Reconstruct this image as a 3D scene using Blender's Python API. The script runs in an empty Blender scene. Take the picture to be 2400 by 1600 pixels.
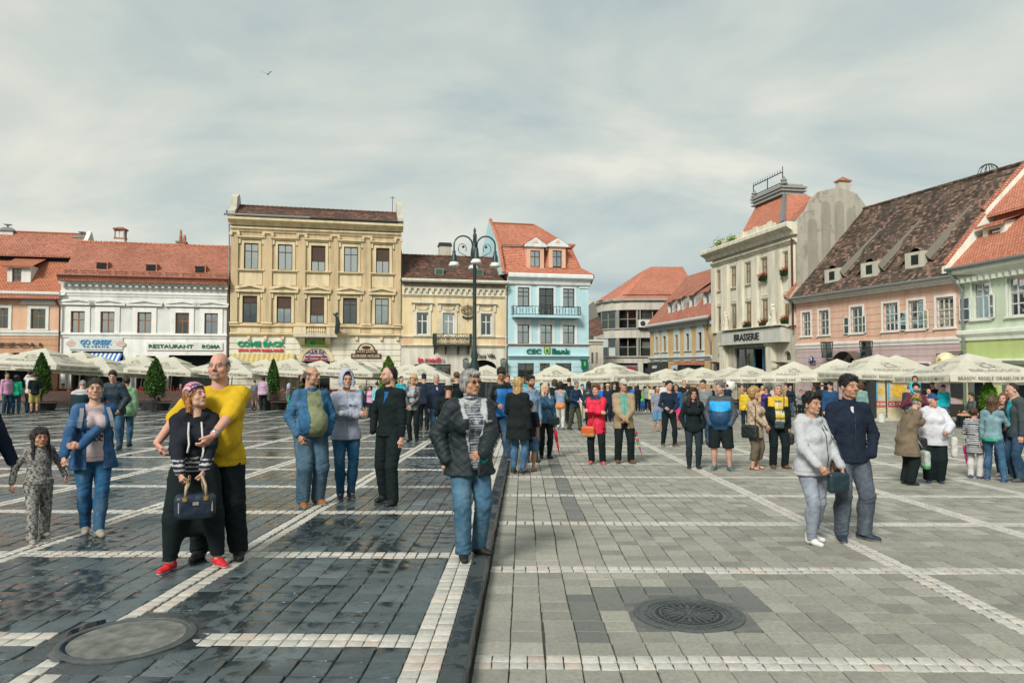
import bpy, bmesh, math, random
import numpy as np
from mathutils import Vector, Matrix
random.seed(7); np.random.seed(7)
SC=bpy.context.scene
COL=SC.collection
R=math.radians
# -- camera
FPX=1633.0
cam_d=bpy.data.cameras.new('camera'); cam_d.sensor_width=36; cam_d.sensor_fit='HORIZONTAL'
cam_d.lens=FPX*36/2400; cam_d.clip_start=0.05; cam_d.clip_end=3000
cam=bpy.data.objects.new('camera', cam_d); COL.objects.link(cam)
CAMZ=1.63
cam.location=(0, 0, CAMZ); cam.rotation_euler=(R(90+2.03), 0, R(0.88))
SC.camera=cam
# -- light and exposure
SUN_EL, SUN_AZ=38.0, 205.0
SC.view_settings.view_transform='Standard'; SC.view_settings.look='None'
SC.view_settings.exposure=0.52; SC.view_settings.gamma=1.0
SC.view_settings.use_curve_mapping=False
world=bpy.data.worlds.new('World'); SC.world=world; world.use_nodes=True
wn=world.node_tree; wn.nodes.clear()
def wnode(t, **k):
 n=wn.nodes.new(t)
 for a, b in k.items():setattr(n, a, b)
 return n
w_out=wnode('ShaderNodeOutputWorld'); w_bg=wnode('ShaderNodeBackground'); w_bg.inputs['Strength'].default_value=0.1
w_sky=wnode('ShaderNodeTexSky', sky_type='NISHITA', sun_disc=False); w_sky.sun_elevation=R(SUN_EL); w_sky.sun_rotation=R(SUN_AZ)
w_sky.air_density=1.0; w_sky.dust_density=2.0; w_sky.ozone_density=1.0
w_tc=wnode('ShaderNodeTexCoord'); w_sep=wnode('ShaderNodeSeparateXYZ')
w_zc=wnode('ShaderNodeMath', operation='MAXIMUM'); w_zc.inputs[1].default_value=0.0
w_za=wnode('ShaderNodeMath', operation='ADD'); w_za.inputs[1].default_value=0.30
w_dx=wnode('ShaderNodeMath', operation='DIVIDE'); w_dy=wnode('ShaderNodeMath', operation='DIVIDE')
w_cmb=wnode('ShaderNodeCombineXYZ'); w_cmb.inputs[2].default_value=3.7
def wl(a, b):wn.links.new(a, b)
wl(w_tc.outputs['Generated'], w_sep.inputs[0]); wl(w_sep.outputs[2], w_zc.inputs[0]); wl(w_zc.outputs[0], w_za.inputs[0])
wl(w_sep.outputs[0], w_dx.inputs[0]); wl(w_za.outputs[0], w_dx.inputs[1]); wl(w_sep.outputs[1], w_dy.inputs[0]); wl(w_za.outputs[0], w_dy.inputs[1])
wl(w_dx.outputs[0], w_cmb.inputs[0]); wl(w_dy.outputs[0], w_cmb.inputs[1])
w_n1=wnode('ShaderNodeTexNoise'); w_n1.inputs['Scale'].default_value=1.5; w_n1.inputs['Detail'].default_value=12; w_n1.inputs['Roughness'].default_value=0.53; w_n1.inputs['Distortion'].default_value=0.35
w_mp=wnode('ShaderNodeMapping'); w_mp.inputs['Scale'].default_value=(0.8, 1.15, 1); w_mp.inputs['Rotation'].default_value=(0, 0, R(-24)); w_mp.inputs['Location'].default_value=(3.1, 0.6, 0)
wl(w_cmb.outputs[0], w_mp.inputs[0]); wl(w_mp.outputs[0], w_n1.inputs['Vector'])
w_cr=wnode('ShaderNodeValToRGB'); cr=w_cr.color_ramp
cr.elements[0].position=0.34; cr.elements[0].color=(2.7, 3.25, 3.5, 1)
cr.elements[1].position=0.66; cr.elements[1].color=(5.9, 5.8, 5.05, 1)
e=cr.elements.new(0.46); e.color=(3.75, 4.3, 4.1, 1)
e=cr.elements.new(0.56); e.color=(4.75, 5.0, 4.5, 1)
wl(w_n1.outputs['Fac'], w_cr.inputs[0])
w_mix=wnode('ShaderNodeMix', data_type='RGBA'); w_mix.inputs[0].default_value=0.9
wl(w_sky.outputs[0], w_mix.inputs[6]); wl(w_cr.outputs[0], w_mix.inputs[7]); wl(w_mix.outputs[2], w_bg.inputs['Color']); wl(w_bg.outputs[0], w_out.inputs[0])
sun_d=bpy.data.lights.new('sun', 'SUN'); sun_d.energy=2.8; sun_d.angle=R(16); sun_d.color=(1.0, 0.96, 0.88)
sun=bpy.data.objects.new('sun', sun_d); COL.objects.link(sun)
_a=R(SUN_AZ); _dir=Vector((math.sin(_a)*math.cos(R(SUN_EL)), math.cos(_a)*math.cos(R(SUN_EL)), math.sin(R(SUN_EL))))
sun.rotation_euler=_dir.to_track_quat('Z', 'Y').to_euler(); sun.location=_dir*60+Vector((0, 0, 20))
SC.cycles.max_bounces=6; SC.cycles.diffuse_bounces=3; SC.cycles.glossy_bounces=3; SC.cycles.transparent_max_bounces=10
SC.cycles.caustics_reflective=False; SC.cycles.caustics_refractive=False
# -- measuring from the photograph
_Rm=cam.rotation_euler.to_matrix()
_fw=Vector((-math.sin(R(0.88)), math.cos(R(0.88)), 0)); _rt=Vector((math.cos(R(0.88)), math.sin(R(0.88)), 0))
def ray(px, py):return _Rm@Vector(((px-1200)/FPX, (800-py)/FPX, -1.0))
def at_depth(px, py, D):
 d=ray(px, py); return Vector((0, 0, CAMZ))+d*(D/d.dot(_fw))
def sstep(a, b, x):
 t=min(1.0, max(0.0, (x-a)/(b-a))); return t*t*(3-2*t)
KERB_X=-0.30
def gz0(x, y):
 y=min(y, 56.0); s2=0.012+0.0143*sstep(-14, 1, x)
 return-0.0263*y if y<24 else-0.6312-s2*(y-24)
def gz(x, y):return gz0(x, y)+(0.12 if x<KERB_X else 0.0)
def on_ground(px, py):
 d=ray(px, py); o=Vector((0, 0, CAMZ)); t=10.0
 for _ in range(40):
  p=o+d*t; g=gz(p.x, p.y); t2=(g-CAMZ)/d.z
  if abs(t2-t)<1e-4:break
  t=0.5*t+0.5*t2
 p=o+d*t; return Vector((p.x, p.y, gz(p.x, p.y)))
def project(p):
 v=_Rm.transposed()@(Vector(p)-Vector((0, 0, CAMZ)))
 return(1200+FPX*v.x/-v.z, 800-FPX*v.y/-v.z, -v.z)
def z1(x, y):return(x/3.266, 480+y/3.266)
def z2(x, y):return(520+x/3.645, 450+y/3.647)
def z3(x, y):return(920+x/3.921, 500+y/3.92)
def z4(x, y):return(1360+x/5.228, 600+y/5.227)
def z5(x, y):return(1640+x/3.074, 390+y/3.0745)
def z6(x, y):return(1840+x/2.959, 370+y/2.958)
# -- materials
def lin(c):
 c/=255.0; return c/12.92 if c<=0.04045 else((c+0.055)/1.055)**2.4
def H(s, g=1.0):
 s=s.lstrip('#'); c=[lin(int(s[i:i+2], 16))*g for i in(0, 2, 4)]; y=0.25*c[0]+0.65*c[1]+0.1*c[2]
 return tuple(min(0.8, (y+(v-y)*0.76)*0.84) for v in c)
class NT:
 def __init__(self, name):
  self.m=bpy.data.materials.new(name); self.m.use_nodes=True; self.t=self.m.node_tree; self.t.nodes.clear()
  self.out=self.n('ShaderNodeOutputMaterial')
 def n(self, t, **k):
  n=self.t.nodes.new(t)
  for a, b in k.items():setattr(n, a, b)
  return n
 def l(self, a, b):self.t.links.new(a, b)
 def bsdf(self, rough=0.7, spec=0.35, **k):
  b=self.n('ShaderNodeBsdfPrincipled'); b.inputs['Roughness'].default_value=rough; b.inputs['Specular IOR Level'].default_value=spec
  for a, v in k.items():b.inputs[a.replace('_', ' ')].default_value=v
  self.l(b.outputs[0], self.out.inputs[0]); return b
 def tex(self, kind='Object', scale=(1, 1, 1), rot=(0, 0, 0)):
  tc=self.n('ShaderNodeTexCoord'); mp=self.n('ShaderNodeMapping'); mp.inputs['Scale'].default_value=scale; mp.inputs['Rotation'].default_value=rot
  self.l(tc.outputs[kind], mp.inputs[0]); return mp.outputs[0]
 def noise(self, vec, scale, detail=4, rough=0.55, dist=0.0):
  n=self.n('ShaderNodeTexNoise'); n.inputs['Scale'].default_value=scale; n.inputs['Detail'].default_value=detail
  n.inputs['Roughness'].default_value=rough; n.inputs['Distortion'].default_value=dist
  if vec is not None:self.l(vec, n.inputs['Vector'])
  return n.outputs['Fac']
 def ramp(self, fac, *stops):
  r=self.n('ShaderNodeValToRGB'); cr=r.color_ramp
  while len(cr.elements)<len(stops):cr.elements.new(0.5)
  for e, (p, c) in zip(cr.elements, stops):
   e.position=p; e.color=(c, c, c, 1) if isinstance(c, (int, float)) else(*c, 1)
  self.l(fac, r.inputs[0]); return r.outputs[0]
 def mix(self, fac, a, b, mode='MIX'):
  m=self.n('ShaderNodeMix', data_type='RGBA', blend_type=mode)
  for s, v in((0, fac), (6, a), (7, b)):
   if hasattr(v, 'links') or hasattr(v, 'is_linked'):self.l(v, m.inputs[s])
   elif s==0:m.inputs[0].default_value=v
   else:m.inputs[s].default_value=(*v, 1) if len(v)==3 else v
  return m.outputs[2]
 def math(self, op, a, b=0.0, clamp=False):
  m=self.n('ShaderNodeMath', operation=op, use_clamp=clamp)
  for i, v in enumerate((a, b)):
   if hasattr(v, 'is_linked'):self.l(v, m.inputs[i])
   else:m.inputs[i].default_value=v
  return m.outputs[0]
 def bump(self, b, hgt, strength=0.3, dist=0.02):
  n=self.n('ShaderNodeBump'); n.inputs['Strength'].default_value=strength; n.inputs['Distance'].default_value=dist
  self.l(hgt, n.inputs['Height']); self.l(n.outputs[0], b.inputs['Normal'])
def mul(c, k):return tuple(min(0.9, v*k) for v in c)
def plaster(name, c, dirt=(0.16, 0.14, 0.11), amt=0.35, rough=0.85, patch=None):
 t=NT(name); b=t.bsdf(rough, 0.2); v=t.tex()
 n1=t.noise(v, 0.6, 6, 0.65, 0.4); n2=t.noise(t.tex(scale=(2.2, 2.2, 0.22)), 1.0, 5, 0.6); n3=t.noise(v, 14, 3)
 col=t.mix(t.ramp(n1, (0.3, 0.0), (0.72, 1.0)), mul(c, 0.9), mul(c, 1.08))
 col=t.mix(t.math('MULTIPLY', t.ramp(n2, (0.46, 0.0), (0.74, 1.0)), min(.7, amt*1.35)), col, dirt); col=t.mix(t.ramp(t.noise(v, 2.6, 7, 0.7, 0.8), (0.52, 0.0), (0.72, 0.3)), col, mul(c, 0.62))
 if patch:col=t.mix(t.ramp(t.noise(v, 0.9, 6, 0.7, 0.6), (0.55, 0.0), (0.63, 0.75)), col, patch)
 col=t.mix(t.ramp(n3, (0.35, 0.0), (0.65, 0.12)), col, mul(c, 0.7))
 t.l(col, b.inputs['Base Color']); t.bump(b, t.noise(v, 22, 4), 0.25, 0.012); return t.m
def plain(name, c, rough=0.6, spec=0.35, metal=0.0, var=0.15, scale=6):
 t=NT(name); b=t.bsdf(rough, spec, Metallic=metal); v=t.tex(); n=t.noise(v, scale, 4)
 t.l(t.mix(t.ramp(n, (0.3, 0.0), (0.7, 1.0)), mul(c, 1-var), mul(c, 1+var)), b.inputs['Base Color'])
 t.bump(b, t.noise(v, scale*5, 3), 0.12, 0.01); return t.m
def tiles(name, cols, tw=0.2, th=0.16, mortar=(0.05, 0.03, 0.025), moss=None, mossamt=0.6, mosspos=(0.45, 0.65), contrast=1.0):
 t=NT(name); b=t.bsdf(0.8, 0.25); uv=t.tex('UV')
 br=t.n('ShaderNodeTexBrick', offset=0.5); br.inputs['Scale'].default_value=1.0
 br.inputs['Brick Width'].default_value=tw; br.inputs['Row Height'].default_value=th; br.inputs['Mortar Size'].default_value=0.02
 br.inputs['Mortar Smooth'].default_value=0.6; br.inputs['Bias'].default_value=0.0
 br.inputs['Color1'].default_value=(0, 0, 0, 1); br.inputs['Color2'].default_value=(1, 1, 1, 1); br.inputs['Mortar'].default_value=(0.5, 0.5, 0.5, 1)
 t.l(uv, br.inputs['Vector'])
 n=len(cols)
 col=t.ramp(br.outputs['Color'], *[(i/max(1, n-1), c) for i, c in enumerate(cols)])
 big=t.noise(uv, 0.35, 6, 0.65, 0.5)
 col=t.mix(t.ramp(big, (0.35, 0.0), (0.7, 0.35)), col, mul(cols[0], 0.55))
 if moss:
  f=t.math('ADD', t.noise(uv, 0.9, 7, 0.72, 0.3), t.math('MULTIPLY', t.math('SUBTRACT', br.outputs['Color'], 0.5), 0.42))
  col=t.mix(t.math('MULTIPLY', t.ramp(f, (mosspos[0], 0.0), (mosspos[1], 1.0)), mossamt), col, moss)
 col=t.mix(t.math('MULTIPLY', br.outputs['Fac'], 0.75), col, mortar)
 t.l(col, b.inputs['Base Color'])
 sep=t.n('ShaderNodeSeparateXYZ'); t.l(uv, sep.inputs[0])
 saw=t.math('FRACT', t.math('DIVIDE', sep.outputs[1], th))
 hgt=t.math('ADD', t.math('MULTIPLY', t.math('SUBTRACT', 1.0, saw), 0.8), t.math('MULTIPLY', br.outputs['Fac'], -0.5))
 hgt=t.math('ADD', hgt, t.math('MULTIPLY', t.noise(uv, 5, 3), 0.6))
 t.bump(b, hgt, 1.0, 0.05); return t.m
def glass_mat(name, tint=(0.5, 0.55, 0.55), refl=0.35):
 t=NT(name); v=t.tex()
 tr=t.n('ShaderNodeBsdfTransparent'); tr.inputs[0].default_value=(*tint, 1)
 gl=t.n('ShaderNodeBsdfGlossy'); gl.inputs['Roughness'].default_value=0.03; gl.inputs['Color'].default_value=(0.9, 0.95, 0.95, 1)
 bp=t.n('ShaderNodeBump'); bp.inputs['Strength'].default_value=0.08; bp.inputs['Distance'].default_value=0.05
 t.l(t.noise(v, 1.3, 2), bp.inputs['Height']); t.l(bp.outputs[0], gl.inputs['Normal'])
 fr=t.n('ShaderNodeFresnel'); fr.inputs[0].default_value=1.5
 ms=t.n('ShaderNodeMixShader'); t.l(t.math('ADD', fr.outputs[0], refl-0.05, True), ms.inputs[0]); t.l(tr.outputs[0], ms.inputs[1]); t.l(gl.outputs[0], ms.inputs[2])
 t.l(ms.outputs[0], t.out.inputs[0]); return t.m
 # -- mesh building
def link(o, parent=None):
 COL.objects.link(o)
 if parent is not None:o.parent=parent
 return o
def tag(o, label=None, cat=None, group=None, kind=None):
 if label:o['label']=label
 if cat:o['category']=cat
 if group:o['group']=group
 if kind:o['kind']=kind
 return o
def empty(name, loc=(0, 0, 0), rz=0.0, label=None, cat=None, group=None):
 o=bpy.data.objects.new(name, None); o.empty_display_size=0.2; link(o); o.location=loc; o.rotation_euler=(0, 0, rz)
 return tag(o, label, cat, group)
class MB:
 def __init__(s):s.v=[]; s.f=[]
 def add(s, vs, fs):
  n=len(s.v); s.v+=[tuple(p) for p in vs]; s.f+=[tuple(i+n for i in f) for f in fs]; return s
 def quad(s, a, b, c, d):return s.add([a, b, c, d], [(0, 1, 2, 3)])
 def poly(s, pts):return s.add(pts, [tuple(range(len(pts)))])
 def box(s, x0, x1, y0, y1, z0, z1):
  return s.add([(x0, y0, z0), (x1, y0, z0), (x1, y1, z0), (x0, y1, z0), (x0, y0, z1), (x1, y0, z1), (x1, y1, z1), (x0, y1, z1)], [(0, 1, 5, 4), (1, 2, 6, 5), (2, 3, 7, 6), (3, 0, 4, 7), (4, 5, 6, 7), (3, 2, 1, 0)])
 def tube(s, pts, r, n=8, cap=True):
  pts=[Vector(p) for p in pts]; rs=r if isinstance(r, (list, tuple)) else[r]*len(pts); base=len(s.v)
  up=Vector((0.13, 0.07, 1)).normalized()
  for i, p in enumerate(pts):
   d=(pts[min(i+1, len(pts)-1)]-pts[max(i-1, 0)])
   d=d.normalized() if d.length>1e-9 else Vector((0, 0, 1))
   u=up if abs(d.dot(up))<0.95 else Vector((1, 0.1, 0)); a=d.cross(u).normalized(); b=d.cross(a)
   for k in range(n):
    t=2*math.pi*k/n; s.v.append(tuple(p+a*(rs[i]*math.cos(t))+b*(rs[i]*math.sin(t))))
  for i in range(len(pts)-1):
   for k in range(n):
    k2=(k+1)%n; s.f.append((base+i*n+k, base+i*n+k2, base+(i+1)*n+k2, base+(i+1)*n+k))
  if cap:
   s.f.append(tuple(base+k for k in range(n))[::-1]); s.f.append(tuple(base+(len(pts)-1)*n+k for k in range(n)))
  return s
 def lathe(s, prof, c=(0, 0, 0), n=16):
  base=len(s.v)
  for r, z in prof:
   for k in range(n):
    t=2*math.pi*k/n; s.v.append((c[0]+r*math.cos(t), c[1]+r*math.sin(t), c[2]+z))
  for i in range(len(prof)-1):
   for k in range(n):
    k2=(k+1)%n; s.f.append((base+i*n+k, base+i*n+k2, base+(i+1)*n+k2, base+(i+1)*n+k))
  s.f.append(tuple(base+k for k in range(n))[::-1]); s.f.append(tuple(base+(len(prof)-1)*n+k for k in range(n)))
  return s
 def extrude_xz(s, pts, y0, y1):
  n=len(pts); base=len(s.v)
  s.v+=[(x, y0, z) for x, z in pts]+[(x, y1, z) for x, z in pts]
  s.f.append(tuple(base+i for i in range(n))); s.f.append(tuple(base+n+i for i in range(n))[::-1])
  for i in range(n):
   j=(i+1)%n; s.f.append((base+j, base+i, base+n+i, base+n+j))
  return s
 def extrude_yz(s, pts, x0, x1):
  n=len(pts); base=len(s.v)
  s.v+=[(x0, y, z) for y, z in pts]+[(x1, y, z) for y, z in pts]
  s.f.append(tuple(base+i for i in range(n))); s.f.append(tuple(base+n+i for i in range(n))[::-1])
  for i in range(n):
   j=(i+1)%n; s.f.append((base+j, base+i, base+n+i, base+n+j))
  return s
 def mesh(s, name, smooth=False, uv=True):
  me=bpy.data.meshes.new(name); me.from_pydata(s.v, [], s.f)
  bm=bmesh.new(); bm.from_mesh(me); bmesh.ops.recalc_face_normals(bm, faces=bm.faces[:])
  if uv:
   L=bm.loops.layers.uv.new('UVMap'); Z=Vector((0, 0, 1))
   for f in bm.faces:
    nn=f.normal; t=Z.cross(nn); t=t.normalized() if t.length>0.05 else Vector((1, 0, 0))
    if t.x<-0.7:t=-t
    b=nn.cross(t)
    if b.z<0:b=-b
    for lp in f.loops:lp[L].uv=(lp.vert.co.dot(t), lp.vert.co.dot(b))
  if smooth:
   for f in bm.faces:f.smooth=True
  bm.to_mesh(me); bm.free(); return me
 def build(s, name, mat, parent=None, smooth=False, loc=None):
  me=s.mesh(name, smooth); me.materials.append(mat)
  o=bpy.data.objects.new(name, me); link(o, parent)
  if loc is not None:o.location=loc
  return o
def clone(o, parent=None):
 c=o.copy(); link(c); c.parent=parent
 for ch in list(o.children):clone(ch, c)
 return c
_TXT={}
def text_mesh(body, extrude=0.02, bold=0.0):
 k=(body, extrude, bold)
 if k not in _TXT:
  cu=bpy.data.curves.new('t', 'FONT'); cu.body=body; cu.align_x='CENTER'; cu.align_y='CENTER'; cu.extrude=extrude; cu.offset=bold; cu.resolution_u=3
  ob=bpy.data.objects.new('t', cu); COL.objects.link(ob)
  me=bpy.data.meshes.new_from_object(ob); me.name='lettering'
  bpy.data.objects.remove(ob)
  co=np.array([v.co[:] for v in me.vertices]) if len(me.vertices) else np.zeros((1, 3))
  lo, hi=co.min(0), co.max(0)
  for v in me.vertices:v.co.x-=(lo[0]+hi[0])/2; v.co.y-=(lo[1]+hi[1])/2
  _TXT[k]=(me, hi[0]-lo[0], hi[1]-lo[1])
 return _TXT[k]
def text_obj(name, body, w, h, mat, M, parent=None, extrude=0.02, bold=0.0):
 """lettering fitted into w x h, in the XZ plane of M, facing -Y"""
 me, tw, th=text_mesh(body, extrude, bold); me2=me.copy() if me.materials and me.materials[0] is not mat else me
 if not me2.materials:me2.materials.append(mat)
 else:me2.materials[0]=mat
 o=bpy.data.objects.new(name, me2); link(o, parent)
 o.matrix_basis=M@Matrix.Rotation(R(90), 4, 'X')@Matrix.Diagonal((w/tw, h/th, 1, 1)); return o
def T(x, y, z):return Matrix.Translation((x, y, z))
# -- paving of the square
def stone_mat(name, stops, rough, rvar, wet=0.0, bump=0.3, spec=0.4):
 t=NT(name); b=t.bsdf(rough, spec); oi=t.n('ShaderNodeObjectInfo'); at=t.n('ShaderNodeAttribute', attribute_name='rnd')
 rnd=t.math('FRACT', t.math('ADD', oi.outputs['Random'], at.outputs['Fac']))
 geo=t.n('ShaderNodeNewGeometry'); mp=t.n('ShaderNodeMapping'); t.l(geo.outputs['Position'], mp.inputs[0]); v=mp.outputs[0]
 col=t.ramp(rnd, *stops); fine=t.noise(v, 34, 5, 0.7); mid=t.noise(v, 3.2, 5, 0.6, 0.4)
 col=t.mix(t.ramp(fine, (0.32, 0.0), (0.72, 0.55)), col, mul(stops[0][1], 0.45))
 col=t.mix(t.ramp(mid, (0.42, 0.0), (0.68, 0.35)), col, mul(stops[-1][1], 0.8))
 if wet:
  w=t.math('ADD', t.noise(v, 1.1, 5, 0.6, 0.6), t.math('MULTIPLY', t.math('SUBTRACT', t.noise(v, 7.5, 4, 0.6, 0.5), 0.5), 0.75))
  w=t.math('ADD', w, t.math('MULTIPLY', t.math('SUBTRACT', rnd, 0.5), 0.10))
  wf=t.ramp(w, (0.40, 1.0), (0.475, 0.85), (0.52, 0.2), (0.66, 0.0))
  col=t.mix(t.math('MULTIPLY', wf, 0.65*wet), col, (0.009, 0.013, 0.015))
  rr=t.ramp(wf, (0.0, rough+rvar), (1.0, 0.12))
  t.l(rr, b.inputs['Roughness'])
  hgt=t.math('MULTIPLY', fine, t.math('SUBTRACT', 1.0, t.math('MULTIPLY', wf, 0.8)))
  t.bump(b, hgt, bump, 0.012)
 else:
  t.l(t.ramp(mid, (0.3, rough-rvar), (0.7, rough+rvar)), b.inputs['Roughness']); t.bump(b, fine, bump, 0.012)
 t.l(col, b.inputs['Base Color']); return t.m
M_DARK=stone_mat('wet_slate_slab', [(0.0, (0.046, 0.070, 0.079)), (0.5, (0.068, 0.099, 0.110)), (0.85, (0.092, 0.126, 0.137)), (1.0, (0.135, 0.165, 0.172))], 0.36, 0.08, wet=1.0, bump=0.3, spec=0.7)
M_GREY=stone_mat('dry_grey_slab', [(0.0, (0.21, 0.21, 0.18)), (0.4, (0.285, 0.285, 0.245)), (0.8, (0.33, 0.325, 0.275)), (1.0, (0.41, 0.40, 0.345))], 0.72, 0.12, wet=0, bump=0.4, spec=0.3)
M_WHITE=stone_mat('white_sett', [(0.0, (0.46, 0.46, 0.42)), (0.5, (0.56, 0.56, 0.51)), (0.9, (0.60, 0.57, 0.51)), (0.95, (0.57, 0.47, 0.40)), (1.0, (0.54, 0.45, 0.38))], 0.5, 0.15, wet=0, bump=0.3)
M_PATCH=stone_mat('dark_patch_slab', [(0.0, (0.13, 0.14, 0.13)), (1.0, (0.19, 0.195, 0.175))], 0.6, 0.1, wet=0)
M_MORTAR=plain('mortar', (0.058, 0.06, 0.052), 0.8, 0.25, var=0.3, scale=9)
M_MORTARW=plain('wet_mortar', (0.105, 0.11, 0.10), 0.5, 0.5, var=0.3, scale=9)
M_KERB=stone_mat('wet_kerb_stone', [(0.0, (0.04, 0.053, 0.058)), (1.0, (0.065, 0.08, 0.084))], 0.34, 0.12, wet=0.9, bump=0.4, spec=0.5)
def sheet(name, xs, ys, dz, mat, edge=None):
 mb=MB(); nx=len(xs)
 for y in ys:
  for x in xs:mb.v.append((x, y, gz0(x, y)+dz))
 for j in range(len(ys)-1):
  for i in range(nx-1):mb.f.append((j*nx+i, j*nx+i+1, (j+1)*nx+i+1, (j+1)*nx+i))
 o=mb.build(name, mat); tag(o, kind='structure'); return o
YS=[-30, -6, 0]+[2+2*i for i in range(30)]+[70, 120, 400, 1200]
paving_wet=sheet('pavement', [-1200, -300, -80, -40]+[-30+1.5*i for i in range(20)]+[KERB_X-0.012], YS, 0.12-0.014, M_MORTARW)
paving_dry=sheet('pavement', [KERB_X-0.012]+[0.5+1.5*i for i in range(20)]+[40, 80, 300, 1200], YS, -0.014, M_MORTAR)
MAN_R=on_ground(1614, 1439); MAN_L=on_ground(300, 1497)
P_R, P_L=0.385, 0.375
def columns(x0, x1, n):
 return[(x0+(x1-x0)*i/n, x0+(x1-x0)*(i+1)/n) for i in range(n)]
xcols=[]
for a, b in columns(-0.645, -0.437, 2):xcols.append((a, b, 'L', 1))
cx=-0.645
for k in range(14):
 c=-2.50-2.05*k
 xcols+=[(a, b, 'L', 0) for a, b in columns(c+0.115, cx, 9)]
 xcols+=[(c-0.115, c-0.012, 'L', 1), (c+0.012, c+0.115, 'L', 1)]; cx=c-0.115
xcols+=[(a, b, 'R', 0) for a, b in columns(KERB_X+0.012, 3.275, 17)]
cx=3.485
xcols+=[(3.275, 3.378, 'R', 1), (3.382, 3.485, 'R', 1)]
for k in range(1, 15):
 c=3.38+2.06*k
 xcols+=[(a, b, 'R', 0) for a, b in columns(cx, c-0.105, 9)]
 xcols+=[(c-0.105, c-0.002, 'R', 1), (c+0.002, c+0.105, 'R', 1)]; cx=c+0.105
yrows=[]
cy=2.205
for k in range(22):
 c=4.17+2.07*k
 yrows+=[(a, b, 0) for a, b in columns(cy, c-0.105, 9)]
 yrows+=[(c-0.105, c-0.002, 1), (c+0.002, c+0.105, 1)]; cy=c+0.105
cells={'dark':[], 'grey':[], 'white':[], 'patch':[]}
rs=random.Random(3)
for(y0, y1, tb) in yrows:
 for(x0, x1, side, lb) in xcols:
  xm, ym=(x0+x1)/2, (y0+y1)/2
  if abs(xm)>ym*0.86+1.2:continue
  if side=='R' and(xm-MAN_R.x)**2+(ym-MAN_R.y)**2<(P_R+0.06)**2:continue
  if side=='L' and(xm-MAN_L.x)**2+(ym-MAN_L.y)**2<(P_L+0.06)**2:continue
  if tb and not lb:
   xs=columns(x0, x1, 2)
   for a, b in xs:cells['white'].append((a, b, y0, y1, side))
  elif lb:
   ys=[(y0, y1)] if tb else columns(y0, y1, 2)
   for a, b in ys:cells['white'].append((x0, x1, a, b, side))
  else:
   k='dark' if side=='L' else 'grey'
   if side=='R':
    if 0.46<xm<0.68 and 8.4<ym<22:k='patch'
    if 0.42<xm<0.62 and 4.5<ym<5.6:k='patch'
    if abs(xm-MAN_R.x)<0.62 and 0.0<ym-MAN_R.y<0.62:k='patch'
    if 1.3<xm<1.5 and 5.4<ym<6.1:k='patch'
   cells[k].append((x0, x1, y0, y1, side))
def warp(x, y):return(.006*math.sin(y*1.7+x*.6)+.004*math.sin(y*4.1+x*2.3+1) if abs(x-KERB_X)>.4 else 0), .006*math.sin(x*1.9+y*.8+2)+.004*math.sin(x*5.3-y*1.1)
def stone_verts(x0, x1, y0, y1, jit, rnd):
 j=lambda:rnd.uniform(-jit, jit)
 g=0.0045+jit*0.4
 q=[(x0+g+j(), y0+g+j()), (x1-g+j(), y0+g+j()), (x1-g+j(), y1-g+j()), (x0+g+j(), y1-g+j())]; return[(x+warp(x, y)[0], y+warp(x, y)[1]) for x, y in q]
def unit_stones(n, seed, smooth=False):
 out=[]; rnd=random.Random(seed)
 for _ in range(n):
  mb=MB(); q=[(x+rnd.uniform(-.012, .012), y+rnd.uniform(-.012, .012)) for x, y in((-.5, -.5), (.5, -.5), (.5, .5), (-.5, .5))]
  ring=lambda s, z:[(x*s, y*s, z) for x, y in q]
  tl=[rnd.uniform(-.0012, .0012) for _ in range(4)]
  mb.add(ring(1.0, -0.02)+ring(1.0, -0.006)+ring(0.972, -0.001)+[(x*.93, y*.93, tl[i]) for i, (x, y) in enumerate(q)], [(a+i, a+(i+1)%4, a+4+(i+1)%4, a+4+i) for a in(0, 4, 8) for i in range(4)]+[(12, 13, 14, 15)])
  out.append(mb.mesh('paving_slab', smooth, False))
 return out
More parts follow.
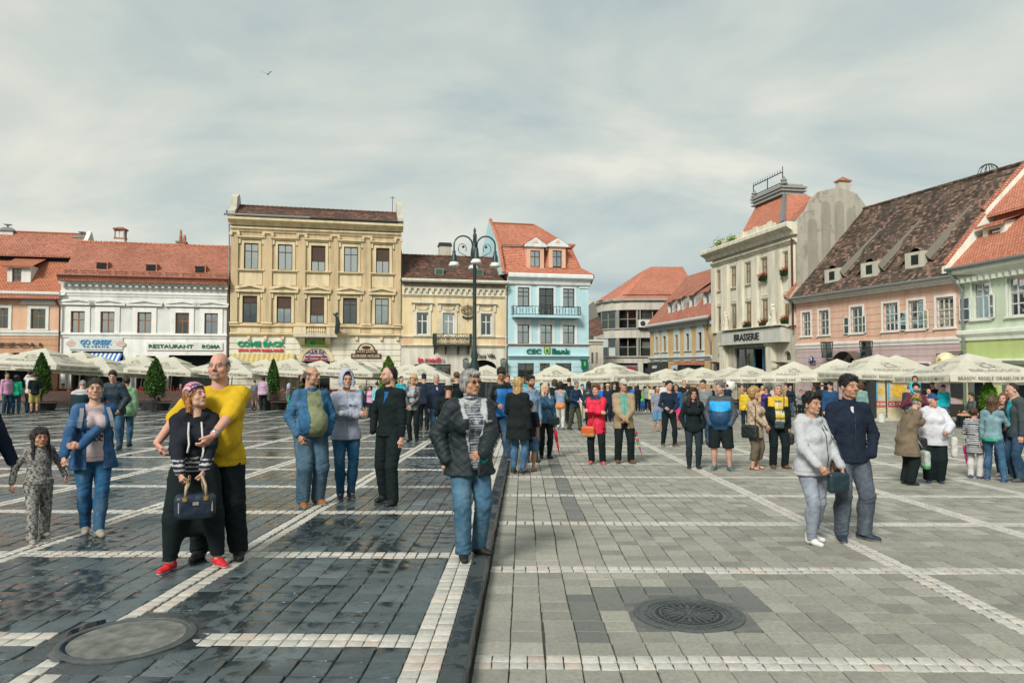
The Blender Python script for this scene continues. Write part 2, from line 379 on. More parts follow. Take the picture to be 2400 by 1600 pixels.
def lay(kind, mat, name, parentL, parentR, limit, jit):
 lst=cells[kind]; scored=[]
 for c in lst:
  xm, ym=(c[0]+c[1])/2, (c[2]+c[3])/2; px, py, d=project((xm, ym, gz(xm, ym)))
  if-30<px<2430 and py<1620:scored.append((d/math.sqrt((c[1]-c[0])*(c[3]-c[2])), c))
 scored.sort(key=lambda t:t[0]); near=set(t[1] for t in scored[:limit]); rnd=random.Random(len(name)+limit)
 protos=unit_stones(6, limit, kind in('white', 'dark'))
 for m in protos:m.materials.append(mat)
 for c in near:
  o=bpy.data.objects.new(name, rnd.choice(protos)); link(o, parentL if c[4]=='L' else parentR)
  xm, ym=(c[0]+c[1])/2, (c[2]+c[3])/2; g=0.007 if kind!='white' else 0.006
  wx, wy=warp(xm, ym); o.location=(xm+wx, ym+wy, gz(xm, ym)+rnd.uniform(-.0015, .0015)); o.scale=(c[1]-c[0]-g, c[3]-c[2]-g, 1)
  o.rotation_euler=(math.atan(-0.0263)+rnd.uniform(-.004, .004), rnd.uniform(-.004, .004), rnd.choice((0, math.pi))+rnd.uniform(-.012, .012))
 for side, par in(('L', parentL), ('R', parentR)):
  V=[]; Fc=[]; A=[]
  for c in lst:
   if c in near or c[4]!=side:continue
   q=stone_verts(*c[:4], jit, rnd); n=len(V); ym=(c[2]+c[3])/2; dz=rnd.uniform(-.0018, .0018); a=rnd.random()
   top=[(x, y, gz(min(x, KERB_X-.01) if side=='L' else max(x, KERB_X), y)+dz+rnd.uniform(-.0012, .0012)) for x, y in q]
   if ym<20:
    cxm, cym=(c[0]+c[1])/2, ym
    V+=[(x, y, z-.016) for x, y, z in top]+[(x, y, z-.005) for x, y, z in top]+[(cxm+(x-cxm)*.95, cym+(y-cym)*.95, z) for x, y, z in top]
    Fc+=[(n+b+i, n+b+(i+1)%4, n+b+4+(i+1)%4, n+b+4+i) for b in(0, 4) for i in range(4)]+[(n+8, n+9, n+10, n+11)]; A+=[a]*12
   else:
    V+=top; Fc.append((n, n+1, n+2, n+3)); A+=[a]*4
  if not V:continue
  me=bpy.data.meshes.new(name); me.from_pydata(V, [], Fc); me.materials.append(mat)
  at=me.attributes.new('rnd', 'FLOAT', 'POINT'); at.data.foreach_set('value', A)
  o=bpy.data.objects.new(name, me); link(o, par); o['kind']='stuff'
lay('dark', M_DARK, 'paving_slab', paving_wet, paving_dry, 300, 0.004)
lay('grey', M_GREY, 'grey_paving_slab', paving_wet, paving_dry, 300, 0.004)
lay('white', M_WHITE, 'white_sett', paving_wet, paving_dry, 300, 0.004)
lay('patch', M_PATCH, 'dark_paving_slab', paving_wet, paving_dry, 60, 0.003)
kerb=empty('kerb', (0, 0, 0)); kerb['kind']='structure'; ky=2.0; rk=random.Random(5)
while ky<44:
 L=rk.uniform(0.75, 1.0); mb=MB(); x0, x1=-0.433, KERB_X; a, b=ky+0.004, ky+L-0.004
 def kz(y, d):return gz0(-0.35, y)+d
 ch=0.014
 prof=[(x0, -0.03), (x0, 0.119), (x0+0.006, 0.123), (x1-ch, 0.123), (x1, 0.123-ch), (x1+0.004, -0.03)]
 prof=[(x, z+rk.uniform(-.002, .002)) for x, z in prof]
 n=len(prof); mb.v=[(x, a, kz(a, z)) for x, z in prof]+[(x, b, kz(b, z)) for x, z in prof]
 mb.f=[tuple(range(n)), tuple(range(2*n-1, n-1, -1))]+[(i, (i+1)%n, n+(i+1)%n, n+i) for i in range(n)]
 mb.build('kerb_stone', M_KERB, kerb); ky+=L
M_IRON=plain('cast_iron', (0.085, 0.098, 0.098), 0.5, 0.5, 0.35, 0.25, 18)
M_IROND=plain('cast_iron_recess', (0.03, 0.034, 0.034), 0.7, 0.3, 0.2, 0.25, 18)
M_CONC=plain('worn_concrete', (0.14, 0.145, 0.13), 0.6, 0.3, 0, 0.45, 9)
M_CONCD=plain('dark_concrete', (0.12, 0.125, 0.115), 0.75, 0.25, 0, 0.3, 7)
def cover(c, r, label, iron):
 tilt=math.atan(-0.0263); root=empty('manhole_cover', (c.x, c.y, c.z+0.004), 0, label, 'manhole cover'); root.rotation_euler=(tilt, 0, 0.3)
 MB().lathe([(r+0.14, -0.03), (r+0.14, -0.012), (r, -0.004), (r, -0.03)], n=40).build('bedding', M_CONCD if iron else M_KERB, root)
 MB().lathe([(r, -0.03), (r, 0.004), (r-0.008, 0.008), (r-0.03, 0.008), (r-0.035, 0.003), (r-0.06, 0.002), (r-0.06, -0.03)], n=48).build('rim', M_IRON, root)
 if iron:
  MB().lathe([(r-0.06, -0.03), (r-0.06, 0.002)], n=48).build('plate', M_IRON, root)
  def blocks(name, rad, n, w, l, mat, h=0.008, ph=0.0):
   mb=MB()
   for k in range(n):
    t=2*math.pi*(k+ph)/n; ca, sa=math.cos(t), math.sin(t)
    f=lambda u, v, z:(ca*(rad+u)-sa*v, sa*(rad+u)+ca*v, z)
    a, b=l/2, w/2
    mb.add([f(-a, -b, 0), f(a, -b, 0), f(a, b, 0), f(-a, b, 0), f(-a, -b, h), f(a, -b, h), f(a, b, h), f(-a, b, h)], [(0, 1, 5, 4), (1, 2, 6, 5), (2, 3, 7, 6), (3, 0, 4, 7), (4, 5, 6, 7)])
   o=mb.build(name, mat, root); o['kind']='stuff'; return o
  blocks('stud_ring', r-0.085, 54, 0.022, 0.018, M_IRON); blocks('stud_ring', r-0.12, 48, 0.02, 0.016, M_IRON, ph=.5)
  blocks('slot_ring', r-0.165, 28, 0.05, 0.026, M_IROND, 0.0035); blocks('slot_ring', r-0.205, 24, 0.046, 0.022, M_IROND, 0.0035, .5)
  blocks('rib_ring', r-0.155-0.03, 26, 0.012, 0.02, M_IRON, .008); blocks('slot_ring', 0.145, 20, 0.014, 0.10, M_IROND, 0.0035); blocks('rib_ring', 0.14, 20, 0.012, 0.09, M_IRON, 0.008, .5)
  blocks('stud_ring', 0.075, 14, 0.018, 0.02, M_IRON); blocks('stud_ring', 0.04, 8, 0.016, 0.018, M_IRON, 0.008, .5)
  MB().lathe([(0.02, 0), (0.02, 0.008)], n=12).build('hub', M_IRON, root)
 else:
  MB().lathe([(r-0.06, -0.03), (r-0.06, 0.004), (r-0.10, 0.006), (0.1, 0.0075), (0.001, 0.008)], n=48).build('concrete_infill', M_CONC, root)
cover(MAN_R, P_R, 'ornate cast iron manhole cover in dry grey paving', True)
cover(MAN_L, P_L, 'round concrete filled manhole cover beside puddles on wet paving', False)
M_WATER=NT('puddle_water'); _b=M_WATER.bsdf(0.04, 0.6); _b.inputs['Base Color'].default_value=(0.012, 0.017, 0.019, 1); M_WATER.bump(_b, M_WATER.noise(M_WATER.tex(), 7, 2), 0.05, 0.01); M_WATER=M_WATER.m
def puddle(pts, h=0.0045):
 mb=MB(); ring=[]
 n=len(pts)
 for i in range(n):
  a, b=on_ground(*pts[i]), on_ground(*pts[(i+1)%n])
  for k in range(4):ring.append(a.lerp(b, k/4)+Vector((random.uniform(-.008, .008), random.uniform(-.008, .008), 0)))
 mb.poly([(p.x, p.y, gz(p.x, p.y)+h) for p in ring]); o=mb.build('puddle', M_WATER); tag(o, kind='structure'); return o
puddle([(112, 1535), (150, 1500), (165, 1478), (205, 1462), (250, 1450), (235, 1478), (190, 1500), (168, 1530), (150, 1552), (118, 1552)])
puddle([(258, 1462), (300, 1448), (345, 1448), (330, 1459), (285, 1462), (262, 1470)])
# -- building kit
M_GLASS=glass_mat('window_glass', (0.55, 0.6, 0.6), 0.16)
M_GLASS_SKY=glass_mat('window_glass_bright', (0.5, 0.55, 0.55), 0.5)
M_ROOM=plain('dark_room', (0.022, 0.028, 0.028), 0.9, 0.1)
M_CURT=plain('curtain', (0.55, 0.56, 0.52), 0.9, 0.1, var=0.12, scale=9)
M_CURTG=plain('green_curtain', (0.12, 0.2, 0.15), 0.9, 0.1, var=0.3, scale=9)
M_SHUT=plain('brown_shutter', (0.085, 0.055, 0.042), 0.7, 0.25, var=0.12, scale=4)
M_WFR={'brown':plain('dark_brown_frame', (0.035, 0.026, 0.024), 0.5), 'wood':plain('wood_frame', (0.24, 0.095, 0.03), 0.5), 'white':plain('white_frame', (0.62, 0.63, 0.60), 0.5), 'ochre':plain('ochre_frame', (0.26, 0.14, 0.035), 0.5), 'dark':plain('dark_frame', (0.03, 0.035, 0.036), 0.5), 'steel':plain('steel_frame', (0.25, 0.25, 0.22), 0.5)}
M_STONE=plaster('trim_stone', (0.50, 0.48, 0.40), amt=0.3)
M_METAL=plain('painted_metal', (0.03, 0.042, 0.042), 0.45, 0.5, 0.3)
M_ZINC=plain('zinc_gutter', (0.22, 0.24, 0.23), 0.45, 0.5, 0.5)
M_PIPE=plain('red_brown_pipe', (0.10, 0.028, 0.02), 0.5)
M_WHITE_TRIM=plaster('white_trim', (0.66, 0.66, 0.62), amt=0.2)
class Bld:
 def __init__(s, name, label, pL, DL, pR, DR, cat='building', base=None):
  a, b=at_depth(pL, 858, DL), at_depth(pR, 858, DR); d=Vector((b.x-a.x, b.y-a.y, 0)); s.W=d.length; s.ang=math.atan2(d.y, d.x)
  s.z=(gz0(a.x, a.y) if base is None else base)-0.02
  s.root=empty(name, (a.x, a.y, s.z), s.ang, label, cat); s.M=Matrix.Translation((a.x, a.y, s.z))@Matrix.Rotation(s.ang, 4, 'Z'); s.Mi=s.M.inverted(); s.op=[]
  s.o=s.Mi@Vector((0, 0, CAMZ))
 def p(s, px, py, y=0.0):
  d=s.Mi.to_3x3()@ray(px, py); t=(y-s.o.y)/d.y; return s.o+d*t
 def x(s, px, y=0.0):return s.p(px, 800, y).x
 def zz(s, px, py, y=0.0):return s.p(px, py, y).z
 def rect(s, a, b, y=0.0):
  xm, ym=(a[0]+b[0])/2, (a[1]+b[1])/2
  return s.p(a[0], ym, y).x, s.p(b[0], ym, y).x, s.p(xm, b[1], y).z, s.p(xm, a[1], y).z
 def slope(s, px, py, ze, pitch, y0=0.0):
  d=s.Mi.to_3x3()@ray(px, py); o=s.o
  t=(ze-pitch*y0-o.z+pitch*o.y)/(d.z-pitch*d.y); return o+d*t
 def box(s, name, x0, x1, y0, y1, z0, z1, mat, parent=None):return MB().box(x0, x1, y0, y1, z0, z1).build(name, mat, parent or s.root)
 def mould(s, name, x0, x1, z0, z1, out, mat, parent=None, prof=None):
  h=z1-z0; prof=prof or[(0.05, 0), (-out*.35, 0), (-out*.45, h*.3), (-out*.8, h*.5), (-out, h*.62), (-out, h*.9), (-out*.9, h), (0.05, h)]
  return MB().extrude_yz([(y, z0+z) for y, z in prof], x0, x1).build(name, mat, parent or s.root)
 def walls(s, name, x0, x1, z0, z1, mat, y=0.0, deep=0.22, parent=None, rmat=None):
  ops=[o for o in s.op if o[1]>x0 and o[0]<x1 and o[3]>z0 and o[2]<z1]
  xs=sorted({x0, x1}|{min(max(v, x0), x1) for o in ops for v in o[:2]}); zs=sorted({z0, z1}|{min(max(v, z0), z1) for o in ops for v in o[2:4]}); mb=MB()
  for i in range(len(xs)-1):
   for j in range(len(zs)-1):
    xm, zm=(xs[i]+xs[i+1])/2, (zs[j]+zs[j+1])/2
    if any(o[0]<xm<o[1] and o[2]<zm<o[3] for o in ops):continue
    mb.quad((xs[i], y, zs[j]), (xs[i+1], y, zs[j]), (xs[i+1], y, zs[j+1]), (xs[i], y, zs[j+1]))
  for o in ops:
   a, b, c, d=max(o[0], x0), min(o[1], x1), max(o[2], z0), min(o[3], z1); e=y+deep
   mb.quad((a, y, c), (a, e, c), (a, e, d), (a, y, d)); mb.quad((b, y, c), (b, y, d), (b, e, d), (b, e, c))
   mb.quad((a, y, d), (a, e, d), (b, e, d), (b, y, d)); mb.quad((a, y, c), (b, y, c), (b, e, c), (a, e, c))
  return mb.build(name, mat, parent or s.root)
 def sides(s, x0, x1, z1, mat, depth=9.0, zb=-1.5):
  mb=MB(); mb.quad((x0, 0, zb), (x0, depth, zb), (x0, depth, z1), (x0, 0, z1)); mb.quad((x1, 0, zb), (x1, 0, z1), (x1, depth, z1), (x1, depth, zb)); mb.quad((x0, depth, zb), (x1, depth, zb), (x1, depth, z1), (x0, depth, z1))
  mb.build('side_wall', mat, s.root)
 def window(s, r, fr='brown', cols=2, transom=0.66, curtain=None, shutter=0.0, glass=None, y=0.0, deep=0.22, sub=None, fw=0.06, label=None, arch=False, curtfrac=1.0):
  rw=random.Random(int(r[0]*977+r[2]*131)); glass=glass or rw.choice((M_GLASS, M_GLASS, M_GLASS_SKY)); curtain=curtain or(rw.choice(('both', 'left', 'right')) if rw.random()<.35 else None)
  x0, x1, z0, z1=r; s.op.append((x0, x1, z0, z1)); yf=y+deep-0.1; w, h=x1-x0, z1-z0; fm=M_WFR[fr]; mb=MB()
  mb.box(x0-.01, x0+fw, yf, yf+.07, z0-.01, z1+.01).box(x1-fw, x1+.01, yf, yf+.07, z0-.01, z1+.01)
  mb.box(x0+fw, x1-fw, yf, yf+.07, z0-.01, z0+fw).box(x0+fw, x1-fw, yf, yf+.07, z1-fw, z1+.01)
  bw=fw*.8; xs=[x0+fw+(w-2*fw)*i/cols for i in range(cols+1)]; rows=[z0+fw, z1-fw]
  if transom:rows=[z0+fw, z0+h*transom, z1-fw]
  if sub:rows=sorted(set(rows+[z0+h*q for q in sub]))
  for xx in xs[1:-1]:mb.box(xx-bw/2, xx+bw/2, yf-.006, yf+.06, z0+fw, z1-fw)
  for zz in rows[1:-1]:mb.box(x0+fw, x1-fw, yf-.012, yf+.055, zz-bw/2, zz+bw/2)
  win=mb.build('window', fm, s.root)
  if label:win['label']=label
  for i in range(cols):
   for j in range(len(rows)-1):
    MB().box(xs[i], xs[i+1], yf+.03, yf+.038, rows[j], rows[j+1]).build('pane', glass or M_GLASS, win)
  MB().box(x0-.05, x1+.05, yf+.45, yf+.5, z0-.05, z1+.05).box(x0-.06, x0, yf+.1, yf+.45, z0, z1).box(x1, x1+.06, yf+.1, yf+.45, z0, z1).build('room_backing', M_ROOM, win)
  if curtain:
   cm=M_CURTG if curtain=='green' else M_CURT; mb=MB()
   def drape(a, b):
    n=max(4, int((b-a)/.06)); pts=[]
    for k in range(n+1):pts.append((a+(b-a)*k/n, yf+.16+.025*(k%2)))
    for k in range(n):mb.quad((pts[k][0], pts[k][1], z0), (pts[k+1][0], pts[k+1][1], z0), (pts[k+1][0], pts[k+1][1], z1-h*(1-curtfrac)), (pts[k][0], pts[k][1], z1-h*(1-curtfrac)))
   if curtain in('full', 'green'):drape(x0, x1)
   if curtain in('left', 'both'):drape(x0, x0+w*.34)
   if curtain in('right', 'both'):drape(x1-w*.3, x1)
   mb.build('curtain', cm, win)
  if shutter:
   mb=MB(); n=int(h*shutter/.06)+1
   for k in range(n):mb.box(x0+.01, x1-.01, yf-.045, yf-.018, z1-(k+1)*h*shutter/n+.006, z1-k*h*shutter/n)
   mb.build('roller_shutter', M_SHUT, win)
  return win
 def surround(s, r, w, mat, out=0.05, sill=True, head=0.0):
  x0, x1, z0, z1=r; mb=MB()
  mb.box(x0-w, x0, -out, .03, z0, z1+w).box(x1, x1+w, -out, .03, z0, z1+w).box(x0, x1, -out, .03, z1, z1+w)
  if sill:mb.box(x0-w-.04, x1+w+.04, -out-.09, .03, z0-.11, z0)
  return mb.build('window_surround', mat, s.root)
 def pediment(s, xa, xb, zb, za, mat, out=0.22):
  xm=(xa+xb)/2; h=za-zb; t=h*.33; mb=MB()
  mb.box(xa, xb, -out, .04, zb, zb+t*.8)
  mb.extrude_xz([(xa-.03, zb+t*.8), (xm, za-t), (xm, za), (xa-.06, zb+t*1.7)][::1], -out-.02, .04)
  mb.extrude_xz([(xb+.03, zb+t*.8), (xb+.06, zb+t*1.7), (xm, za), (xm, za-t)], -out-.02, .04)
  mb.extrude_xz([(xa+.05, zb+t*.8), (xb-.05, zb+t*.8), (xm, za-t*.9)], -out*.3, .04)
  return mb.build('pediment', mat, s.root)
 def quoin_lines(s, name, x0, x1, zs, mat, out=0.03):
  for a, b in zs:s.box(name, x0, x1, -out, .03, a, b, mat)
 def gable_roof(s, x0, x1, ze, run, rise, mat, over=0.35, under=None, name='roof', ends=None, ridge=None):
  k=rise/run; mb=MB(); th=.10; y0=-over; z0=ze-over*k
  for sx0, sx1 in((x0, x1), ):
   a=[(sx0, y0, z0), (sx1, y0, z0), (sx1, run, ze+rise), (sx0, run, ze+rise)]; mb.poly(a)
   b=[(sx0, 2*run+over, z0), (sx1, 2*run+over, z0), (sx1, run, ze+rise), (sx0, run, ze+rise)]; mb.poly(b[::-1])
   mb.poly([(x, y, z-th) for x, y, z in a][::-1]); mb.quad(a[0], (sx0, y0, z0-th), (sx1, y0, z0-th), a[1])
  o=mb.build(name, mat, s.root)
  if ends:
   for xx in(x0+.02, x1-.02):MB().poly([(xx, 0, ze-.02), (xx, run, ze+rise-.06), (xx, 2*run, ze-.02)]).build('gable_wall', ends, s.root)
  rm=ridge or mat; n=int((x1-x0)/.35); mbr=MB()
  for i in range(n):
   a=x0+(x1-x0)*i/n; b=x0+(x1-x0)*(i+1)/n+.03
   mbr.tube([(a, run, ze+rise+.0), (b, run, ze+rise+.025)], [.11, .125], 7)
  mbr.build('ridge_tiles', rm, o); return o
 def gutter(s, x0, x1, y, z, mat, r=.08):return MB().tube([(x0, y, z), (x1, y, z)], r, 8).build('gutter', mat, s.root)
 def pipe(s, pts, mat, r=.055):return MB().tube(pts, r, 7).build('downpipe', mat, s.root)
 def sign(s, label, body, a, b, mat, y=-.12, board=None, bext=.04, ext=.03, bold=0.0, name='shop_sign'):
  x0, x1, z0, z1=s.rect(a, b); M=s.M@T((x0+x1)/2, y, (z0+z1)/2)
  root=empty(name, M.to_translation(), s.ang, label, 'sign')
  parts=body if isinstance(body, list) else[(body, 0.5, 0.5, 1, 1, mat)]
  w, h=x1-x0, z1-z0
  if board:MB().box(-w/2-.1, w/2+.1, .035, -y-.004, -h/2-.08, h/2+.08).build('board', board, root)
  else:
   mb=MB()
   for q in(-.35, 0, .35):mb.box(w*q-.02, w*q+.02, .01, -y+.02, -.02, .02)
   mb.build('fixing', M_METAL, root)
  for(t, cx, cz, fw, fh, m) in parts:text_obj('lettering', t, w*fw, h*fh, m, T(w*(cx-.5), 0, h*(cz-.5)), root, ext, bold)
  return root
 def chimney(s, px, pyt, pyb, y, w, mat, capmat, d=.6, style='flat'):
  a=s.p(px, pyt, y); b=s.p(px, pyb, y); x, z1c, z0c=a.x, a.z, b.z-1.6; mb=MB(); mb.box(x-w/2, x+w/2, y-d/2, y+d/2, z0c, z1c-.28)
  c=mb.build('chimney', mat, s.root); mb=MB(); hw, hd=w/2, d/2
  if style=='flat':
   mb.box(x-hw-.08, x+hw+.08, y-hd-.08, y+hd+.08, z1c-.28, z1c-.16).box(x-hw-.02, x+hw+.02, y-hd, y+hd, z1c-.16, z1c)
  elif style=='arched':
   mb.box(x-hw-.05, x+hw+.05, y-hd-.05, y+hd+.05, z1c-.95, z1c-.88)
   for q in(-hw, -.04, hw-.09):mb.box(x+q, x+q+.09, y-hd, y+hd, z1c-.88, z1c-.3)
   mb.box(x-hw-.02, x+hw+.02, y-hd, y+hd, z1c-.4, z1c-.25).box(x-hw-.1, x+hw+.1, y-hd-.1, y+hd+.1, z1c-.25, z1c-.16)
   mb.add([(x-hw-.1, y-hd-.1, z1c-.16), (x+hw+.1, y-hd-.1, z1c-.16), (x+hw+.1, y+hd+.1, z1c-.16), (x-hw-.1, y+hd+.1, z1c-.16), (x-hw*.5, y, z1c), (x+hw*.5, y, z1c)], [(0, 1, 5, 4), (1, 2, 5), (2, 3, 4, 5), (3, 0, 4)])
  elif style=='cowl':
   mb.add([(x-hw-.12, y-hd-.12, z1c-.28), (x+hw+.12, y-hd-.12, z1c-.28), (x+hw+.12, y+hd+.12, z1c-.28), (x-hw-.12, y+hd+.12, z1c-.28), (x-hw*.55, y-hd*.5, z1c), (x+hw*.55, y-hd*.5, z1c), (x+hw*.55, y+hd*.5, z1c), (x-hw*.55, y+hd*.5, z1c)], [(0, 1, 5, 4), (1, 2, 6, 5), (2, 3, 7, 6), (3, 0, 4, 7), (4, 5, 6, 7)])
   mb.box(x-.05, x+.05, y-.05, y+.05, z1c, z1c+.2).box(x-.22, x+.22, y-.2, y+.2, z1c+.2, z1c+.26)
  elif style=='pots':
   mb.box(x-hw-.08, x+hw+.08, y-hd-.08, y+hd+.08, z1c-.28, z1c-.16)
   mb.lathe([(.13, z1c-.16), (.12, z1c+.25), (.09, z1c+.5), (.1, z1c+.52), (.07, z1c+.8)], (x-.08, y, 0), 10).lathe([(.14, z1c-.16), (.13, z1c+.15), (.06, z1c+.4)], (x+.2, y, 0), 10)
  mb.build('chimney_cap', capmat, c)
 def railing(s, name, x0, x1, yo, z0, z1, mat, n, parent=None, kind='bars'):
  mb=MB(); r=.018
  for(a, b) in(((x0, 0), (x0, yo)), ((x0, yo), (x1, yo)), ((x1, yo), (x1, 0))):
   for zz in(z0+.06, z1):mb.tube([(a[0], a[1], zz), (b[0], b[1], zz)], r*1.4, 6)
  for i in range(n+1):
   xx=x0+(x1-x0)*i/n; mb.tube([(xx, yo, z0), (xx, yo, z1+(.08 if i%3==0 else 0))], r, 5)
   if kind=='ornate' and i<n:
    xc=x0+(x1-x0)*(i+.5)/n; zc=(z0+z1)/2; rad=min((x1-x0)/n*.44, (z1-z0)*.38)
    mb.tube([(xc+rad*math.cos(t), yo, zc+rad*math.sin(t)) for t in[2*math.pi*k/16 for k in range(17)]], r, 5, False)
    mb.tube([(xc+rad*.45*math.cos(t), yo, zc+rad*.45*math.sin(t)) for t in[2*math.pi*k/12 for k in range(13)]], r, 5, False)
    for k in range(4):t=math.pi*k/4; mb.tube([(xc-rad*math.cos(t), yo, zc-rad*math.sin(t)), (xc+rad*math.cos(t), yo, zc+rad*math.sin(t))], r*.8, 5)
   elif kind=='bars' and i<n and i%2==0:
    xc=x0+(x1-x0)*(i+.5)/n; zc=(z0+z1)/2
    mb.tube([(xc+.1*math.cos(t), yo, zc+.16*math.sin(t)) for t in[2*math.pi*k/10 for k in range(11)]], r*.8, 5, False)
  for k in range(3):
   yy=yo*(k+.5)/3
   for xx in(x0, x1):mb.tube([(xx, yy, z0), (xx, yy, z1)], r, 5)
  return mb.build(name, mat, parent or s.root)
def DROW(px):return 57.5/(1-0.2309*(px-1200)/1633)
def row(name, label, pL, pR):return Bld(name, label, pL, DROW(pL), pR, DROW(pR))
G_OR=1.35
M_T_RED=tiles('red_roof_tile', [H('#a0583f', 1.5), H('#b56a4c', 1.6), H('#c47b5a', 1.7)], moss=H('#8a5240', 1.2), mossamt=.35)
M_T_ORANGE=tiles('orange_roof_tile', [H('#b5603c', 1.4), H('#c9713f', 1.5), H('#cf7d52', 1.5)], moss=H('#8a4a34', 1.2), mossamt=.35)
M_T_BRIGHT=tiles('bright_roof_tile', [H('#b8623f', 1.5), H('#c8714c', 1.6), H('#d38462', 1.7)], moss=H('#a05a40', 1.2), mossamt=.25)
M_T_OLD=tiles('old_mossy_roof_tile', [H('#4a3a30'), H('#6a4a3a', 1.2), H('#9c5e48', 1.4), H('#b98068', 1.5)], tw=.3, th=.24, moss=H('#4a3f34', .8), mossamt=.85, mosspos=(.40, .62))
M_T_BROWN=tiles('brown_mossy_roof_tile', [H('#3f372e', .9), H('#584a3d', 1.1), H('#7a6250', 1.3), H('#c08a70', 1.6)], tw=.3, th=.23, moss=H('#453c32', .8), mossamt=.55, mosspos=(.36, .62))
# -- orange house at the frame's edge
b=row('orange_house', 'orange plastered house with tiled dormer roof at the far left end', -150, 139)
m=plaster('orange_plaster', H('#d0a07c', G_OR), amt=.2); zt=b.zz(100, 480+690/3.266)
mo=plaster('orange_rustic', H('#bd8a64', 1.3), amt=.3)
for(a, c) in(((-30, 788), (65, 945)), ((236, 795), (350, 948))):
 r=b.rect(z1(*a), z1(*c)); b.window(r, 'ochre', 2, .64, curtain='both'); b.surround(r, .2, M_WHITE_TRIM, .06)
r=b.rect(z1(236, 795), z1(350, 948)); xm=(r[0]+r[1])/2
mb=MB(); pts=[(xm+1.15*math.cos(t), r[3]+.3+.62*math.sin(t)) for t in[math.pi*k/12 for k in range(13)]]; mb.extrude_xz(pts, -.12, .03); mb.build('window_arch', M_WHITE_TRIM, b.root)
xo=b.x(-260);
r=b.rect(z1(-300, 788), z1(-190, 945)); b.window(r, 'ochre', 2, .64); b.surround(r, .2, M_WHITE_TRIM, .06)
zb=b.zz(60, 480+990/3.266); r=b.rect(z1(-20, 1130), z1(260, 1400)); b.op.append(r)
b.walls('wall', 0, b.W, zb, zt, m); b.walls('ground_floor_wall', 0, b.W, -1.5, zb, mo)
b.box('doorway_backing', r[0], r[1], .25, .4, r[2]-1, r[3]+.1, M_ROOM); b.mould('belt', 0, b.W, zb-.1, zb+.28, .14, M_WHITE_TRIM); b.mould('cornice', 0, b.W, zt-.25, zt+.22, .3, M_WHITE_TRIM)
for k in range(9):b.box('rustication', 0, b.W, -.025, .03, zb-.35-k*.42, zb-.05-k*.42-.10, mo) if k<2 else None
xm=(r[0]+r[1])/2; mb=MB(); n=14
ra=(r[1]-r[0])/2
mb.extrude_xz([(r[0], r[3]+.01), (r[0], r[3]-ra)]+[(xm-ra*math.cos(math.pi*k/n), r[3]-ra+ra*math.sin(math.pi*k/n)) for k in range(1, n//2+1)], -.02, .2)
mb.extrude_xz([(r[1], r[3]+.01)]+[(xm-ra*math.cos(math.pi*k/n), r[3]-ra+ra*math.sin(math.pi*k/n)) for k in range(n//2, n)]+[(r[1], r[3]-ra)], -.02, .2); mb.build('door_arch', mo, b.root)
b.sides(0, b.W, zt, m)
q=b.slope(80, 480+430/3.266, zt+.1, .95); mb=MB(); k=.95; yb=q.y
mb.poly([(-.2, -.4, zt+.1-.38), (b.W, -.4, zt-.28), (b.W, yb, zt+.1+k*yb), (-.2, yb, zt+.1+k*yb)]); mb.poly([(-.2, -.4, zt-.4), (-.2, -.4, zt-.28), (b.W, -.4, zt-.28), (b.W, -.4, zt-.4)]); mb.build('lower_roof', M_T_ORANGE, b.root)
zu=zt+.1+k*yb+.38; q2=b.slope(90, 480+215/3.266, zu, .9, yb-.35); mb=MB()
mb.poly([(-.2, yb-.35, zu), (b.W, yb-.35, zu), (b.W, q2.y, q2.z), (-.2, q2.y, q2.z)]); mb.poly([(-.2, yb-.35, zu-.12), (-.2, yb-.35, zu), (b.W, yb-.35, zu), (b.W, yb-.35, zu-.12)])
mb.poly([(-.2, q2.y, q2.z), (b.W, q2.y, q2.z), (b.W, 2*q2.y, zt), (-.2, 2*q2.y, zt)]); mb.build('upper_roof', M_T_RED, b.root)
b.box('roof_step', -.1, b.W-.05, yb, yb+.1, zu-.6, zu-.02, M_ROOM)
MB().tube([(-.2, q2.y, q2.z), (b.W, q2.y, q2.z)], .12, 7).build('ridge_tiles', M_T_ORANGE, b.root)
yd=.9; r=b.rect(z1(92, 487), z1(163, 580), yd); bo=b.op; b.op=[]; b.window(r, 'wood', 2, .5, y=yd); dm=M_WHITE_TRIM; x0, x1, zz0, zz1=r; mb=MB()
mb.box(x0-.3, x0, yd, yd+2.4, zz0-.1, zz1+.25).box(x1, x1+.6, yd, yd+2.4, zz0-.1, zz1+.25).box(x0, x1, yd, yd+.25, zz1, zz1+.25); mb.build('dormer', dm, b.root)
mb=MB(); mb.poly([(x0-.55, yd-.25, zz1+.15), (x1+.75, yd-.25, zz1+.15), (x1+.95, yd+2.2, zz1+1.15), (x0-.55, yd+2.2, zz1+1.15)]).poly([(x0-.55, yd-.25, zz1+.05), (x0-.55, yd-.25, zz1+.15), (x1+.75, yd-.25, zz1+.15), (x1+.75, yd-.25, zz1+.05)]); mb.build('dormer_roof', M_T_ORANGE, b.root); b.op=bo
b.chimney(60/3.266, 480+175/3.266, 480+215/3.266, q2.y, .95, M_WHITE_TRIM, M_ZINC, style='cowl')
b.chimney(628/3.266, 480+232/3.266, 480+280/3.266, q2.y, .95, M_WHITE_TRIM, M_ZINC, style='cowl')
mb=MB(); mb.poly([(b.W+.02, -.3, zt), (b.W+.02, q2.y, q2.z+.3), (b.W+.02, 2*q2.y, zt)]); mb.poly([(b.W+.32, -.3, zt), (b.W+.32, q2.y, q2.z+.3), (b.W+.32, 2*q2.y, zt)]); mb.quad((b.W+.02, -.3, zt), (b.W+.32, -.3, zt), (b.W+.32, q2.y, q2.z+.3), (b.W+.02, q2.y, q2.z+.3)); mb.build('party_wall', M_WHITE_TRIM, b.root)
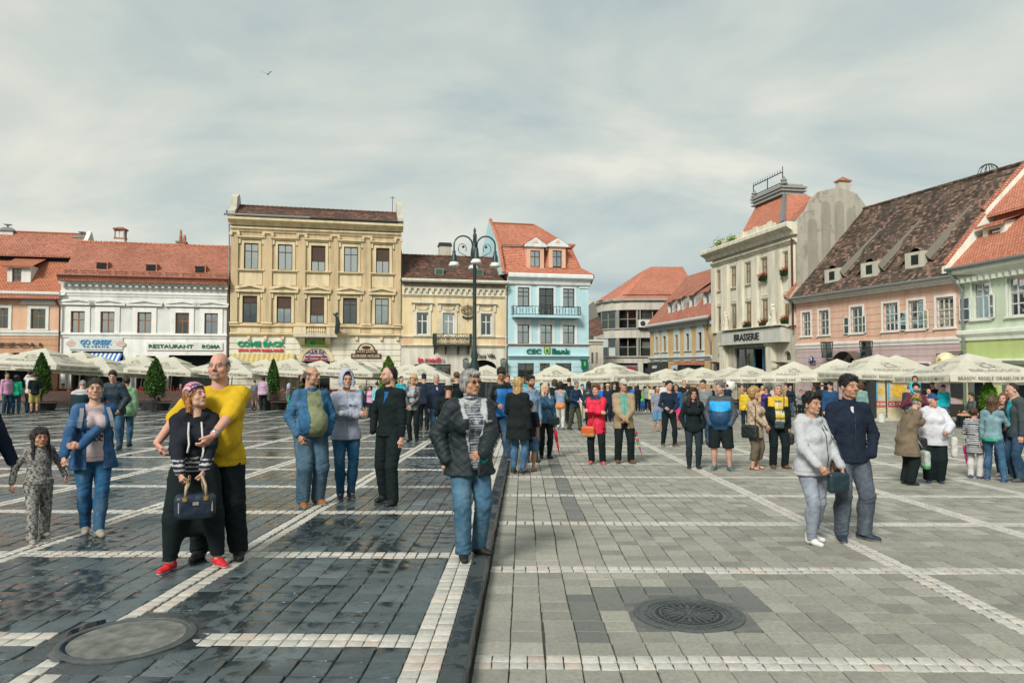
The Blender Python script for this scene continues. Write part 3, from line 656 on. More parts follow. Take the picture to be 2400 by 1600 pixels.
b.pipe([(b.W-.2, -.45, zt-.3), (b.W+.02, -.2, zt-.9), (b.W+.02, -.15, 0)], M_PIPE)
b.gutter(-.2, b.W-.1, -.45, zt-.33, M_PIPE)
b.sign('black capital letters above the orange house arch', 'RIZZOLI', (-42, 480+1055/3.266), (320/3.266, 480+1083/3.266), M_WFR['dark'], bold=.012)
# -- white house
b=row('white_house', 'white plastered house with red tiled roof and five pedimented windows', 139, 533)
m=plaster('white_plaster', H('#d2d4cf', 1.15), amt=.22); mt=plaster('white_moulding', H('#e2e3de', 1.15), amt=.2)
zt=b.zz(336, 480+605/3.266); W=b.W
for i, (a, c) in enumerate((((543, 810), (650, 983)), ((770, 815), (878, 985)), ((1052, 822), (1160, 990)), ((1343, 829), (1448, 995)), ((1565, 832), (1668, 997)))):
 r=b.rect(z1(*a), z1(*c)); z0, z1_=b.zz(336, 480+990/3.266), b.zz(336, 480+821/3.266); r=(r[0], r[1], z0, z1_)
 b.window(r, 'wood', 2, .62, curtain=('left', 'left', 'full', 'both', 'left')[i], fw=.09); b.surround(r, .34, mt, .07, sill=False)
 zp0=b.zz(336, 480+775/3.266); zp1=b.zz(336, 480+722/3.266); b.pediment(r[0]-.72, r[1]+.72, zp0, zp1, mt, .2)
zb=b.zz(336, 480+1003/3.266)
gr=[b.rect(z1(*a), z1(*c)) for a, c in(((545, 1120), (940, 1400)), ((1040, 1155), (1190, 1400)), ((1290, 1150), (1690, 1400)))]
for g in gr:b.op.append((g[0], g[1], -1, g[3]))
b.walls('wall', 0, W, zb, zt, m); b.walls('ground_floor_wall', 0, W, -1.5, zb, mt)
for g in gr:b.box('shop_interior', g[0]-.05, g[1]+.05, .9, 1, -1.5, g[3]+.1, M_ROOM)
for q in(455, 960, 1190):
 x=b.x(q/3.266+8); MB().lathe([(.24, -1), (.24, .2), (.2, .3), (.19, 2.2), (.24, 2.3), (.27, 2.5)], (x+.15, -.12, 0), 14).build('column', mt, b.root)
b.mould('belt', 0, W, zb-.16, zb+.2, .16, mt); zc=b.zz(336, 480+690/3.266); b.mould('frieze_moulding', 0, W, zc-.14, zc+.2, .14, mt)
b.mould('cornice', -.1, W, zt-.12, zt+.5, .5, mt)
n=26
for i in range(n):x=.1+(W-.3)*i/(n-1); b.box('dentil', x, x+.2, -.3, .03, zt-.3, zt-.13, mt)
b.sides(0, W, zt, m)
zr0=b.zz(336, 480+560/3.266); q=b.slope(390, 480+308/3.266, zr0, .78, -.55)
b.gable_roof(0.1, W+.05, zr0+.78*.55, q.y, q.z-zr0-.78*.55, M_T_RED, over=.6, ends=mt, ridge=M_T_ORANGE)
MB().poly([(-.05, -.66, zr0-.05), (W+.1, -.66, zr0-.05), (W+.1, -.55, zr0-.42), (-.05, -.55, zr0-.42)]).box(0, W, -.5, .2, zt+.48, zr0-.1).build('eaves_flashing', M_T_BRIGHT, b.root)
b.gutter(-.05, W+.1, -.68, zr0-.02, M_PIPE, .09)
for px, py in((790, 472), (1165, 486), (1537, 498)):
 p=b.slope(*z1(px, py), zr0, .78, -.55); mb=MB(); mb.box(p.x-.42, p.x+.42, p.y-.35, p.y+.6, p.z-.3, p.z+.32); v=mb.build('roof_vent', M_T_RED, b.root); MB().box(p.x-.32, p.x+.32, p.y-.37, p.y-.34, p.z-.22, p.z+.24).build('vent_opening', M_ROOM, v)
for i in range(10):
 p=b.slope(*z1(545+i*128, 515+i*3.6), zr0, .78, -.55); MB().tube([(p.x-.45, p.y-.12, p.z+.12), (p.x+.45, p.y-.12, p.z+.12)], .045, 6).tube([(p.x-.35, p.y-.1, p.z+.12), (p.x-.35, p.y-.1, p.z-.15)], .03, 5).tube([(p.x+.35, p.y-.1, p.z+.12), (p.x+.35, p.y-.1, p.z-.15)], .03, 5).build('snow_guard', M_T_RED, b.root)
b.chimney(925/3.266, 480+170/3.266, 480+300/3.266, q.y+.5, .72, M_WHITE_TRIM, M_T_RED, style='arched')
b.chimney(1392/3.266, 480+268/3.266, 480+320/3.266, q.y+.5, .62, M_STONE, M_T_RED, style='pots')
b.pipe([(W-.05, -.66, zr0-.1), (W+.1, -.5, zr0-.5), (W-.02, -.12, zr0-1.1), (W-.02, -.1, -.5)], M_PIPE)
GREEN_L=plain('green_letters', (0.01, 0.13, 0.06), .4); BLUE_L=plain('blue_letters', (0.02, 0.25, 0.55), .4); M_BOARD=plain('sign_board', (0.55, 0.57, 0.54), .5); M_REDL=plain('red_letters', (0.5, 0.02, 0.03), .4); M_BLK=plain('black_print', (0.03, 0.03, 0.03), .6)
sg=b.sign('pale tavern board with blue Greek-style lettering on the white house', [('GO GREEK', .5, .62, .62, .5, BLUE_L), ('T A V E R N A', .5, .18, .52, .16, BLUE_L)], z1(545, 1022), z1(930, 1098), BLUE_L, board=M_BOARD, bold=.015)
M_PINKISH=plain('shell_pink', (.5, .38, .34), .7)
for sx in(-1, 1):MB().lathe([(.001, -.01), (.22, -.01), (.22, .0)], n=14).build('emblem', M_PINKISH, sg).matrix_basis=T(sx*1.62, .03, -.03)@Matrix.Rotation(R(90), 4, 'X')@Matrix.Diagonal((1.5, 1, 1, 1))
b.sign('white restaurant board with green serif capitals beside the tavern board', [('RESTAURANT', .31, .5, .6, .62, GREEN_L), ('ROMA', .86, .5, .25, .62, GREEN_L)], z1(1135, 1060), z1(1695, 1105), GREEN_L, board=M_WHITE_TRIM, bold=.012)
def awning(label, bb, a, c, drop, out, c1, c2, n):
 x0, x1, z0, z1v=bb.rect(a, c); root=empty('awning', bb.M@Vector((x0, 0, z1v)), bb.ang, label, 'awning'); w=(x1-x0)/n
 for k in range(n):
  mm=c1 if k%2 else c2
  MB().add([(k*w, -.02, 0), ((k+1)*w, -.02, 0), ((k+1)*w, -out, -drop), (k*w, -out, -drop), ((k+1)*w, -out, -drop-.2), (k*w+w*.5, -out, -drop-.25), (k*w, -out, -drop-.2)], [(0, 1, 2, 3), (3, 2, 4, 5, 6)]).build('stripe', mm, root)
M_AWB=plain('awning_blue', (.03, .14, .45), .8); M_AWW=plain('awning_white', (.6, .62, .6), .8); M_AWY=plain('awning_ochre', (.40, .30, .10), .8); M_AWY2=plain('awning_sand', (.5, .42, .22), .8)
awning('blue and white striped awning on the white house', b, z1(560, 1135), z1(940, 1180), .75, 1.1, M_AWB, M_AWW, 22)
# -- tall ochre building
b=row('ochre_town_house', 'tall ochre three storey house with pilasters and a small central balcony', 537, 939)
m=plaster('ochre_plaster', H('#bba274', 1.42), dirt=(.12, .10, .06), amt=.4); mt=plaster('ochre_trim', H('#c9b68a', 1.4), dirt=(.12, .10, .06), amt=.35); mw=plaster('cream_rustic', H('#d9d3bd', 1.2), amt=.3); W=b.W
Z=lambda zy:b.zz(738, 450+zy/3.647)
XS=((180, 303), (470, 595), (755, 878), (1037, 1156), (1312, 1427))
XS2=((172, 298), (465, 590), (750, 872), (1032, 1152), (1306, 1424)); zu0, zu1, zl0, zl1=Z(677), Z(458), Z(1122), Z(898)
pil=[(70, 130), (347, 422), (640, 708), (925, 990), (1200, 1268), (1475, 1525)]
for i in range(5):
 xa, xb=b.x(520+XS[i][0]/3.645), b.x(520+XS[i][1]/3.645); ru=(xa, xb, zu0, zu1)
 b.window(ru, 'brown', 2, .70, shutter=(0, 0, .62, 0, .52)[i], glass=M_GLASS_SKY, fw=.07); b.surround(ru, .2, mt, .06, sill=False)
 b.mould('window_head', xa-.5, xb+.5, zu1+.28, zu1+.52, .26, mt); b.mould('window_sill', xa-.45, xb+.45, zu0-.2, zu0, .22, mt); b.box('apron_panel', xa-.3, xb+.3, -.04, .03, zu0-1.15, zu0-.25, mt)
 for xx in(xa-.38, xb+.24):b.box('console', xx, xx+.14, -.14, .03, zu1-.05, zu1+.28, mt)
 xa, xb=b.x(520+XS2[i][0]/3.645), b.x(520+XS2[i][1]/3.645); rl=(xa, xb, zl0, zl1)
 b.window(rl, 'brown', 2 if i!=0 else 2, .74, shutter=(.26, .46, .70, .14, 0)[i], curtain=(None, 'right', None, 'right', None)[i], fw=.07); b.surround(rl, .2, mt, .06, sill=False)
 b.pediment(xa-.5, xb+.5, zl1+.28, zl1+.95, mt, .28)
 for xx in(xa-.38, xb+.24):b.box('console', xx, xx+.14, -.14, .03, zl1-.15, zl1+.28, mt)
zbb=Z(1150); zbl=Z(1222); ztop=Z(330)
for i, (a, c) in enumerate(pil):
 xa, xb=max(0.02, b.x(520+a/3.645)), min(W-.02, b.x(520+c/3.645)); b.box('pilaster', xa, xb, -.14, .03, zbb, Z(395), m)
 b.mould('pilaster_capital', xa-.08, xb+.08, Z(395), Z(362), .26, mt)
 for xx in(xa-.02, xb+.02):MB().tube([(xx, -.28, Z(386)), (xx, .0, Z(386))], .13, 10).build('volute', mt, b.root)
 mb=MB(); nf=7
 for k in range(nf):x=xa+(xb-xa)*(k+.5)/nf; mb.box(x-.025, x+.025, -.165, -.12, zbb+.35, Z(870))
 mb.build('flutes', mt, b.root); b.mould('pilaster_base', xa-.06, xb+.06, zbb, zbb+.28, .24, mt)
b.walls('wall', 0, W, zbl, Z(225), m)
b.mould('architrave', 0, W, Z(362), Z(325), .26, mt); b.mould('cornice', -.15, W+.12, Z(312), Z(250), .7, mt); b.mould('belt', 0, W, zbb-.1, zbb+.08, .2, mt); b.mould('string_course', 0, W, zbl-.12, zbl+.12, .24, mt)
for i in range(4):
 xa, xb=((130, 325), (430, 600), (1035, 1180), (1275, 1460))[i]; b.box('parapet_panel', b.x(520+xa/3.645), b.x(520+xb/3.645), -.05, .03, Z(1205), Z(1165), mt)
for k in range(9):b.op.append((b.x(520+690/3.645), b.x(520+925/3.645), -1.4, Z(1385))) if k==0 else None
b.walls('ground_floor_wall', 0, W, -1.5, zbl, mw)
xg0, xg1=b.x(520+690/3.645), b.x(520+925/3.645)
zz=zbl-.25
while zz>-1:
 for(xa, xb) in((0, xg0-.15), (xg1+.15, W)):b.box('rustication', xa, xb, -.05, .03, zz-.40, zz-.05, mw)
 zz-=.45
for px in(230, 372, 520, 1150, 1360, 1500):x=b.x(520+px/3.645); b.box('corbel', x-.1, x+.1, -.22, .03, zbl-.38, zbl-.13, mt)
b.sides(0, W, Z(225), m)
xa, xb=b.x(520+612/3.645, -.8), b.x(520+985/3.645, -.8); MB().box(xa, xb, -1.0, 0.02, zbl-.18, zbl+.06).build('balcony_slab', M_STONE, b.root)
mb=MB(); mb.box(xa, xa+.9, -.95, -.72, zbl+.06, zbb-.02).box(xb-.8, xb, -.95, -.72, zbl+.06, zbb-.02); mb.box(xa-.05, xb+.05, -1.0, -.66, zbb-.02, zbb+.14); mb.box(xa, xa+.2, -.72, 0, zbl+.06, zbb).box(xb-.2, xb, -.72, 0, zbl+.06, zbb); mb.build('balcony_parapet', mt, b.root)
n=8
for i in range(n):
 x=xa+1.0+(xb-xa-1.9)*(i+.5)/n; h=zbb-zbl-.08; MB().lathe([(.06, 0), (.06, .06), (.04, .1), (.09, h*.4), (.05, h*.75), (.04, h*.85), (.06, h*.9), (.06, h)], (x, -.83, zbl+.06), 8).build('baluster', mt, b.root)
for x in(xa+.6, xb-.7):MB().extrude_yz([(.03, zbl-.18), (-.8, zbl-.18), (-.75, zbl-.4), (-.3, zbl-.75), (.03, zbl-.85)], x-.2, x+.2).build('balcony_bracket', mt, b.root)
xx=xb-.05; mb=MB().tube([(xx, -1.05, zbl+.1), (xx+.1, -1.1, zbb+.2), (xx, -1.15, zbb+.75)], [.16, .2, .12], 7).tube([(xx, -1.15, zbb+.7), (xx-.25, -1.2, zbb+.95)], .06, 6).lathe([(.0, 0), (.12, .1), (.1, .25), (0, .3)], (xx, -1.15, zbb+.78), 8)
tag(mb.build('flagpole_bracket', M_METAL), 'dark metal figure at the corner of the ochre balcony', 'statue').matrix_basis=b.M
xm=(xg0+xg1)/2; zar=Z(1385); rr=(xg1-xg0)/2
M_GAL=plain('gallery_board', (.55, .5, .5), .5); M_GALR=plain('gallery_red', (.22, .03, .06), .5)
zs=Z(1445); hh=Z(1337)-zs
pts=[(xg0, zs)]+[(xm-rr*math.cos(math.pi*k/20), zs+hh*math.sin(math.pi*k/20)) for k in range(21)]
b.box('doorway_backing', xg0-.05, xg1+.05, .9, 1.0, -1.5, zs+hh+.1, M_ROOM)
mb=MB(); mb.extrude_xz([(xm-(rr+.28)*math.cos(math.pi*k/20), zs+(hh+.28)*math.sin(math.pi*k/20)) for k in range(21)]+[(xm+rr*math.cos(math.pi*k/20), zs+hh*math.sin(math.pi*k/20)) for k in range(21)], -.12, .02); mb.build('door_arch', mt, b.root)
gs=empty('gallery_sign', b.M@Vector((xm, -.06, zs)), b.ang, 'half round gallery sign with red foot band over the archway', 'sign')
MB().extrude_xz([(-rr+.02, 0)]+[(-(rr-.02)*math.cos(math.pi*k/20), (hh-.02)*math.sin(math.pi*k/20)) for k in range(21)], .0, .12).build('board', M_GAL, gs)
MB().extrude_xz([(-rr+.1, .02), (rr-.1, .02), (rr-.22, .42), (-rr+.22, .42)], -.01, .0).build('foot_band', M_GALR, gs)
M_PURP=plain('purple_letters', (.07, .05, .09), .5)
text_obj('lettering', 'GALLERY', 2.2, .36, M_PURP, T(0, -.02, .72), gs, .01, .01); text_obj('lettering', 'ART', .75, .36, M_PURP, T(0, -.02, 1.2), gs, .01, .01)
text_obj('lettering', 'Icoane · Cadouri · Suveniruri', 2.3, .16, M_WHITE_TRIM, T(0, -.03, .22), gs, .006, .005)
for k, ch in enumerate('TRANSILVANIA'):
 t=math.pi*(1-(k+1.0)/13.0); text_obj('lettering', ch, .13, .2, M_PURP, T((rr-.32)*math.cos(t), -.02, (hh-.22)*math.sin(t))@Matrix.Rotation(math.pi/2-t, 4, 'Y').inverted().inverted(), gs, .008)
M_GREENB=plain('lime_board', (.10, .36, .05), .5); M_ORL=plain('orange_letters', (.6, .15, .02), .4); M_NAVYL=plain('navy_letters', (.02, .03, .12), .4)
b.sign('lime green travel board with orange italic lettering above the gallery arch', [('KT', .3, .5, .22, .75, M_NAVYL), ('TOURS', .62, .45, .36, .5, M_ORL)], z2(730, 1275), z2(898, 1308), M_ORL, y=-.3, board=M_GREENB, bold=.02)
M_GRN2=plain('vivid_green_letters', (.0, .24, .12), .4)
b.sign('bulky green letters above red script on the ochre house', [('COME BACK', .5, .72, .98, .48, M_GRN2), ('pizza pasta', .26, .17, .45, .3, M_REDL), ('home-made', .74, .17, .46, .26, M_REDL)], z2(130, 1270), z2(545, 1368), M_GRN2, bold=.045)
awning('ochre and sand striped awning on the ochre house', b, z2(85, 1378), z2(625, 1440), .7, 1.2, M_AWY, M_AWY2, 26)
M_BROWN=plain('brown_sign', (.05, .028, .022), .5); M_CREAML=plain('cream_letters', (.55, .45, .3), .5)
r=b.rect(z2(1105, 1290), z2(1360, 1420)); gs=empty('burger_sign', b.M@Vector(((r[0]+r[1])/2, -.14, r[2])), b.ang, 'brown burger restaurant sign with round top on the ochre house', 'sign'); w, h=(r[1]-r[0])/2, r[3]-r[2]
MB().box(-w, w, .0, .14, 0, h*.3).build('board', M_BROWN, gs); MB().box(-w*.72, w*.72, .01, .14, h*.31, h*.52).build('board', M_BROWN, gs)
MB().extrude_xz([(-w*.6*math.cos(math.pi*k/16), h*.52+h*.48*math.sin(math.pi*k/16)) for k in range(17)], .02, .14).build('disc', M_BROWN, gs); MB().extrude_xz([(-w*.5*math.cos(math.pi*k/16), h*.54+h*.39*math.sin(math.pi*k/16)) for k in range(17)], .0, .02).build('disc_face', M_CREAML, gs)
MB().extrude_xz([(-w*.3*math.cos(2*math.pi*k/16), h*.7+h*.12*math.sin(2*math.pi*k/16)) for k in range(16)][::-1], -.02, .0).build('emblem', M_BROWN, gs)
text_obj('lettering', 'BURGER HOUSE', w*1.8, h*.18, M_CREAML, T(0, -.02, h*.15), gs, .01, .015); text_obj('lettering', 'OLD JACK', w*1.25, h*.14, M_CREAML, T(0, -.01, h*.415), gs, .01, .015)
zr=Z(240); q=b.slope(738, 450+150/3.647, zr, .55, -.6); b.gable_roof(.35, W-.3, zr+.33, q.y, q.z-zr-.33, M_T_OLD, over=.6, ends=mt)
b.gutter(-.4, W*.45, -.72, Z(238), M_ZINC, .09); b.gutter(W*.45, W+.1, -.72, Z(240), M_WFR['dark'], .08)
for xx in(-.12, W-.32):
 mb=MB(); zt2=q.z+.5
 mb.extrude_yz([(-.5, zr-.2), (-.5, zr+.35), (q.y*.25, zr+.8), (q.y*.4, zt2), (q.y+.1, zt2+.45), (q.y+.5, zt2+.35), (q.y+1, zt2-.2), (q.y+1, zr-.2)], xx, xx+.45); mb.build('party_wall', M_STONE, b.root)
b.pipe([(-.25, -.6, Z(205)), (-.12, -.2, Z(260)), (-.1, -.08, Z(400)), (-.1, -.08, 0)], M_ZINC)
p=b.p(*z2(1458, 150), 2.5); MB().tube([(p.x, 2.5, p.z-1), (p.x, 2.5, p.z+1.1)], .025, 5).tube([(p.x-.2, 2.5, p.z+1), (p.x+.2, 2.5, p.z+1)], .02, 4).build('antenna', M_METAL, b.root)
# -- beige house with dark roof
b=row('beige_house', 'low cream yellow house with dark mossy roof and wrought iron balcony', 940, 1188)
m=plaster('cream_yellow_plaster', H('#d8c08c', 1.3), dirt=(.2, .16, .1), amt=.4, patch=H('#cfc6ac', 1.2)); mt=plaster('old_stone_trim', H('#d3cbb2', 1.25), amt=.4); mw=plaster('whitish_ground_floor', H('#d6d0bf', 1.2), amt=.45); W=b.W
Z=lambda zy:b.zz(1060, 500+zy/3.92)
for i, (a, c) in enumerate(((220, 326), (460, 567), (810, 912))):
 r=(b.x(920+a/3.921), b.x(920+c/3.921), Z(1118), Z(915)); b.window(r, 'white', 2, .62, fw=.09); b.surround(r, .22, mt, .08, sill=(i!=1))
 b.mould('window_head', r[0]-.42, r[1]+.42, Z(842), Z(822), .24, mt); xm=(r[0]+r[1])/2
 MB().extrude_xz([(r[0]-.3, Z(822)), (r[1]+.3, Z(822)), (xm+.3, Z(803)), (xm, Z(796)), (xm-.3, Z(803))], -.2, .02).build('window_crest', mt, b.root)
 mb=MB();
 mb.tube([(xm+.45*math.cos(t), -.08, Z(858)-.28*abs(math.sin(t))) for t in[math.pi*k/10 for k in range(11)]], .05, 6); mb.build('garland', mt, b.root)
 for xx in(r[0]-.32, r[1]+.14):b.box('console', xx, xx+.18, -.12, .03, Z(900), Z(842), mt)
zbb, zbl=Z(1135), Z(1215); ztop=Z(650)
gr=[(b.x(920+205/3.921), b.x(920+537/3.921), -1.4, Z(1385)), (b.x(920+700/3.921), b.x(920+957/3.921), -1.4, Z(1345))]; b.op+=gr
b.walls('wall', 0, W, zbl, ztop+.3, m); b.walls('ground_floor_wall', 0, W, -1.5, zbl, mw); b.sides(0, W, ztop, m)
b.mould('belt', 0, W, zbb-.1, zbb+.06, .12, mt); b.mould('string_course', 0, W, zbl-.14, zbl+.1, .18, mt)
b.mould('cornice', 0, W, Z(660), ztop+.35, .4, mt); b.box('frieze', .05, W-.05, -.06, .03, Z(748), Z(672), mt); b.mould('frieze_moulding', .05, W-.05, Z(772), Z(748), .16, mt)
n=18
for i in range(n):
 x=.15+(W-.3)*(i+.5)/n; rr=(W-.3)/n*.5; zc=Z(715);
 MB().extrude_xz([(x-rr, zc), (x-rr*.8, zc-.25), (x-rr*.62, zc)]+[(x-rr*.62*math.cos(math.pi*k/8), zc+rr*.62*1.2*math.sin(math.pi*k/8)) for k in range(9)]+[(x+rr*.62, zc), (x+rr*.8, zc-.25), (x+rr, zc), (x+rr, zc+rr*1.35), (x-rr, zc+rr*1.35)], -.2, -.05).build('corbel_arch', mt, b.root)
for a, c in((90, 180), (960, 1045)):b.box('panel', b.x(920+a/3.921), b.x(920+c/3.921), -.03, .03, Z(1200), Z(1150), plaster('peach_panel', H('#d8a878', 1.25), amt=.2))
xa, xb=b.x(920+378/3.921, -.8), b.x(920+728/3.921, -.8); MB().box(xa, xb, -.9, 0.02, zbl-.04, zbl+.1).build('balcony_slab', M_METAL, b.root); b.railing('balcony_railing', xa, xb, -.86, zbl+.1, Z(1112), M_METAL, 4, kind='ornate')
mb=MB()
for x in(xa+.02, xb-.2):mb.box(x, x+.22, -.87, -.82, zbl+.1, Z(1108))
mb.build('balcony_corner_panel', M_METAL, b.root)
for x in(xa+.1, xa+(xb-xa)*.33, xa+(xb-xa)*.66, xb-.2):MB().extrude_yz([(.02, zbl-.04), (-.75, zbl-.04), (-.7, zbl-.14), (-.25, zbl-.3), (.02, zbl-.75)], x, x+.08).build('balcony_bracket', M_METAL, b.root)
for g in gr:b.box('shop_interior', g[0]-.05, g[1]+.05, .5, .6, -1.5, g[3]+.1, M_ROOM)
MB().box(gr[0][0]+.05, gr[0][1]-.05, .12, .14, -1, gr[0][3]-.08).build('shop_window_pane', M_GLASS, b.root)
M_POST=plain('poster_red', (.3, .06, .03), .5); M_POSTB=plain('poster_blue', (.05, .1, .3), .5)
for k, mm in enumerate((M_POST, M_ORL, M_POSTB)):x=gr[0][0]+.3+k*.8; tag(MB().box(x, x+.55, .2, .22, Z(1490), Z(1400)).build('poster', mm), ('red', 'orange', 'blue')[k]+' poster inside the newsagent window of the cream house', 'poster').matrix_basis=b.M
g=gr[1]; xm=(g[0]+g[1])/2; ra=(g[1]-g[0])/2; hh=.7; n=14; mb=MB()
mb.extrude_xz([(g[0]-.01, g[3]+.01), (g[0]-.01, g[3]-hh)]+[(xm-ra*math.cos(math.pi*k/n), g[3]-hh+hh*math.sin(math.pi*k/n)) for k in range(1, n//2+1)], -.02, .2)
mb.extrude_xz([(g[1]+.01, g[3]+.01)]+[(xm-ra*math.cos(math.pi*k/n), g[3]-hh+hh*math.sin(math.pi*k/n)) for k in range(n//2, n)]+[(g[1]+.01, g[3]-hh)], -.02, .2); mb.build('door_arch', mw, b.root)
M_INRED=plain('coral_red_letters', (.55, .03, .08), .4); M_INGR=plain('grey_letter', (.35, .38, .42), .4)
b.sign('coral red lowercase letters over the newsagent window', [('in', .1, .5, .2, 1, M_INRED), ('medi', .55, .52, .58, 1.05, M_INRED), ('o', .93, .42, .12, .75, M_INGR)], z3(232, 1320), z3(478, 1366), M_INRED, bold=.02)
b.sign('dark script lettering on the arched cream wall', 'Casa Villa', z3(770, 1285), z3(940, 1325), M_BROWN)
def lantern(label, bb, px, py, h, arm=.5, rot=0):
 p=bb.p(px, py, -arm); root=empty('wall_lantern', bb.M@p, bb.ang, label, 'lantern'); w=h*.28; mb=MB()
 for sx in(-1, 1):
  for sy in(-1, 1):mb.tube([(sx*w*.75, sy*w*.75, -h/2), (sx*w, sy*w, h*.35)], .022, 5)
 mb.box(-w*.85, w*.85, -w*.85, w*.85, -h/2-.05, -h/2); mb.build('frame', M_METAL, root)
 MB().add([(-w*1.15, -w*1.15, h*.35), (w*1.15, -w*1.15, h*.35), (w*1.15, w*1.15, h*.35), (-w*1.15, w*1.15, h*.35), (-.05, -.05, h*.5), (.05, -.05, h*.5), (.05, .05, h*.5), (-.05, .05, h*.5)], [(0, 1, 5, 4), (1, 2, 6, 5), (2, 3, 7, 6), (3, 0, 4, 7), (4, 5, 6, 7), (3, 2, 1, 0)]).build('cap', M_METAL, root)
 MB().box(-w*.72, w*.72, -w*.72, w*.72, -h/2, h*.33).build('glass', M_GLASS, root)
 MB().tube([(0, 0, -h/2), (0, .05, -h/2-.15), (0, arm, -h/2-.12)], .03, 6).tube([(0, arm*.4, -h/2-.14), (0, arm, -h/2-.5)], .02, 5).build('bracket', M_METAL, root)
lantern('black wall lantern left of the dark archway on the cream house', b, 920+673/3.921, 500+1372/3.92, .75); lantern('black wall lantern right of the dark archway on the cream house', b, 920+1018/3.921, 500+1372/3.92, .75)
p=b.p(*z3(690, 905), -.1); so=empty('iron_emblem', b.M@p, b.ang, 'wrought iron round emblem hanging on the cream wall', 'emblem'); mb=MB()
for rx, rz in((.52, .36), (.36, .22)):mb.tube([(rx*math.cos(t), 0, .15+rz*math.sin(t)) for t in[2*math.pi*k/20 for k in range(21)]], .03, 5, False)
mb.tube([(0, 0, .75), (0, 0, -.8)], .02, 5); mb.tube([(-.4, 0, .15), (.4, 0, .15)], .02, 5); mb.tube([(-.42, 0, -.35), (-.2, 0, -.48), (.2, 0, -.48), (.42, 0, -.35)], .07, 6); mb.build('ironwork', M_METAL, so)
zr=Z(640); pit=.85; q=b.slope(1060, 500+400/3.92, zr, pit, -.35); b.gable_roof(.0, W-.1, zr+pit*.35, q.y, q.z-zr-pit*.35, M_T_OLD, over=.45, ends=m)
b.gutter(0, W, -.5, Z(640), M_ZINC, .09)
for px, py in((425, 540), (790, 545)):
 p=b.slope(*z3(px, py), zr, pit, -.35); v=MB().box(p.x-.36, p.x+.36, p.y-.3, p.y+.5, p.z-.28, p.z+.28).build('skylight', M_ZINC, b.root); MB().box(p.x-.26, p.x+.26, p.y-.32, p.y-.29, p.z-.2, p.z+.2).build('pane', plain('green_glass', (.03, .09, .06), .2, .5), v)
b.chimney(920+480/3.921, 500+275/3.92, 500+400/3.92, q.y+.6, 1.0, M_STONE, M_METAL, d=.8)
mb=MB(); xl=.0; mb.extrude_yz([(-.4, zr), (q.y, q.z+.15), (q.y+2, q.z+1.2), (q.y+2, zr)], xl-.1, xl+.22); mb.build('party_wall', M_WFR['dark'], b.root)
b.pipe([(W-.15, -.5, Z(660)), (W-.1, -.08, Z(740)), (W-.1, -.08, 0)], M_STONE, .07)
bk=Bld('rear_attic', 'orange chimneyed attic with glazed dormer behind the cream roof', 1130, 66, 1190, 66)
x0, x1, zz0, zz1=bk.rect(z3(800, 400), z3(890, 335)); zz0, zz1=bk.zz(1140, 605), bk.zz(1140, 584)
MB().box(0, bk.W, 0, 5, -1.5, zz0).extrude_xz([(0.2, zz0), (2.2, zz0), (2.2, zz1)], 0, 3).build('wall', M_T_BRIGHT, bk.root); MB().extrude_xz([(.9, zz0+.1), (2.0, zz0+.1), (2.0, zz1-.15)], -.05, .0).build('dormer_pane', M_GLASS_SKY, bk.root)
xq=bk.x(920+915/3.921); MB().box(xq-.55, xq+.65, -.1, 1, zz0-1, bk.zz(1150, 565)).build('chimney', plain('orange_brick', H('#c4673f', 1.3), .8), bk.root)
# -- blue bank house
b=row('blue_house', 'light blue house with orange mansard roof and two pedimented dormers', 1190, 1380)
m=plaster('light_blue_plaster', H('#a3cfd8', 1.25), dirt=(.25, .32, .33), amt=.15); mt=plaster('pale_trim', H('#d5dcdb', 1.2), amt=.2); W=b.W; Z=lambda zy:b.zz(1280, 500+zy/3.92); X=lambda zx:b.x(920+zx/3.921)
for i, (a, c) in enumerate(((1150, 1258), (1345, 1482), (1567, 1673))):
 r=(X(a), X(c), Z(862) if i!=1 else Z(940), Z(685)); b.window(r, 'brown', 2, .55 if i!=1 else.72, curtain=(None, None, 'right')[i], sub=(.78, ) if i!=1 else(.4, ), fw=.07); b.surround(r, .18, mt, .05, sill=False); b.mould('window_head', r[0]-.3, r[1]+.3, Z(668), Z(632), .2, mt)
for i, (a, c) in enumerate(((1148, 1256), (1358, 1466), (1566, 1673))):
 r=(X(a), X(c), Z(1197), Z(1025)); b.window(r, 'brown', 2, .6, fw=.07); b.surround(r, .22, mt, .05, sill=False); b.mould('window_head', r[0]-.25, r[1]+.25, Z(1010), Z(978), .12, mt)
zbl=Z(1205); zt=Z(600)
gr=[(X(a), X(c), -.6, Z(1375)) for a, c in((1152, 1300), (1355, 1447), (1500, 1645))]
for g in gr:b.window(g, 'dark', 2, .0, fw=.06, glass=M_GLASS)
b.walls('wall', 0, W, zbl, zt, m); b.walls('ground_floor_wall', 0, W, -1.5, zbl, m); b.sides(0, W, zt, m)
b.mould('belt', -.05, W+.12, zbl-.1, zbl+.08, .2, plaster('pinkish_belt', H('#c9a6a0', 1.2), amt=.2)); zc=Z(1335); b.mould('shopfront_cornice', 0, W, zc, zc+.32, .28, m)
b.mould('cornice', -.05, W+.25, Z(655), Z(560), .55, mt)
for xx in(0.02, W-.85):b.box('corner_pilaster', xx, xx+.8, -.08, .03, Z(680) if xx>1 else Z(665), Z(645), mt)
for k in range(5):
 zz=Z(1365)-k*.42
 for xa, xb in((0, gr[0][0]-.08), (gr[0][1]+.08, gr[1][0]-.08), (gr[1][1]+.08, gr[2][0]-.08), (gr[2][1]+.08, W)):b.box('rustication', xa, xb, -.04, .03, zz-.38, zz, m)
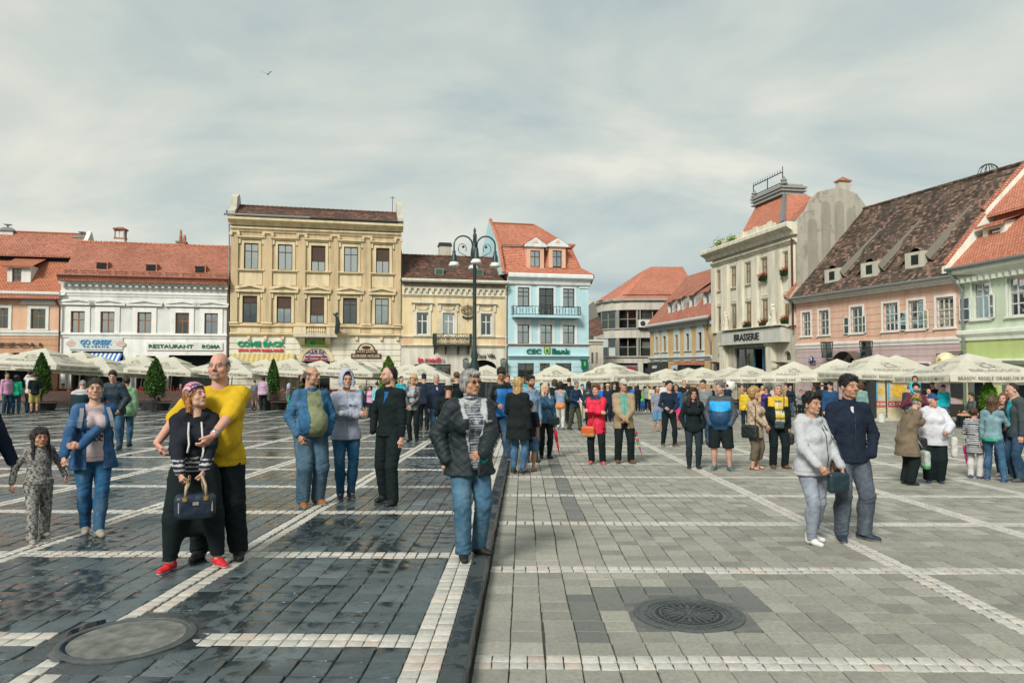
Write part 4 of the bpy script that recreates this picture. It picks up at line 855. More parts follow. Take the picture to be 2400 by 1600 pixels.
xa, xb=b.x(920+1112/3.921, -.75), b.x(920+1728/3.921, -.75); MB().box(xa, xb, -.85, 0.02, Z(962), Z(940)).build('balcony_slab', m, b.root); b.railing('balcony_railing', xa, xb, -.8, Z(940), Z(862), M_METAL, 22)
GC=plain('bank_green_letters', (.0, .12, .075), .35)
sg=b.sign('dark green serif bank lettering with shield on the blue house', [('CEC', .165, .5, .33, .62, GC), ('Bank', .79, .52, .42, .68, GC)], z3(1228, 1228), z3(1630, 1308), GC, bold=.028)
MB().extrude_xz([(-.25, .42), (-.25, -.1), (0, -.42), (.25, -.1), (.25, .42)][::1], -.02, .06).build('shield', plain('shield_green', (.05, .2, .03), .4), sg).matrix_basis=T(-.13, 0, 0); MB().extrude_xz([(-.19, .36), (-.19, -.06), (0, -.3), (.19, -.06), (.19, .36)], -.04, -.02).build('shield_face', plain('shield_yellow', (.5, .5, .08), .4), sg).matrix_basis=T(-.13, 0, 0)
MB().extrude_xz([(-.03, .3), (-.13, .05), (-.03, -.2), (.02, -.02)], -.055, -.04).extrude_xz([(.04, .3), (.02, .0), (.04, -.2), (.13, .05)], -.055, -.04).build('shield_leaf', GC, sg).matrix_basis=T(-.13, 0, 0)
p=b.p(*z3(1765, 1383), -.3); sb=empty('hanging_bank_sign', b.M@p, b.ang, 'small dark green projecting sign at the blue house corner', 'sign'); MB().box(-.28, .28, -.05, .05, -.45, .4).build('panel', GC, sb); MB().box(-.3, .3, .05, .3, .32, .38).build('bracket', M_METAL, sb); MB().extrude_xz([(-.08, .2), (-.08, -.1), (0, -.2), (.08, -.1), (.08, .2)], -.07, -.05).build('shield', plain('shield_lime', (.2, .4, .05), .5), sb)
P=lambda zx, zy, y:b.p(*z3(zx, zy), y)
e0, e1=P(1050, 552, -.5), P(1845, 560, -.5); ze=(e0.z+e1.z)/2; e0.z=e1.z=ze; e0.x=-.35
k0=P(1045, 303, 1.3); k1=P(1640, 318, 1.3); zk=(k0.z+k1.z)/2; k0.z=k1.z=zk; k0.x=-.3
t0=P(985, 88, 5.0); t1=P(1300, 112, 5.0); zt_=(t0.z+t1.z)/2; t0.z=t1.z=zt_; t0.x=-.35
e2, k2=Vector((e1.x, 11, ze)), Vector((k1.x+.2, 8.7, zk)); m0=e0.lerp(k0, .3)+Vector((0, .35, 0)); m1=e1.lerp(k1, .38)+Vector((-.25, .45, -.1)); m0.z=m1.z=e0.z+(zk-ze)*.28; m2=Vector((m1.x, 10, m1.z))
mb=MB(); mb.poly([e0, e1, m1, m0]).poly([m0, m1, k1, k0]).poly([e1, e2, m2, m1]).poly([m1, m2, k2, k1]); mb.poly([e0, e1, (e1.x, e1.y, ze-.1), (e0.x, e0.y, ze-.1)]); rf=mb.build('lower_roof', M_T_BRIGHT, b.root)
mb=MB(); d=Vector((0, -.15, .06)); mb.poly([k0+d, k1+d+Vector((.1, 0, 0)), t1, t0]).poly([k1+d+Vector((.1, 0, 0)), k2, Vector((t1.x, 6, t1.z)), t1]).poly([t0, t1, (t1.x, 6, t1.z), (t0.x, 6, t0.z)]); mb.build('upper_roof', M_T_BRIGHT, b.root)
MB().tube([k0+d, k1+d], .06, 6).tube([t0, t1], .11, 6).tube([t1, k1+d], .11, 6).tube([k1, m1, e1], .09, 6).build('ridge_tiles', M_T_ORANGE, b.root)
mb=MB().extrude_yz([(-.45, ze-.1), (-.1, m0.z), (1.2, zk+.1), (5.0, zt_+.25), (9, zk), (9, ze-.1)], -.62, -.35); mb.build('gable_wall', m, b.root); MB().tube([(-.48, -.45, ze), (-.48, -.05, m0.z+.1), (-.48, 1.2, zk+.15), (-.48, 5.0, zt_+.32)], .16, 6).build('verge_tiles', M_T_BRIGHT, b.root)
mp=plaster('peach_plaster', H('#dba684', 1.3), amt=.1)
for(xa, xb, ca, cb) in((1268, 1357, 1305, 222), (1473, 1558, 1512, 228)):
 yd=.35; bo=b.op; b.op=[]; r=(b.x(920+xa/3.921, yd), b.x(920+xb/3.921, yd), b.p(*z3(xa, 490), yd).z, b.p(*z3(xa, 340), yd).z); b.window(r, 'brown', 2, .62, y=yd, curtain='right'); b.op=bo
 x0, x1, q0, q1=r; mb=MB(); mb.box(x0-.33, x0, yd-.02, yd+2, q0-.1, q1+.35).box(x1, x1+.33, yd-.02, yd+2, q0-.1, q1+.35).box(x0, x1, yd-.02, yd+.2, q1, q1+.35); dm=mb.build('dormer', mp, b.root)
 zb_=q1+.3; za_=b.p(*z3(ca, cb), yd).z; xm=(x0+x1)/2; mb=MB(); mb.extrude_xz([(x0-.55, zb_), (x1+.55, zb_), (x1+.5, zb_+.2), (xm, za_), (x0-.5, zb_+.2)], yd-.2, yd+.05); mb.build('dormer_pediment', mt, dm); MB().extrude_xz([(xm-.25, zb_+.3), (xm+.25, zb_+.3), (xm, zb_+.65)], yd-.22, yd-.2).build('pediment_inset', mp, dm)
 MB().poly([(x0-.55, yd-.2, zb_+.2), (xm, yd-.2, za_+.03), (xm, yd+3.2, za_+.03), (x0-.55, yd+2.2, zb_+.2)]).poly([(x1+.55, yd-.2, zb_+.2), (x1+.55, yd+2.2, zb_+.2), (xm, yd+3.2, za_+.03), (xm, yd-.2, za_+.03)]).build('dormer_roof', M_T_BRIGHT, dm)
MB().box(k1.x-.2, k1.x+1.1, 4, 6, m1.z, zk+.7).build('side_dormer', mp, b.root); MB().box(k1.x-.4, k1.x+1.25, 3.8, 6.2, zk+.68, zk+.85).build('side_dormer_roof', M_T_BRIGHT, b.root)
b.pipe([(W+.3, -.6, ze-.1), (W+.2, -.35, ze-.5), (W+.06, -.05, ze-.9)], M_WFR['dark'], .05)
# -- smooth solids: signed distances meshed with surface nets
class Field:
 def __init__(s, lo, hi, h):
  s.h=h; s.lo=np.array(lo, float)-3*h; n=np.ceil((np.array(hi)+3*h-s.lo)/h).astype(int)+1; s.n=n
  s.f=np.full(tuple(n), 0.25, np.float32); s.ax=[(s.lo[i]+h*np.arange(n[i])).astype(np.float32) for i in range(3)]
 def sub(s, lo, hi, m):
  sl=[]
  for i in range(3):
   a=int(max(0, math.floor((lo[i]-m-s.lo[i])/s.h))); b=int(min(s.n[i], math.ceil((hi[i]+m-s.lo[i])/s.h)+1))
   if b<=a:return None, None
   sl.append(slice(a, b))
  X, Y, Z=np.meshgrid(s.ax[0][sl[0]], s.ax[1][sl[1]], s.ax[2][sl[2]], indexing='ij', sparse=True); return tuple(sl), (X, Y, Z)
 def union(s, sl, d, k):
  a=s.f[sl]
  if k>0:
   h=np.clip(.5+.5*(a-d)/k, 0, 1); s.f[sl]=a+(d-a)*h-k*h*(1-h)
  else:s.f[sl]=np.minimum(a, d)
 def cone(s, a, b, ra, rb, k=0.02, lat=None, kl=1.0, ko=1.0, sub=False, fold=None):
  a, b=np.array(a, float), np.array(b, float); rm=max(ra, rb)*max(kl, ko, 1); lo=np.minimum(a, b)-rm; hi=np.maximum(a, b)+rm
  sl, g=s.sub(lo, hi, k+.05)
  if sl is None:return
  X, Y, Z=g; ba=b-a; L2=max(1e-9, float(ba@ba)); px, py, pz=X-a[0], Y-a[1], Z-a[2]
  t=np.clip((px*ba[0]+py*ba[1]+pz*ba[2])/L2, 0, 1); wx, wy, wz=px-t*ba[0], py-t*ba[1], pz-t*ba[2]; r=ra+(rb-ra)*t
  if lat is None:d=np.sqrt(wx*wx+wy*wy+wz*wz)-r
  if fold is not None:
   am, wl_, c0, wd, ph=fold; L=math.sqrt(L2); q=t*L/wl_*6.283+ph+(wx*1.0-wy*.7+wz*.6)*38; d=d-am*(np.sin(q)*(.6+.4*np.sin(q*.37+ph*2)))*np.exp(-((t-c0)/wd)**2)
  if lat is None:pass
  else:
   l=np.array(lat, float); wl=wx*l[0]+wy*l[1]+wz*l[2]; w2=wx*wx+wy*wy+wz*wz-wl*wl
   d=(np.sqrt((wl/kl)**2+np.maximum(w2, 0)/ko**2)-r)*min(kl, ko)
  if sub:
   a0=s.f[sl]; h=np.clip(.5-.5*(a0+d)/max(k, 1e-6), 0, 1); s.f[sl]=a0+(-d-a0)*h+k*h*(1-h)
  else:s.union(sl, d, k)
 def ell(s, c, r, k=0.02, M=None, sub=False):
  c=np.array(c, float); r=np.array(r, float); rm=r.max() if M is not None else r
  sl, g=s.sub(c-rm, c+rm, k+.04)
  if sl is None:return
  X, Y, Z=g; p=[X-c[0], Y-c[1], Z-c[2]]
  if M is not None:p=[p[0]*M[0][i]+p[1]*M[1][i]+p[2]*M[2][i] for i in range(3)]
  k0=np.sqrt((p[0]/r[0])**2+(p[1]/r[1])**2+(p[2]/r[2])**2); k1=np.sqrt((p[0]/r[0]**2)**2+(p[1]/r[1]**2)**2+(p[2]/r[2]**2)**2)
  d=k0*(k0-1)/np.maximum(k1, 1e-6)
  if sub:
   a0=s.f[sl]; h=np.clip(.5-.5*(a0+d)/max(k, 1e-6), 0, 1); s.f[sl]=a0+(-d-a0)*h+k*h*(1-h)
  else:s.union(sl, d, k)
 def grid(s):return np.meshgrid(*s.ax, indexing='ij', sparse=True)
 def clip(s, n, c):
  X, Y, Z=s.grid(); s.f=np.maximum(s.f, (X*n[0]+Y*n[1]+Z*n[2]-c).astype(np.float32))
 def noise(s, amp, freq, seed=0, stretch=(1, 1, 1)):
  I=np.nonzero(np.abs(s.f)<.03+s.h); X, Y, Z=(s.ax[i][I[i]] for i in range(3)); r=np.random.RandomState(seed); d=0
  for i in range(4):
   w=r.uniform(-1, 1, 3); w/=np.linalg.norm(w); w*=freq*(1+.7*i)*np.array(stretch); ph=r.uniform(0, 6.28, 2)
   w2=np.roll(w, 1)*.8; d=d+np.sin(X*w[0]+Y*w[1]+Z*w[2]+ph[0])*np.sin(X*w2[0]-Y*w2[1]+Z*w2[2]+ph[1])/(1+.5*i)
  s.f[I]+=(amp*d).astype(np.float32)
 def rbox(s, c, hs, r):
  X, Y, Z=s.grid(); q=[np.abs(v-c[i])-(hs[i]-r) for i, v in enumerate((X, Y, Z))]; o=np.sqrt(sum(np.maximum(v, 0)**2 for v in q)); s.f=np.minimum(s.f, (o+np.minimum(np.maximum(np.maximum(q[0], q[1]), q[2]), 0)-r).astype(np.float32))
 def mesh(s):
  f=s.f; sg=f<0; c=np.zeros(tuple(s.n-1), np.int8); O=[(i, j, k) for i in(0, 1) for j in(0, 1) for k in(0, 1)]; n=s.n-1
  for i, j, k in O:c+=sg[i:i+n[0], j:j+n[1], k:k+n[2]]
  mask=(c>0)&(c<8); I, J, K=np.nonzero(mask); N=len(I)
  if N==0:return np.zeros((0, 3)), np.zeros((0, 4), int)
  idx=np.full(mask.shape, -1, np.int32); idx[mask]=np.arange(N); pos=np.zeros((N, 3)); cnt=np.zeros(N)
  for a in O:
   for ax in range(3):
    if a[ax]:continue
    b_=list(a); b_[ax]=1; fa=f[I+a[0], J+a[1], K+a[2]]; fb=f[I+b_[0], J+b_[1], K+b_[2]]; cr=(fa<0)!=(fb<0); t=np.where(cr, fa/np.where(cr, fa-fb, 1), 0)
    for q in range(3):pos[:, q]+=cr*(a[q]+(t if q==ax else 0))
    cnt+=cr
  V=s.lo+(np.stack([I, J, K], 1)+pos/cnt[:, None])*s.h; Fs=[]
  for ax in range(3):
   u, v=(ax+1)%3, (ax+2)%3; sa=[slice(None)]*3; sb=[slice(None)]*3; sa[ax]=slice(0, -1); sb[ax]=slice(1, None)
   A, B=sg[tuple(sa)], sg[tuple(sb)]; e=np.array(np.nonzero(A!=B)).T
   if not len(e):continue
   e=e[(e[:, u]>=1)&(e[:, v]>=1)&(e[:, u]<n[u])&(e[:, v]<n[v])]; ins=A[e[:, 0], e[:, 1], e[:, 2]]
   def g(du, dv):q=e.copy(); q[:, u]-=du; q[:, v]-=dv; return idx[q[:, 0], q[:, 1], q[:, 2]]
   quad=np.stack([g(1, 1), g(0, 1), g(0, 0), g(1, 0)], 1); quad[~ins]=quad[~ins][:, ::-1]; Fs.append(quad)
  Fa=np.concatenate(Fs); return V, Fa[(Fa>=0).all(1)]
def np_mesh(name, V, Fq, col=None, smooth=True):
 me=bpy.data.meshes.new(name); n, m=len(V), len(Fq); me.vertices.add(n); me.vertices.foreach_set('co', np.asarray(V, np.float32).ravel())
 me.loops.add(m*4); me.loops.foreach_set('vertex_index', np.asarray(Fq, np.int32).ravel()); me.polygons.add(m); me.polygons.foreach_set('loop_start', np.arange(0, m*4, 4, dtype=np.int32))
 me.polygons.foreach_set('use_smooth', np.full(m, smooth)); me.update(calc_edges=True)
 if col is not None:
  at=me.color_attributes.new('Col', 'FLOAT_COLOR', 'POINT'); c=np.ones((n, 4), np.float32); c[:, :3]=col; at.data.foreach_set('color', c.ravel())
 return me
def smooth_v(V, Fq, it=1, w=.5):
 n=len(V)
 for _ in range(it):
  S=np.zeros((n, 3)); C=np.zeros(n)
  for a in range(4):
   i, j=Fq[:, a], Fq[:, (a+1)%4]
   for q in range(3):S[:, q]+=np.bincount(i, V[j, q], n)+np.bincount(j, V[i, q], n)
   C+=np.bincount(i, minlength=n)+np.bincount(j, minlength=n)
  V=V*(1-w)+w*S/np.maximum(C, 1)[:, None]
 return V
def sdf_mesh(prims, h, k=.03):
 pts=np.array([q for p in prims for q in p[1:3] if isinstance(q, tuple)]); rm=max(max(p[-1], p[-2] if not isinstance(p[-2], tuple) else 0) for p in prims); F=Field(pts.min(0)-rm, pts.max(0)+rm, h)
 for p in prims:
  if p[0]=='cone':F.cone(p[1], p[2], p[3], p[4], k)
  else:F.ell(p[1], (p[2], )*3, k)
 V, Fq=F.mesh(); return np_mesh('carving', V, Fq)
 # -- buildings on the far right side and down the street
def z5b(x, y):return(1660+x/5.227, 600+y/5.227)
# ---- far street houses glimpsed past the blue house
b=Bld('distant_street_house', 'pale distant street house with grey and red roof glimpsed beside the blue house', 1365, 78, 1414, 78)
m=plaster('pale_far_plaster', H('#cfc8b4', 1.2), amt=.3); W=b.W; zt=b.zz(1395, 796)
for a, c in((1386, 1391), (1396, 1401)):b.window((b.x(a), b.x(c), b.zz(1390, 852), b.zz(1390, 826)), 'ochre', 1, .5)
b.walls('wall', 0, W, -1.5, zt, m); b.mould('cornice', 0, W, zt-.5, zt, .3, m)
MB().poly([(0, -.4, zt), (W, -.4, zt+.6), (W, 3.5, zt+2.9), (0, 3.5, zt+1.9)]).build('lower_roof', M_T_OLD, b.root); MB().poly([(0, 3.4, zt+1.8), (W, 3.4, zt+2.6), (W, 9, zt+5.2), (0, 9, zt+3.2)]).build('upper_roof', plain('grey_roof', (.12, .115, .10), .85), b.root)
MB().box(0, W, 9, 10, zt, zt+5.2).build('rear_wall', m, b.root)
# ---- curved modern block
MOD_D=92.0
b=Bld('curved_block', 'grey modern corner block with curved ribbon windows and red hipped roof', 1412, MOD_D, 1600, MOD_D)
m=plaster('grey_render', H('#c4bfb0', 1.15), amt=.35); ms=plaster('grey_sill', H('#a8a394', 1.1), amt=.4); W=b.W
Zm=lambda zy:b.zz(1500, 600+zy/5.227); Xm=lambda zx:b.x(1360+zx/5.228)
plan=[(Xm(268), 7.0), (Xm(275), 4.6), (Xm(330), 2.6), (Xm(440), 1.0), (Xm(560), .25), (Xm(700), 0.0), (Xm(1200), 0.0), (Xm(1500), 0)]
def ribbon(name, z0, z1, mat, off=0.0, yoff=0.0, parent=None):
 mb=MB()
 for(x0, y0), (x1, y1) in zip(plan, plan[1:]):mb.quad((x0-off, y0-off+yoff, z0), (x1, y1-off+yoff, z0), (x1, y1-off+yoff, z1), (x0-off, y0-off+yoff, z1))
 for(x0, y0), (x1, y1) in zip(plan, plan[1:]):
  for zz in(z0, z1):mb.quad((x0-off, y0-off+yoff, zz), (x1, y1-off+yoff, zz), (x1, y1+.4+yoff, zz), (x0-off, y0+.4+yoff, zz))
 return mb.build(name, mat, parent or b.root)
ribbon('parapet_band', Zm(655), Zm(545), m); ribbon('cornice', Zm(545), Zm(525), ms, .3); ribbon('floor_band', Zm(1000), Zm(885), m); ribbon('sill', Zm(892), Zm(878), ms, .15); ribbon('shop_band', Zm(1310), Zm(1225), m); ribbon('sill', Zm(1240), Zm(1222), ms, .18); ribbon('ground_floor_wall', -1.5, Zm(1310), M_WFR['dark'], 0, .8)
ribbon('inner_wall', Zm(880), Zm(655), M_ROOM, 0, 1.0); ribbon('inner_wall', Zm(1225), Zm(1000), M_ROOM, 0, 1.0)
for zb_, zt_ in((880, 655), (1225, 1000)):
 for i, (xa, xb) in enumerate(((305, 452), (490, 697), (740, 1045), (1090, 1300))):
  def py(zx):
   x=Xm(zx)
   for(x0, y0), (x1, y1) in zip(plan, plan[1:]):
    if x0<=x<=x1:return y0+(y1-y0)*(x-x0)/(x1-x0)
   return 0
  x0, x1, y0, y1=Xm(xa), Xm(xb), py(xa)+.35, py(xb)+.35; mb=MB(); z0, z1v=Zm(zb_), Zm(zt_); n=(2, 2, 2, 1)[i]
  L=lambda t:(x0+(x1-x0)*t, y0+(y1-y0)*t)
  for t in[k/n for k in range(n+1)]:p=L(t); mb.box(p[0]-.06, p[0]+.06, p[1]-.05, p[1]+.05, z0, z1v)
  for zz in(z0, (z0+z1v)/2, z1v):mb.tube([(*L(0), zz), (*L(1), zz)], .06, 4)
  wn_=mb.build('window', M_WFR['steel'], b.root)
  for k in range(n):
   p, q=L(k/n), L((k+1)/n)
   for zz0, zz1 in((z0, (z0+z1v)/2), ((z0+z1v)/2, z1v)):MB().quad((*p, zz0), (*q, zz0), (*q, zz1), (*p, zz1)).build('pane', M_GLASS, wn_)
  if i!=1:p, q=L(.1), L(.5); MB().quad((p[0], p[1]+.3, z0), (q[0], q[1]+.3, z0), (q[0], q[1]+.3, z1v), (p[0], p[1]+.3, z1v)).build('blind', M_CURT, wn_)
  for xx in(xa-38, xb):
   if i==0 and xx!=xb:continue
   p0, p1=Xm(xx), Xm(xx+38); MB().box(p0, p1, py(xx+19), py(xx+19)+.7, z0, z1v).build('pillar', m, b.root)
ep=plan[1:]; apex=b.p(*z4(865, 132), 9.0); ap2=b.p(*z4(750, 190), 13); ze=Zm(520)
mb=MB(); eav=[(x-.3, y-.35, ze) for x, y in ep]
for p, q in zip(eav, eav[1:]):mb.poly([p, q, apex] if q[0]<apex.x+2 else[p, q, (max(q[0], apex.x), 9, b.p(*z4(1150, 288), 9).z if q[0]>apex.x+5 else apex.z), apex])
mb.poly([eav[0], apex, ap2, (eav[0][0]+1, 15, ze)]); mb.build('roof', M_T_BRIGHT, b.root)
MB().box(apex.x+3, Xm(1500), 8.5, 10, ze, b.p(*z4(1150, 288), 9).z).build('rear_roof', M_T_BRIGHT, b.root)
for k in range(18):
 x=Xm(560+k*36); MB().tube([(x-.35, .5, ze+.55), (x+.35, .5, ze+.55)], .05, 5).build('snow_guard', M_WFR['dark'], b.root)
M_RED_SGN=plain('phone_shop_red', (.5, .01, .02), .4); M_GREYB=plain('grey_board', (.16, .17, .17), .4)
b.sign('red lettering with round white mark on grey board in the curved block', [('vodafone', .6, .5, .76, .8, M_RED_SGN), ('o', .06, .5, .1, .9, M_WHITE_TRIM)], z4(455, 1342), z4(685, 1385), M_RED_SGN, y=-.3, board=M_GREYB, bold=.04)
for zx in(735, 1065):MB().box(Xm(zx)-.35, Xm(zx)+.35, -.05, .6, -1.5, Zm(1310)).build('pillar', m, b.root)
ac=empty('air_conditioner', b.M@Vector((Xm(775), -.35, Zm(875))), b.ang, 'white air conditioner unit on the curved block sill', 'air conditioner'); MB().box(-.75, .75, -.35, .35, 0, 1.0).build('case', M_WHITE_TRIM, ac); MB().lathe([(.34, 0), (.34, .03)], n=16).build('fan_grille', M_WFR['dark'], ac).matrix_basis=T(-.2, -.36, .5)@Matrix.Rotation(R(90), 4, 'X')
# ---- gold house with dormers
b=Bld('gold_house', 'golden yellow house with red tiled roof and a row of shed dormers', 1524, 87, 1670, 70.2)
m=plaster('gold_plaster', H('#cba462', 1.3), amt=.3); mt=plaster('pale_blue_trim', H('#c3cdcb', 1.15), amt=.25); W=b.W
xs=((928, 952), (1020, 1052), (1168, 1200), (1300, 1338), (1450, 1494)); tops=(1000, 985, 968, 950, 935); bots=(1178, 1170, 1160, 1155, 1145)
zt=b.zz(1630, 600+790/5.227); z0, z1v=b.zz(1360+1319/5.228, 600+1155/5.227), b.zz(1360+1319/5.228, 600+950/5.227)
for i, (xa, xb) in enumerate(xs):
 r=(b.x(1360+xa/5.228), b.x(1360+xb/5.228), z0, z1v); b.window(r, 'brown', 1, .62, fw=.1); b.surround(r, .5, mt, .08, sill=True)
 b.box('window_panel', r[0]-.5, r[1]+.5, -.08, .03, z0-1.15, z0-.25, mt); xm=(r[0]+r[1])/2; MB().extrude_xz([(xm-.7, z1v+.5), (xm+.7, z1v+.5), (xm+.7, z1v+1.2), (xm+.3, z1v+1.7), (xm-.3, z1v+1.7), (xm-.7, z1v+1.2)], -.1, .02).build('window_crest', mt, b.root)
zb=b.zz(1600, 600+1262/5.227); b.walls('wall', 0, W, zb, zt, m); b.walls('ground_floor_wall', 0, W, -1.5, zb, m); b.mould('belt', 0, W, zb-.1, zb+.35, .25, mt); b.mould('cornice', 0, W, zt-.6, zt+.3, .5, mt)
MB().quad((W, 0, -1.5), (W, 9, -1.5), (W, 9, zt), (W, 0, zt)).build('side_wall', m, b.root)
pit=1.15; q=b.slope(*z4(1420, 212), zt, pit, -.6); mb=MB()
mb.poly([(-.4, -.6, zt), (W+.3, -.6, zt), (W+.3, q.y, q.z), (-.4, q.y, q.z)]).poly([(-.4, q.y, q.z), (W+.3, q.y, q.z), (W+.3, 2*q.y, zt), (-.4, 2*q.y, zt)]).poly([(-.4, -.6, zt), (-.4, q.y, q.z), (-.4, 2*q.y, zt)]).poly([(W+.28, -.6, zt), (W+.28, q.y, q.z), (W+.28, 2*q.y, zt)]); mb.build('roof', M_T_RED, b.root)
for(zx, zy) in((1118, 640), (1237, 610), (1383, 565), (1563, 530)):
 p=b.slope(*z4(zx, zy+45), zt, pit, -.6); x, y, z=p; bo=b.op; b.op=[]; b.window((x-.5, x+.5, z-.1, z+1.15), 'white', 1, None, y=y-.1, fw=.14); b.op=bo
 MB().box(x-.85, x-.5, y-.1, y+1.6, z-.2, z+1.35).box(x+.5, x+.85, y-.1, y+1.6, z-.2, z+1.35).box(x-.5, x+.5, y-.1, y+.2, z+1.15, z+1.35).add([(x-.85, y-.1, z), (x-.85, y+3.2, z+3.1), (x-.85, y-.1, z+1.35)], [(0, 1, 2)]).add([(x+.85, y-.1, z), (x+.85, y+3.2, z+3.1), (x+.85, y-.1, z+1.35)], [(0, 1, 2)]).build('dormer', M_WHITE_TRIM, b.root)
 MB().poly([(x-1.15, y-.4, z+1.25), (x+1.15, y-.4, z+1.25), (x+1.15, y+3.0, z+3.5), (x-1.15, y+3.0, z+3.5)]).poly([(x-1.15, y-.4, z+1.1), (x+1.15, y-.4, z+1.1), (x+1.15, y-.4, z+1.25), (x-1.15, y-.4, z+1.25)]).build('dormer_roof', M_T_RED, b.root)
b.gutter(-.3, W+.3, -.65, zt-.05, M_ZINC, .1)
xa, xb=b.x(1360+850/5.228), b.x(1360+1075/5.228); zq=b.zz(1540, 600+1300/5.227)
b.box('black_shopfront', xa, xb, -.25, .05, -1.5, zq, M_WFR['dark']); b.sign('round white mark on the black shopfront of the gold house', 'OOO', z4(912, 1342), z4(965, 1378), M_WHITE_TRIM, y=-.32, bold=.03)
xa, xb=b.x(1360+1225/5.228), b.x(1360+1515/5.228); b.box('shop_fascia', xa, xb, -.35, .05, b.zz(1620, 868), b.zz(1620, 600+1325/5.227), M_WFR['dark']); b.sign('white capitals on the dark fascia of the gold house', 'STEFANEL', z4(1283, 1348), z4(1408, 1378), M_WHITE_TRIM, y=-.42, bold=.03)
MB().extrude_yz([(.02, b.zz(1620, 848)), (-1.2, b.zz(1620, 853)), (-1.2, b.zz(1620, 855)), (.02, b.zz(1620, 855))], xa-.1, xb+.1).build('shop_canopy', M_T_RED, b.root)
xm=b.x(1360+1160/5.228); zq=b.zz(1580, 600+1320/5.227); n=12
MB().extrude_xz([(xm-1.5*math.cos(math.pi*k/n), zq-1.9+1.9*math.sin(math.pi*k/n)) for k in range(n+1)]+[(xm+1.5, -1), (xm-1.5, -1)], -.08, .02).build('door_surround', mt, b.root); MB().extrude_xz([(xm-1.05*math.cos(math.pi*k/n), zq-2.0+1.5*math.sin(math.pi*k/n)) for k in range(n+1)]+[(xm+1.05, -1), (xm-1.05, -1)], -.1, -.08).build('doorway', M_ROOM, b.root)
b.pipe([(W+.1, -.5, zt-.1), (W-1.0, -.1, zt-1.2), (W-.15, -.1, zt-2.4), (W-.15, -.1, -1)], M_ZINC, .08)
# ---- stone building with mansard tower
b=Bld('stone_brasserie', 'tall pale stone building with pilasters, carved figures and tiled tower roof', 1672, 69.4, 1872, 55.2)
m=plaster('pale_stone', H('#c6bfa8', 1.45), dirt=(.17, .16, .13), amt=.45); md=plaster('warm_stone', H('#b0a892', 1.35), dirt=(.15, .14, .11), amt=.4); W=b.W
def zz5(zx, zy, y=0):return b.p(*z5(zx, zy), y).z
def xx5(zx, y=0):return b.x(1640+zx/3.074, y)
cols=((137, 168), (236, 280), (342, 387), (457, 508), (618, 656)); zu1, zu0=zz5(480, 660), zz5(480, 818); zl1, zl0=zz5(480, 957), zz5(480, 1148)
for i, (a, c) in enumerate(cols):
 x0, x1=xx5(a), xx5(c)
 for j, (q0, q1) in enumerate(((zu0, zu1), (zl0, zl1))):
  b.window((x0, x1, q0, q1), 'ochre', 2, .62, fw=.13, deep=.12, curtain='full' if(i<3 and j==0) else None, glass=M_GLASS_SKY); b.mould('window_head', x0-.1, x1+.1, q1, q1+.2, .12, m)
 b.mould('window_sill', x0-.1, x1+.1, zu0-.22, zu0, .18, m); b.mould('spandrel_moulding', x0, x1, zl1+.22, zl1+.4, .08, m)
xe=[0]+[xx5(v) for v in(165, 215, 282, 322, 390, 432, 510, 555, 560, 612, 660)]+[W]
for xa, xb in((xx5(100), xx5(126)), (xx5(170), xx5(215)), (xx5(283), xx5(322)), (xx5(390), xx5(432)), (xx5(512), xx5(556)), (xx5(562), xx5(606)), (xx5(662), xx5(700))):b.box('pilaster', max(.02, xa), min(W-.02, xb), -.22, .03, zz5(480, 1165), zz5(480, 628), m)
zl=zz5(480, 1160)
for a, c in((130, 160), (605, 655)):
 x0, x1=xx5(a), xx5(c); zt_, zb_=zz5((a+c)/2, 1345 if a<300 else 1328), zz5((a+c)/2, 1395); b.op.append((x0, x1, zb_, zt_)); xm=(x0+x1)/2; ra=(x1-x0)/2; n=12; zc=zt_-ra; mb=MB()
 mb.extrude_xz([(x0, zt_+.01), (x0, zc)]+[(xm-ra*math.cos(math.pi*k/n), zc+ra*math.sin(math.pi*k/n)) for k in range(1, n//2+1)], -.01, .3); mb.extrude_xz([(x1, zt_+.01)]+[(xm-ra*math.cos(math.pi*k/n), zc+ra*math.sin(math.pi*k/n)) for k in range(n//2, n)]+[(x1, zc)], -.01, .3); mb.build('niche_arch', md, b.root); b.box('niche_pane', x0, x1, .28, .32, zb_, zt_, M_GLASS); b.box('niche_backing', x0, x1, .7, .75, zb_, zt_, M_ROOM)
 b.mould('shop_canopy', x0-.5, x1+.5, zb_-.35, zb_-.05, .9, md); b.op.append((x0-.3, x1+.3, -1.4, zb_-.4)); b.box('shop_interior', x0-.4, x1+.4, .5, .6, -1.5, zb_-.4, M_ROOM)
px0, px1=xx5(250), xx5(508); pzt=zz5(380, 1303); b.op.append((px0, px1, -1.4, pzt))
zcor=zz5(380, 575); b.walls('wall', 0, W, zl, zcor+.6, m, deep=.12); b.walls('ground_floor_wall', 0, W, -1.5, zl, md, deep=.3)
b.box('entrance_interior', px0-.1, px1+.1, 1.6, 1.7, -1.5, pzt, M_ROOM)
M_TEAL=plain('teal_door', (.02, .10, .13), .35, .5); fr=MB()
for k in range(5):x=px0+(px1-px0)*k/4; fr.box(x-.09, x+.09, .2, .32, -1.5, pzt)
fr.box(px0, px1, .2, .32, pzt-.15, pzt); fr.build('door_frame', M_TEAL, b.root)
for k in(0, 1, 3):x=px0+(px1-px0)*k/4; MB().box(x+.09, x+(px1-px0)/4-.09, .25, .27, -1.5, pzt-.15).build('door_pane', glass_mat('teal_glass', (.12, .3, .36), .2), b.root)
mb=MB().box(xx5(430), xx5(470), .9, 1.2, zz5(430, 1435), zz5(430, 1418)); mb.build('yellow_lamp_shade', plain('yellow_shade', (.65, .36, .01), .5), b.root)
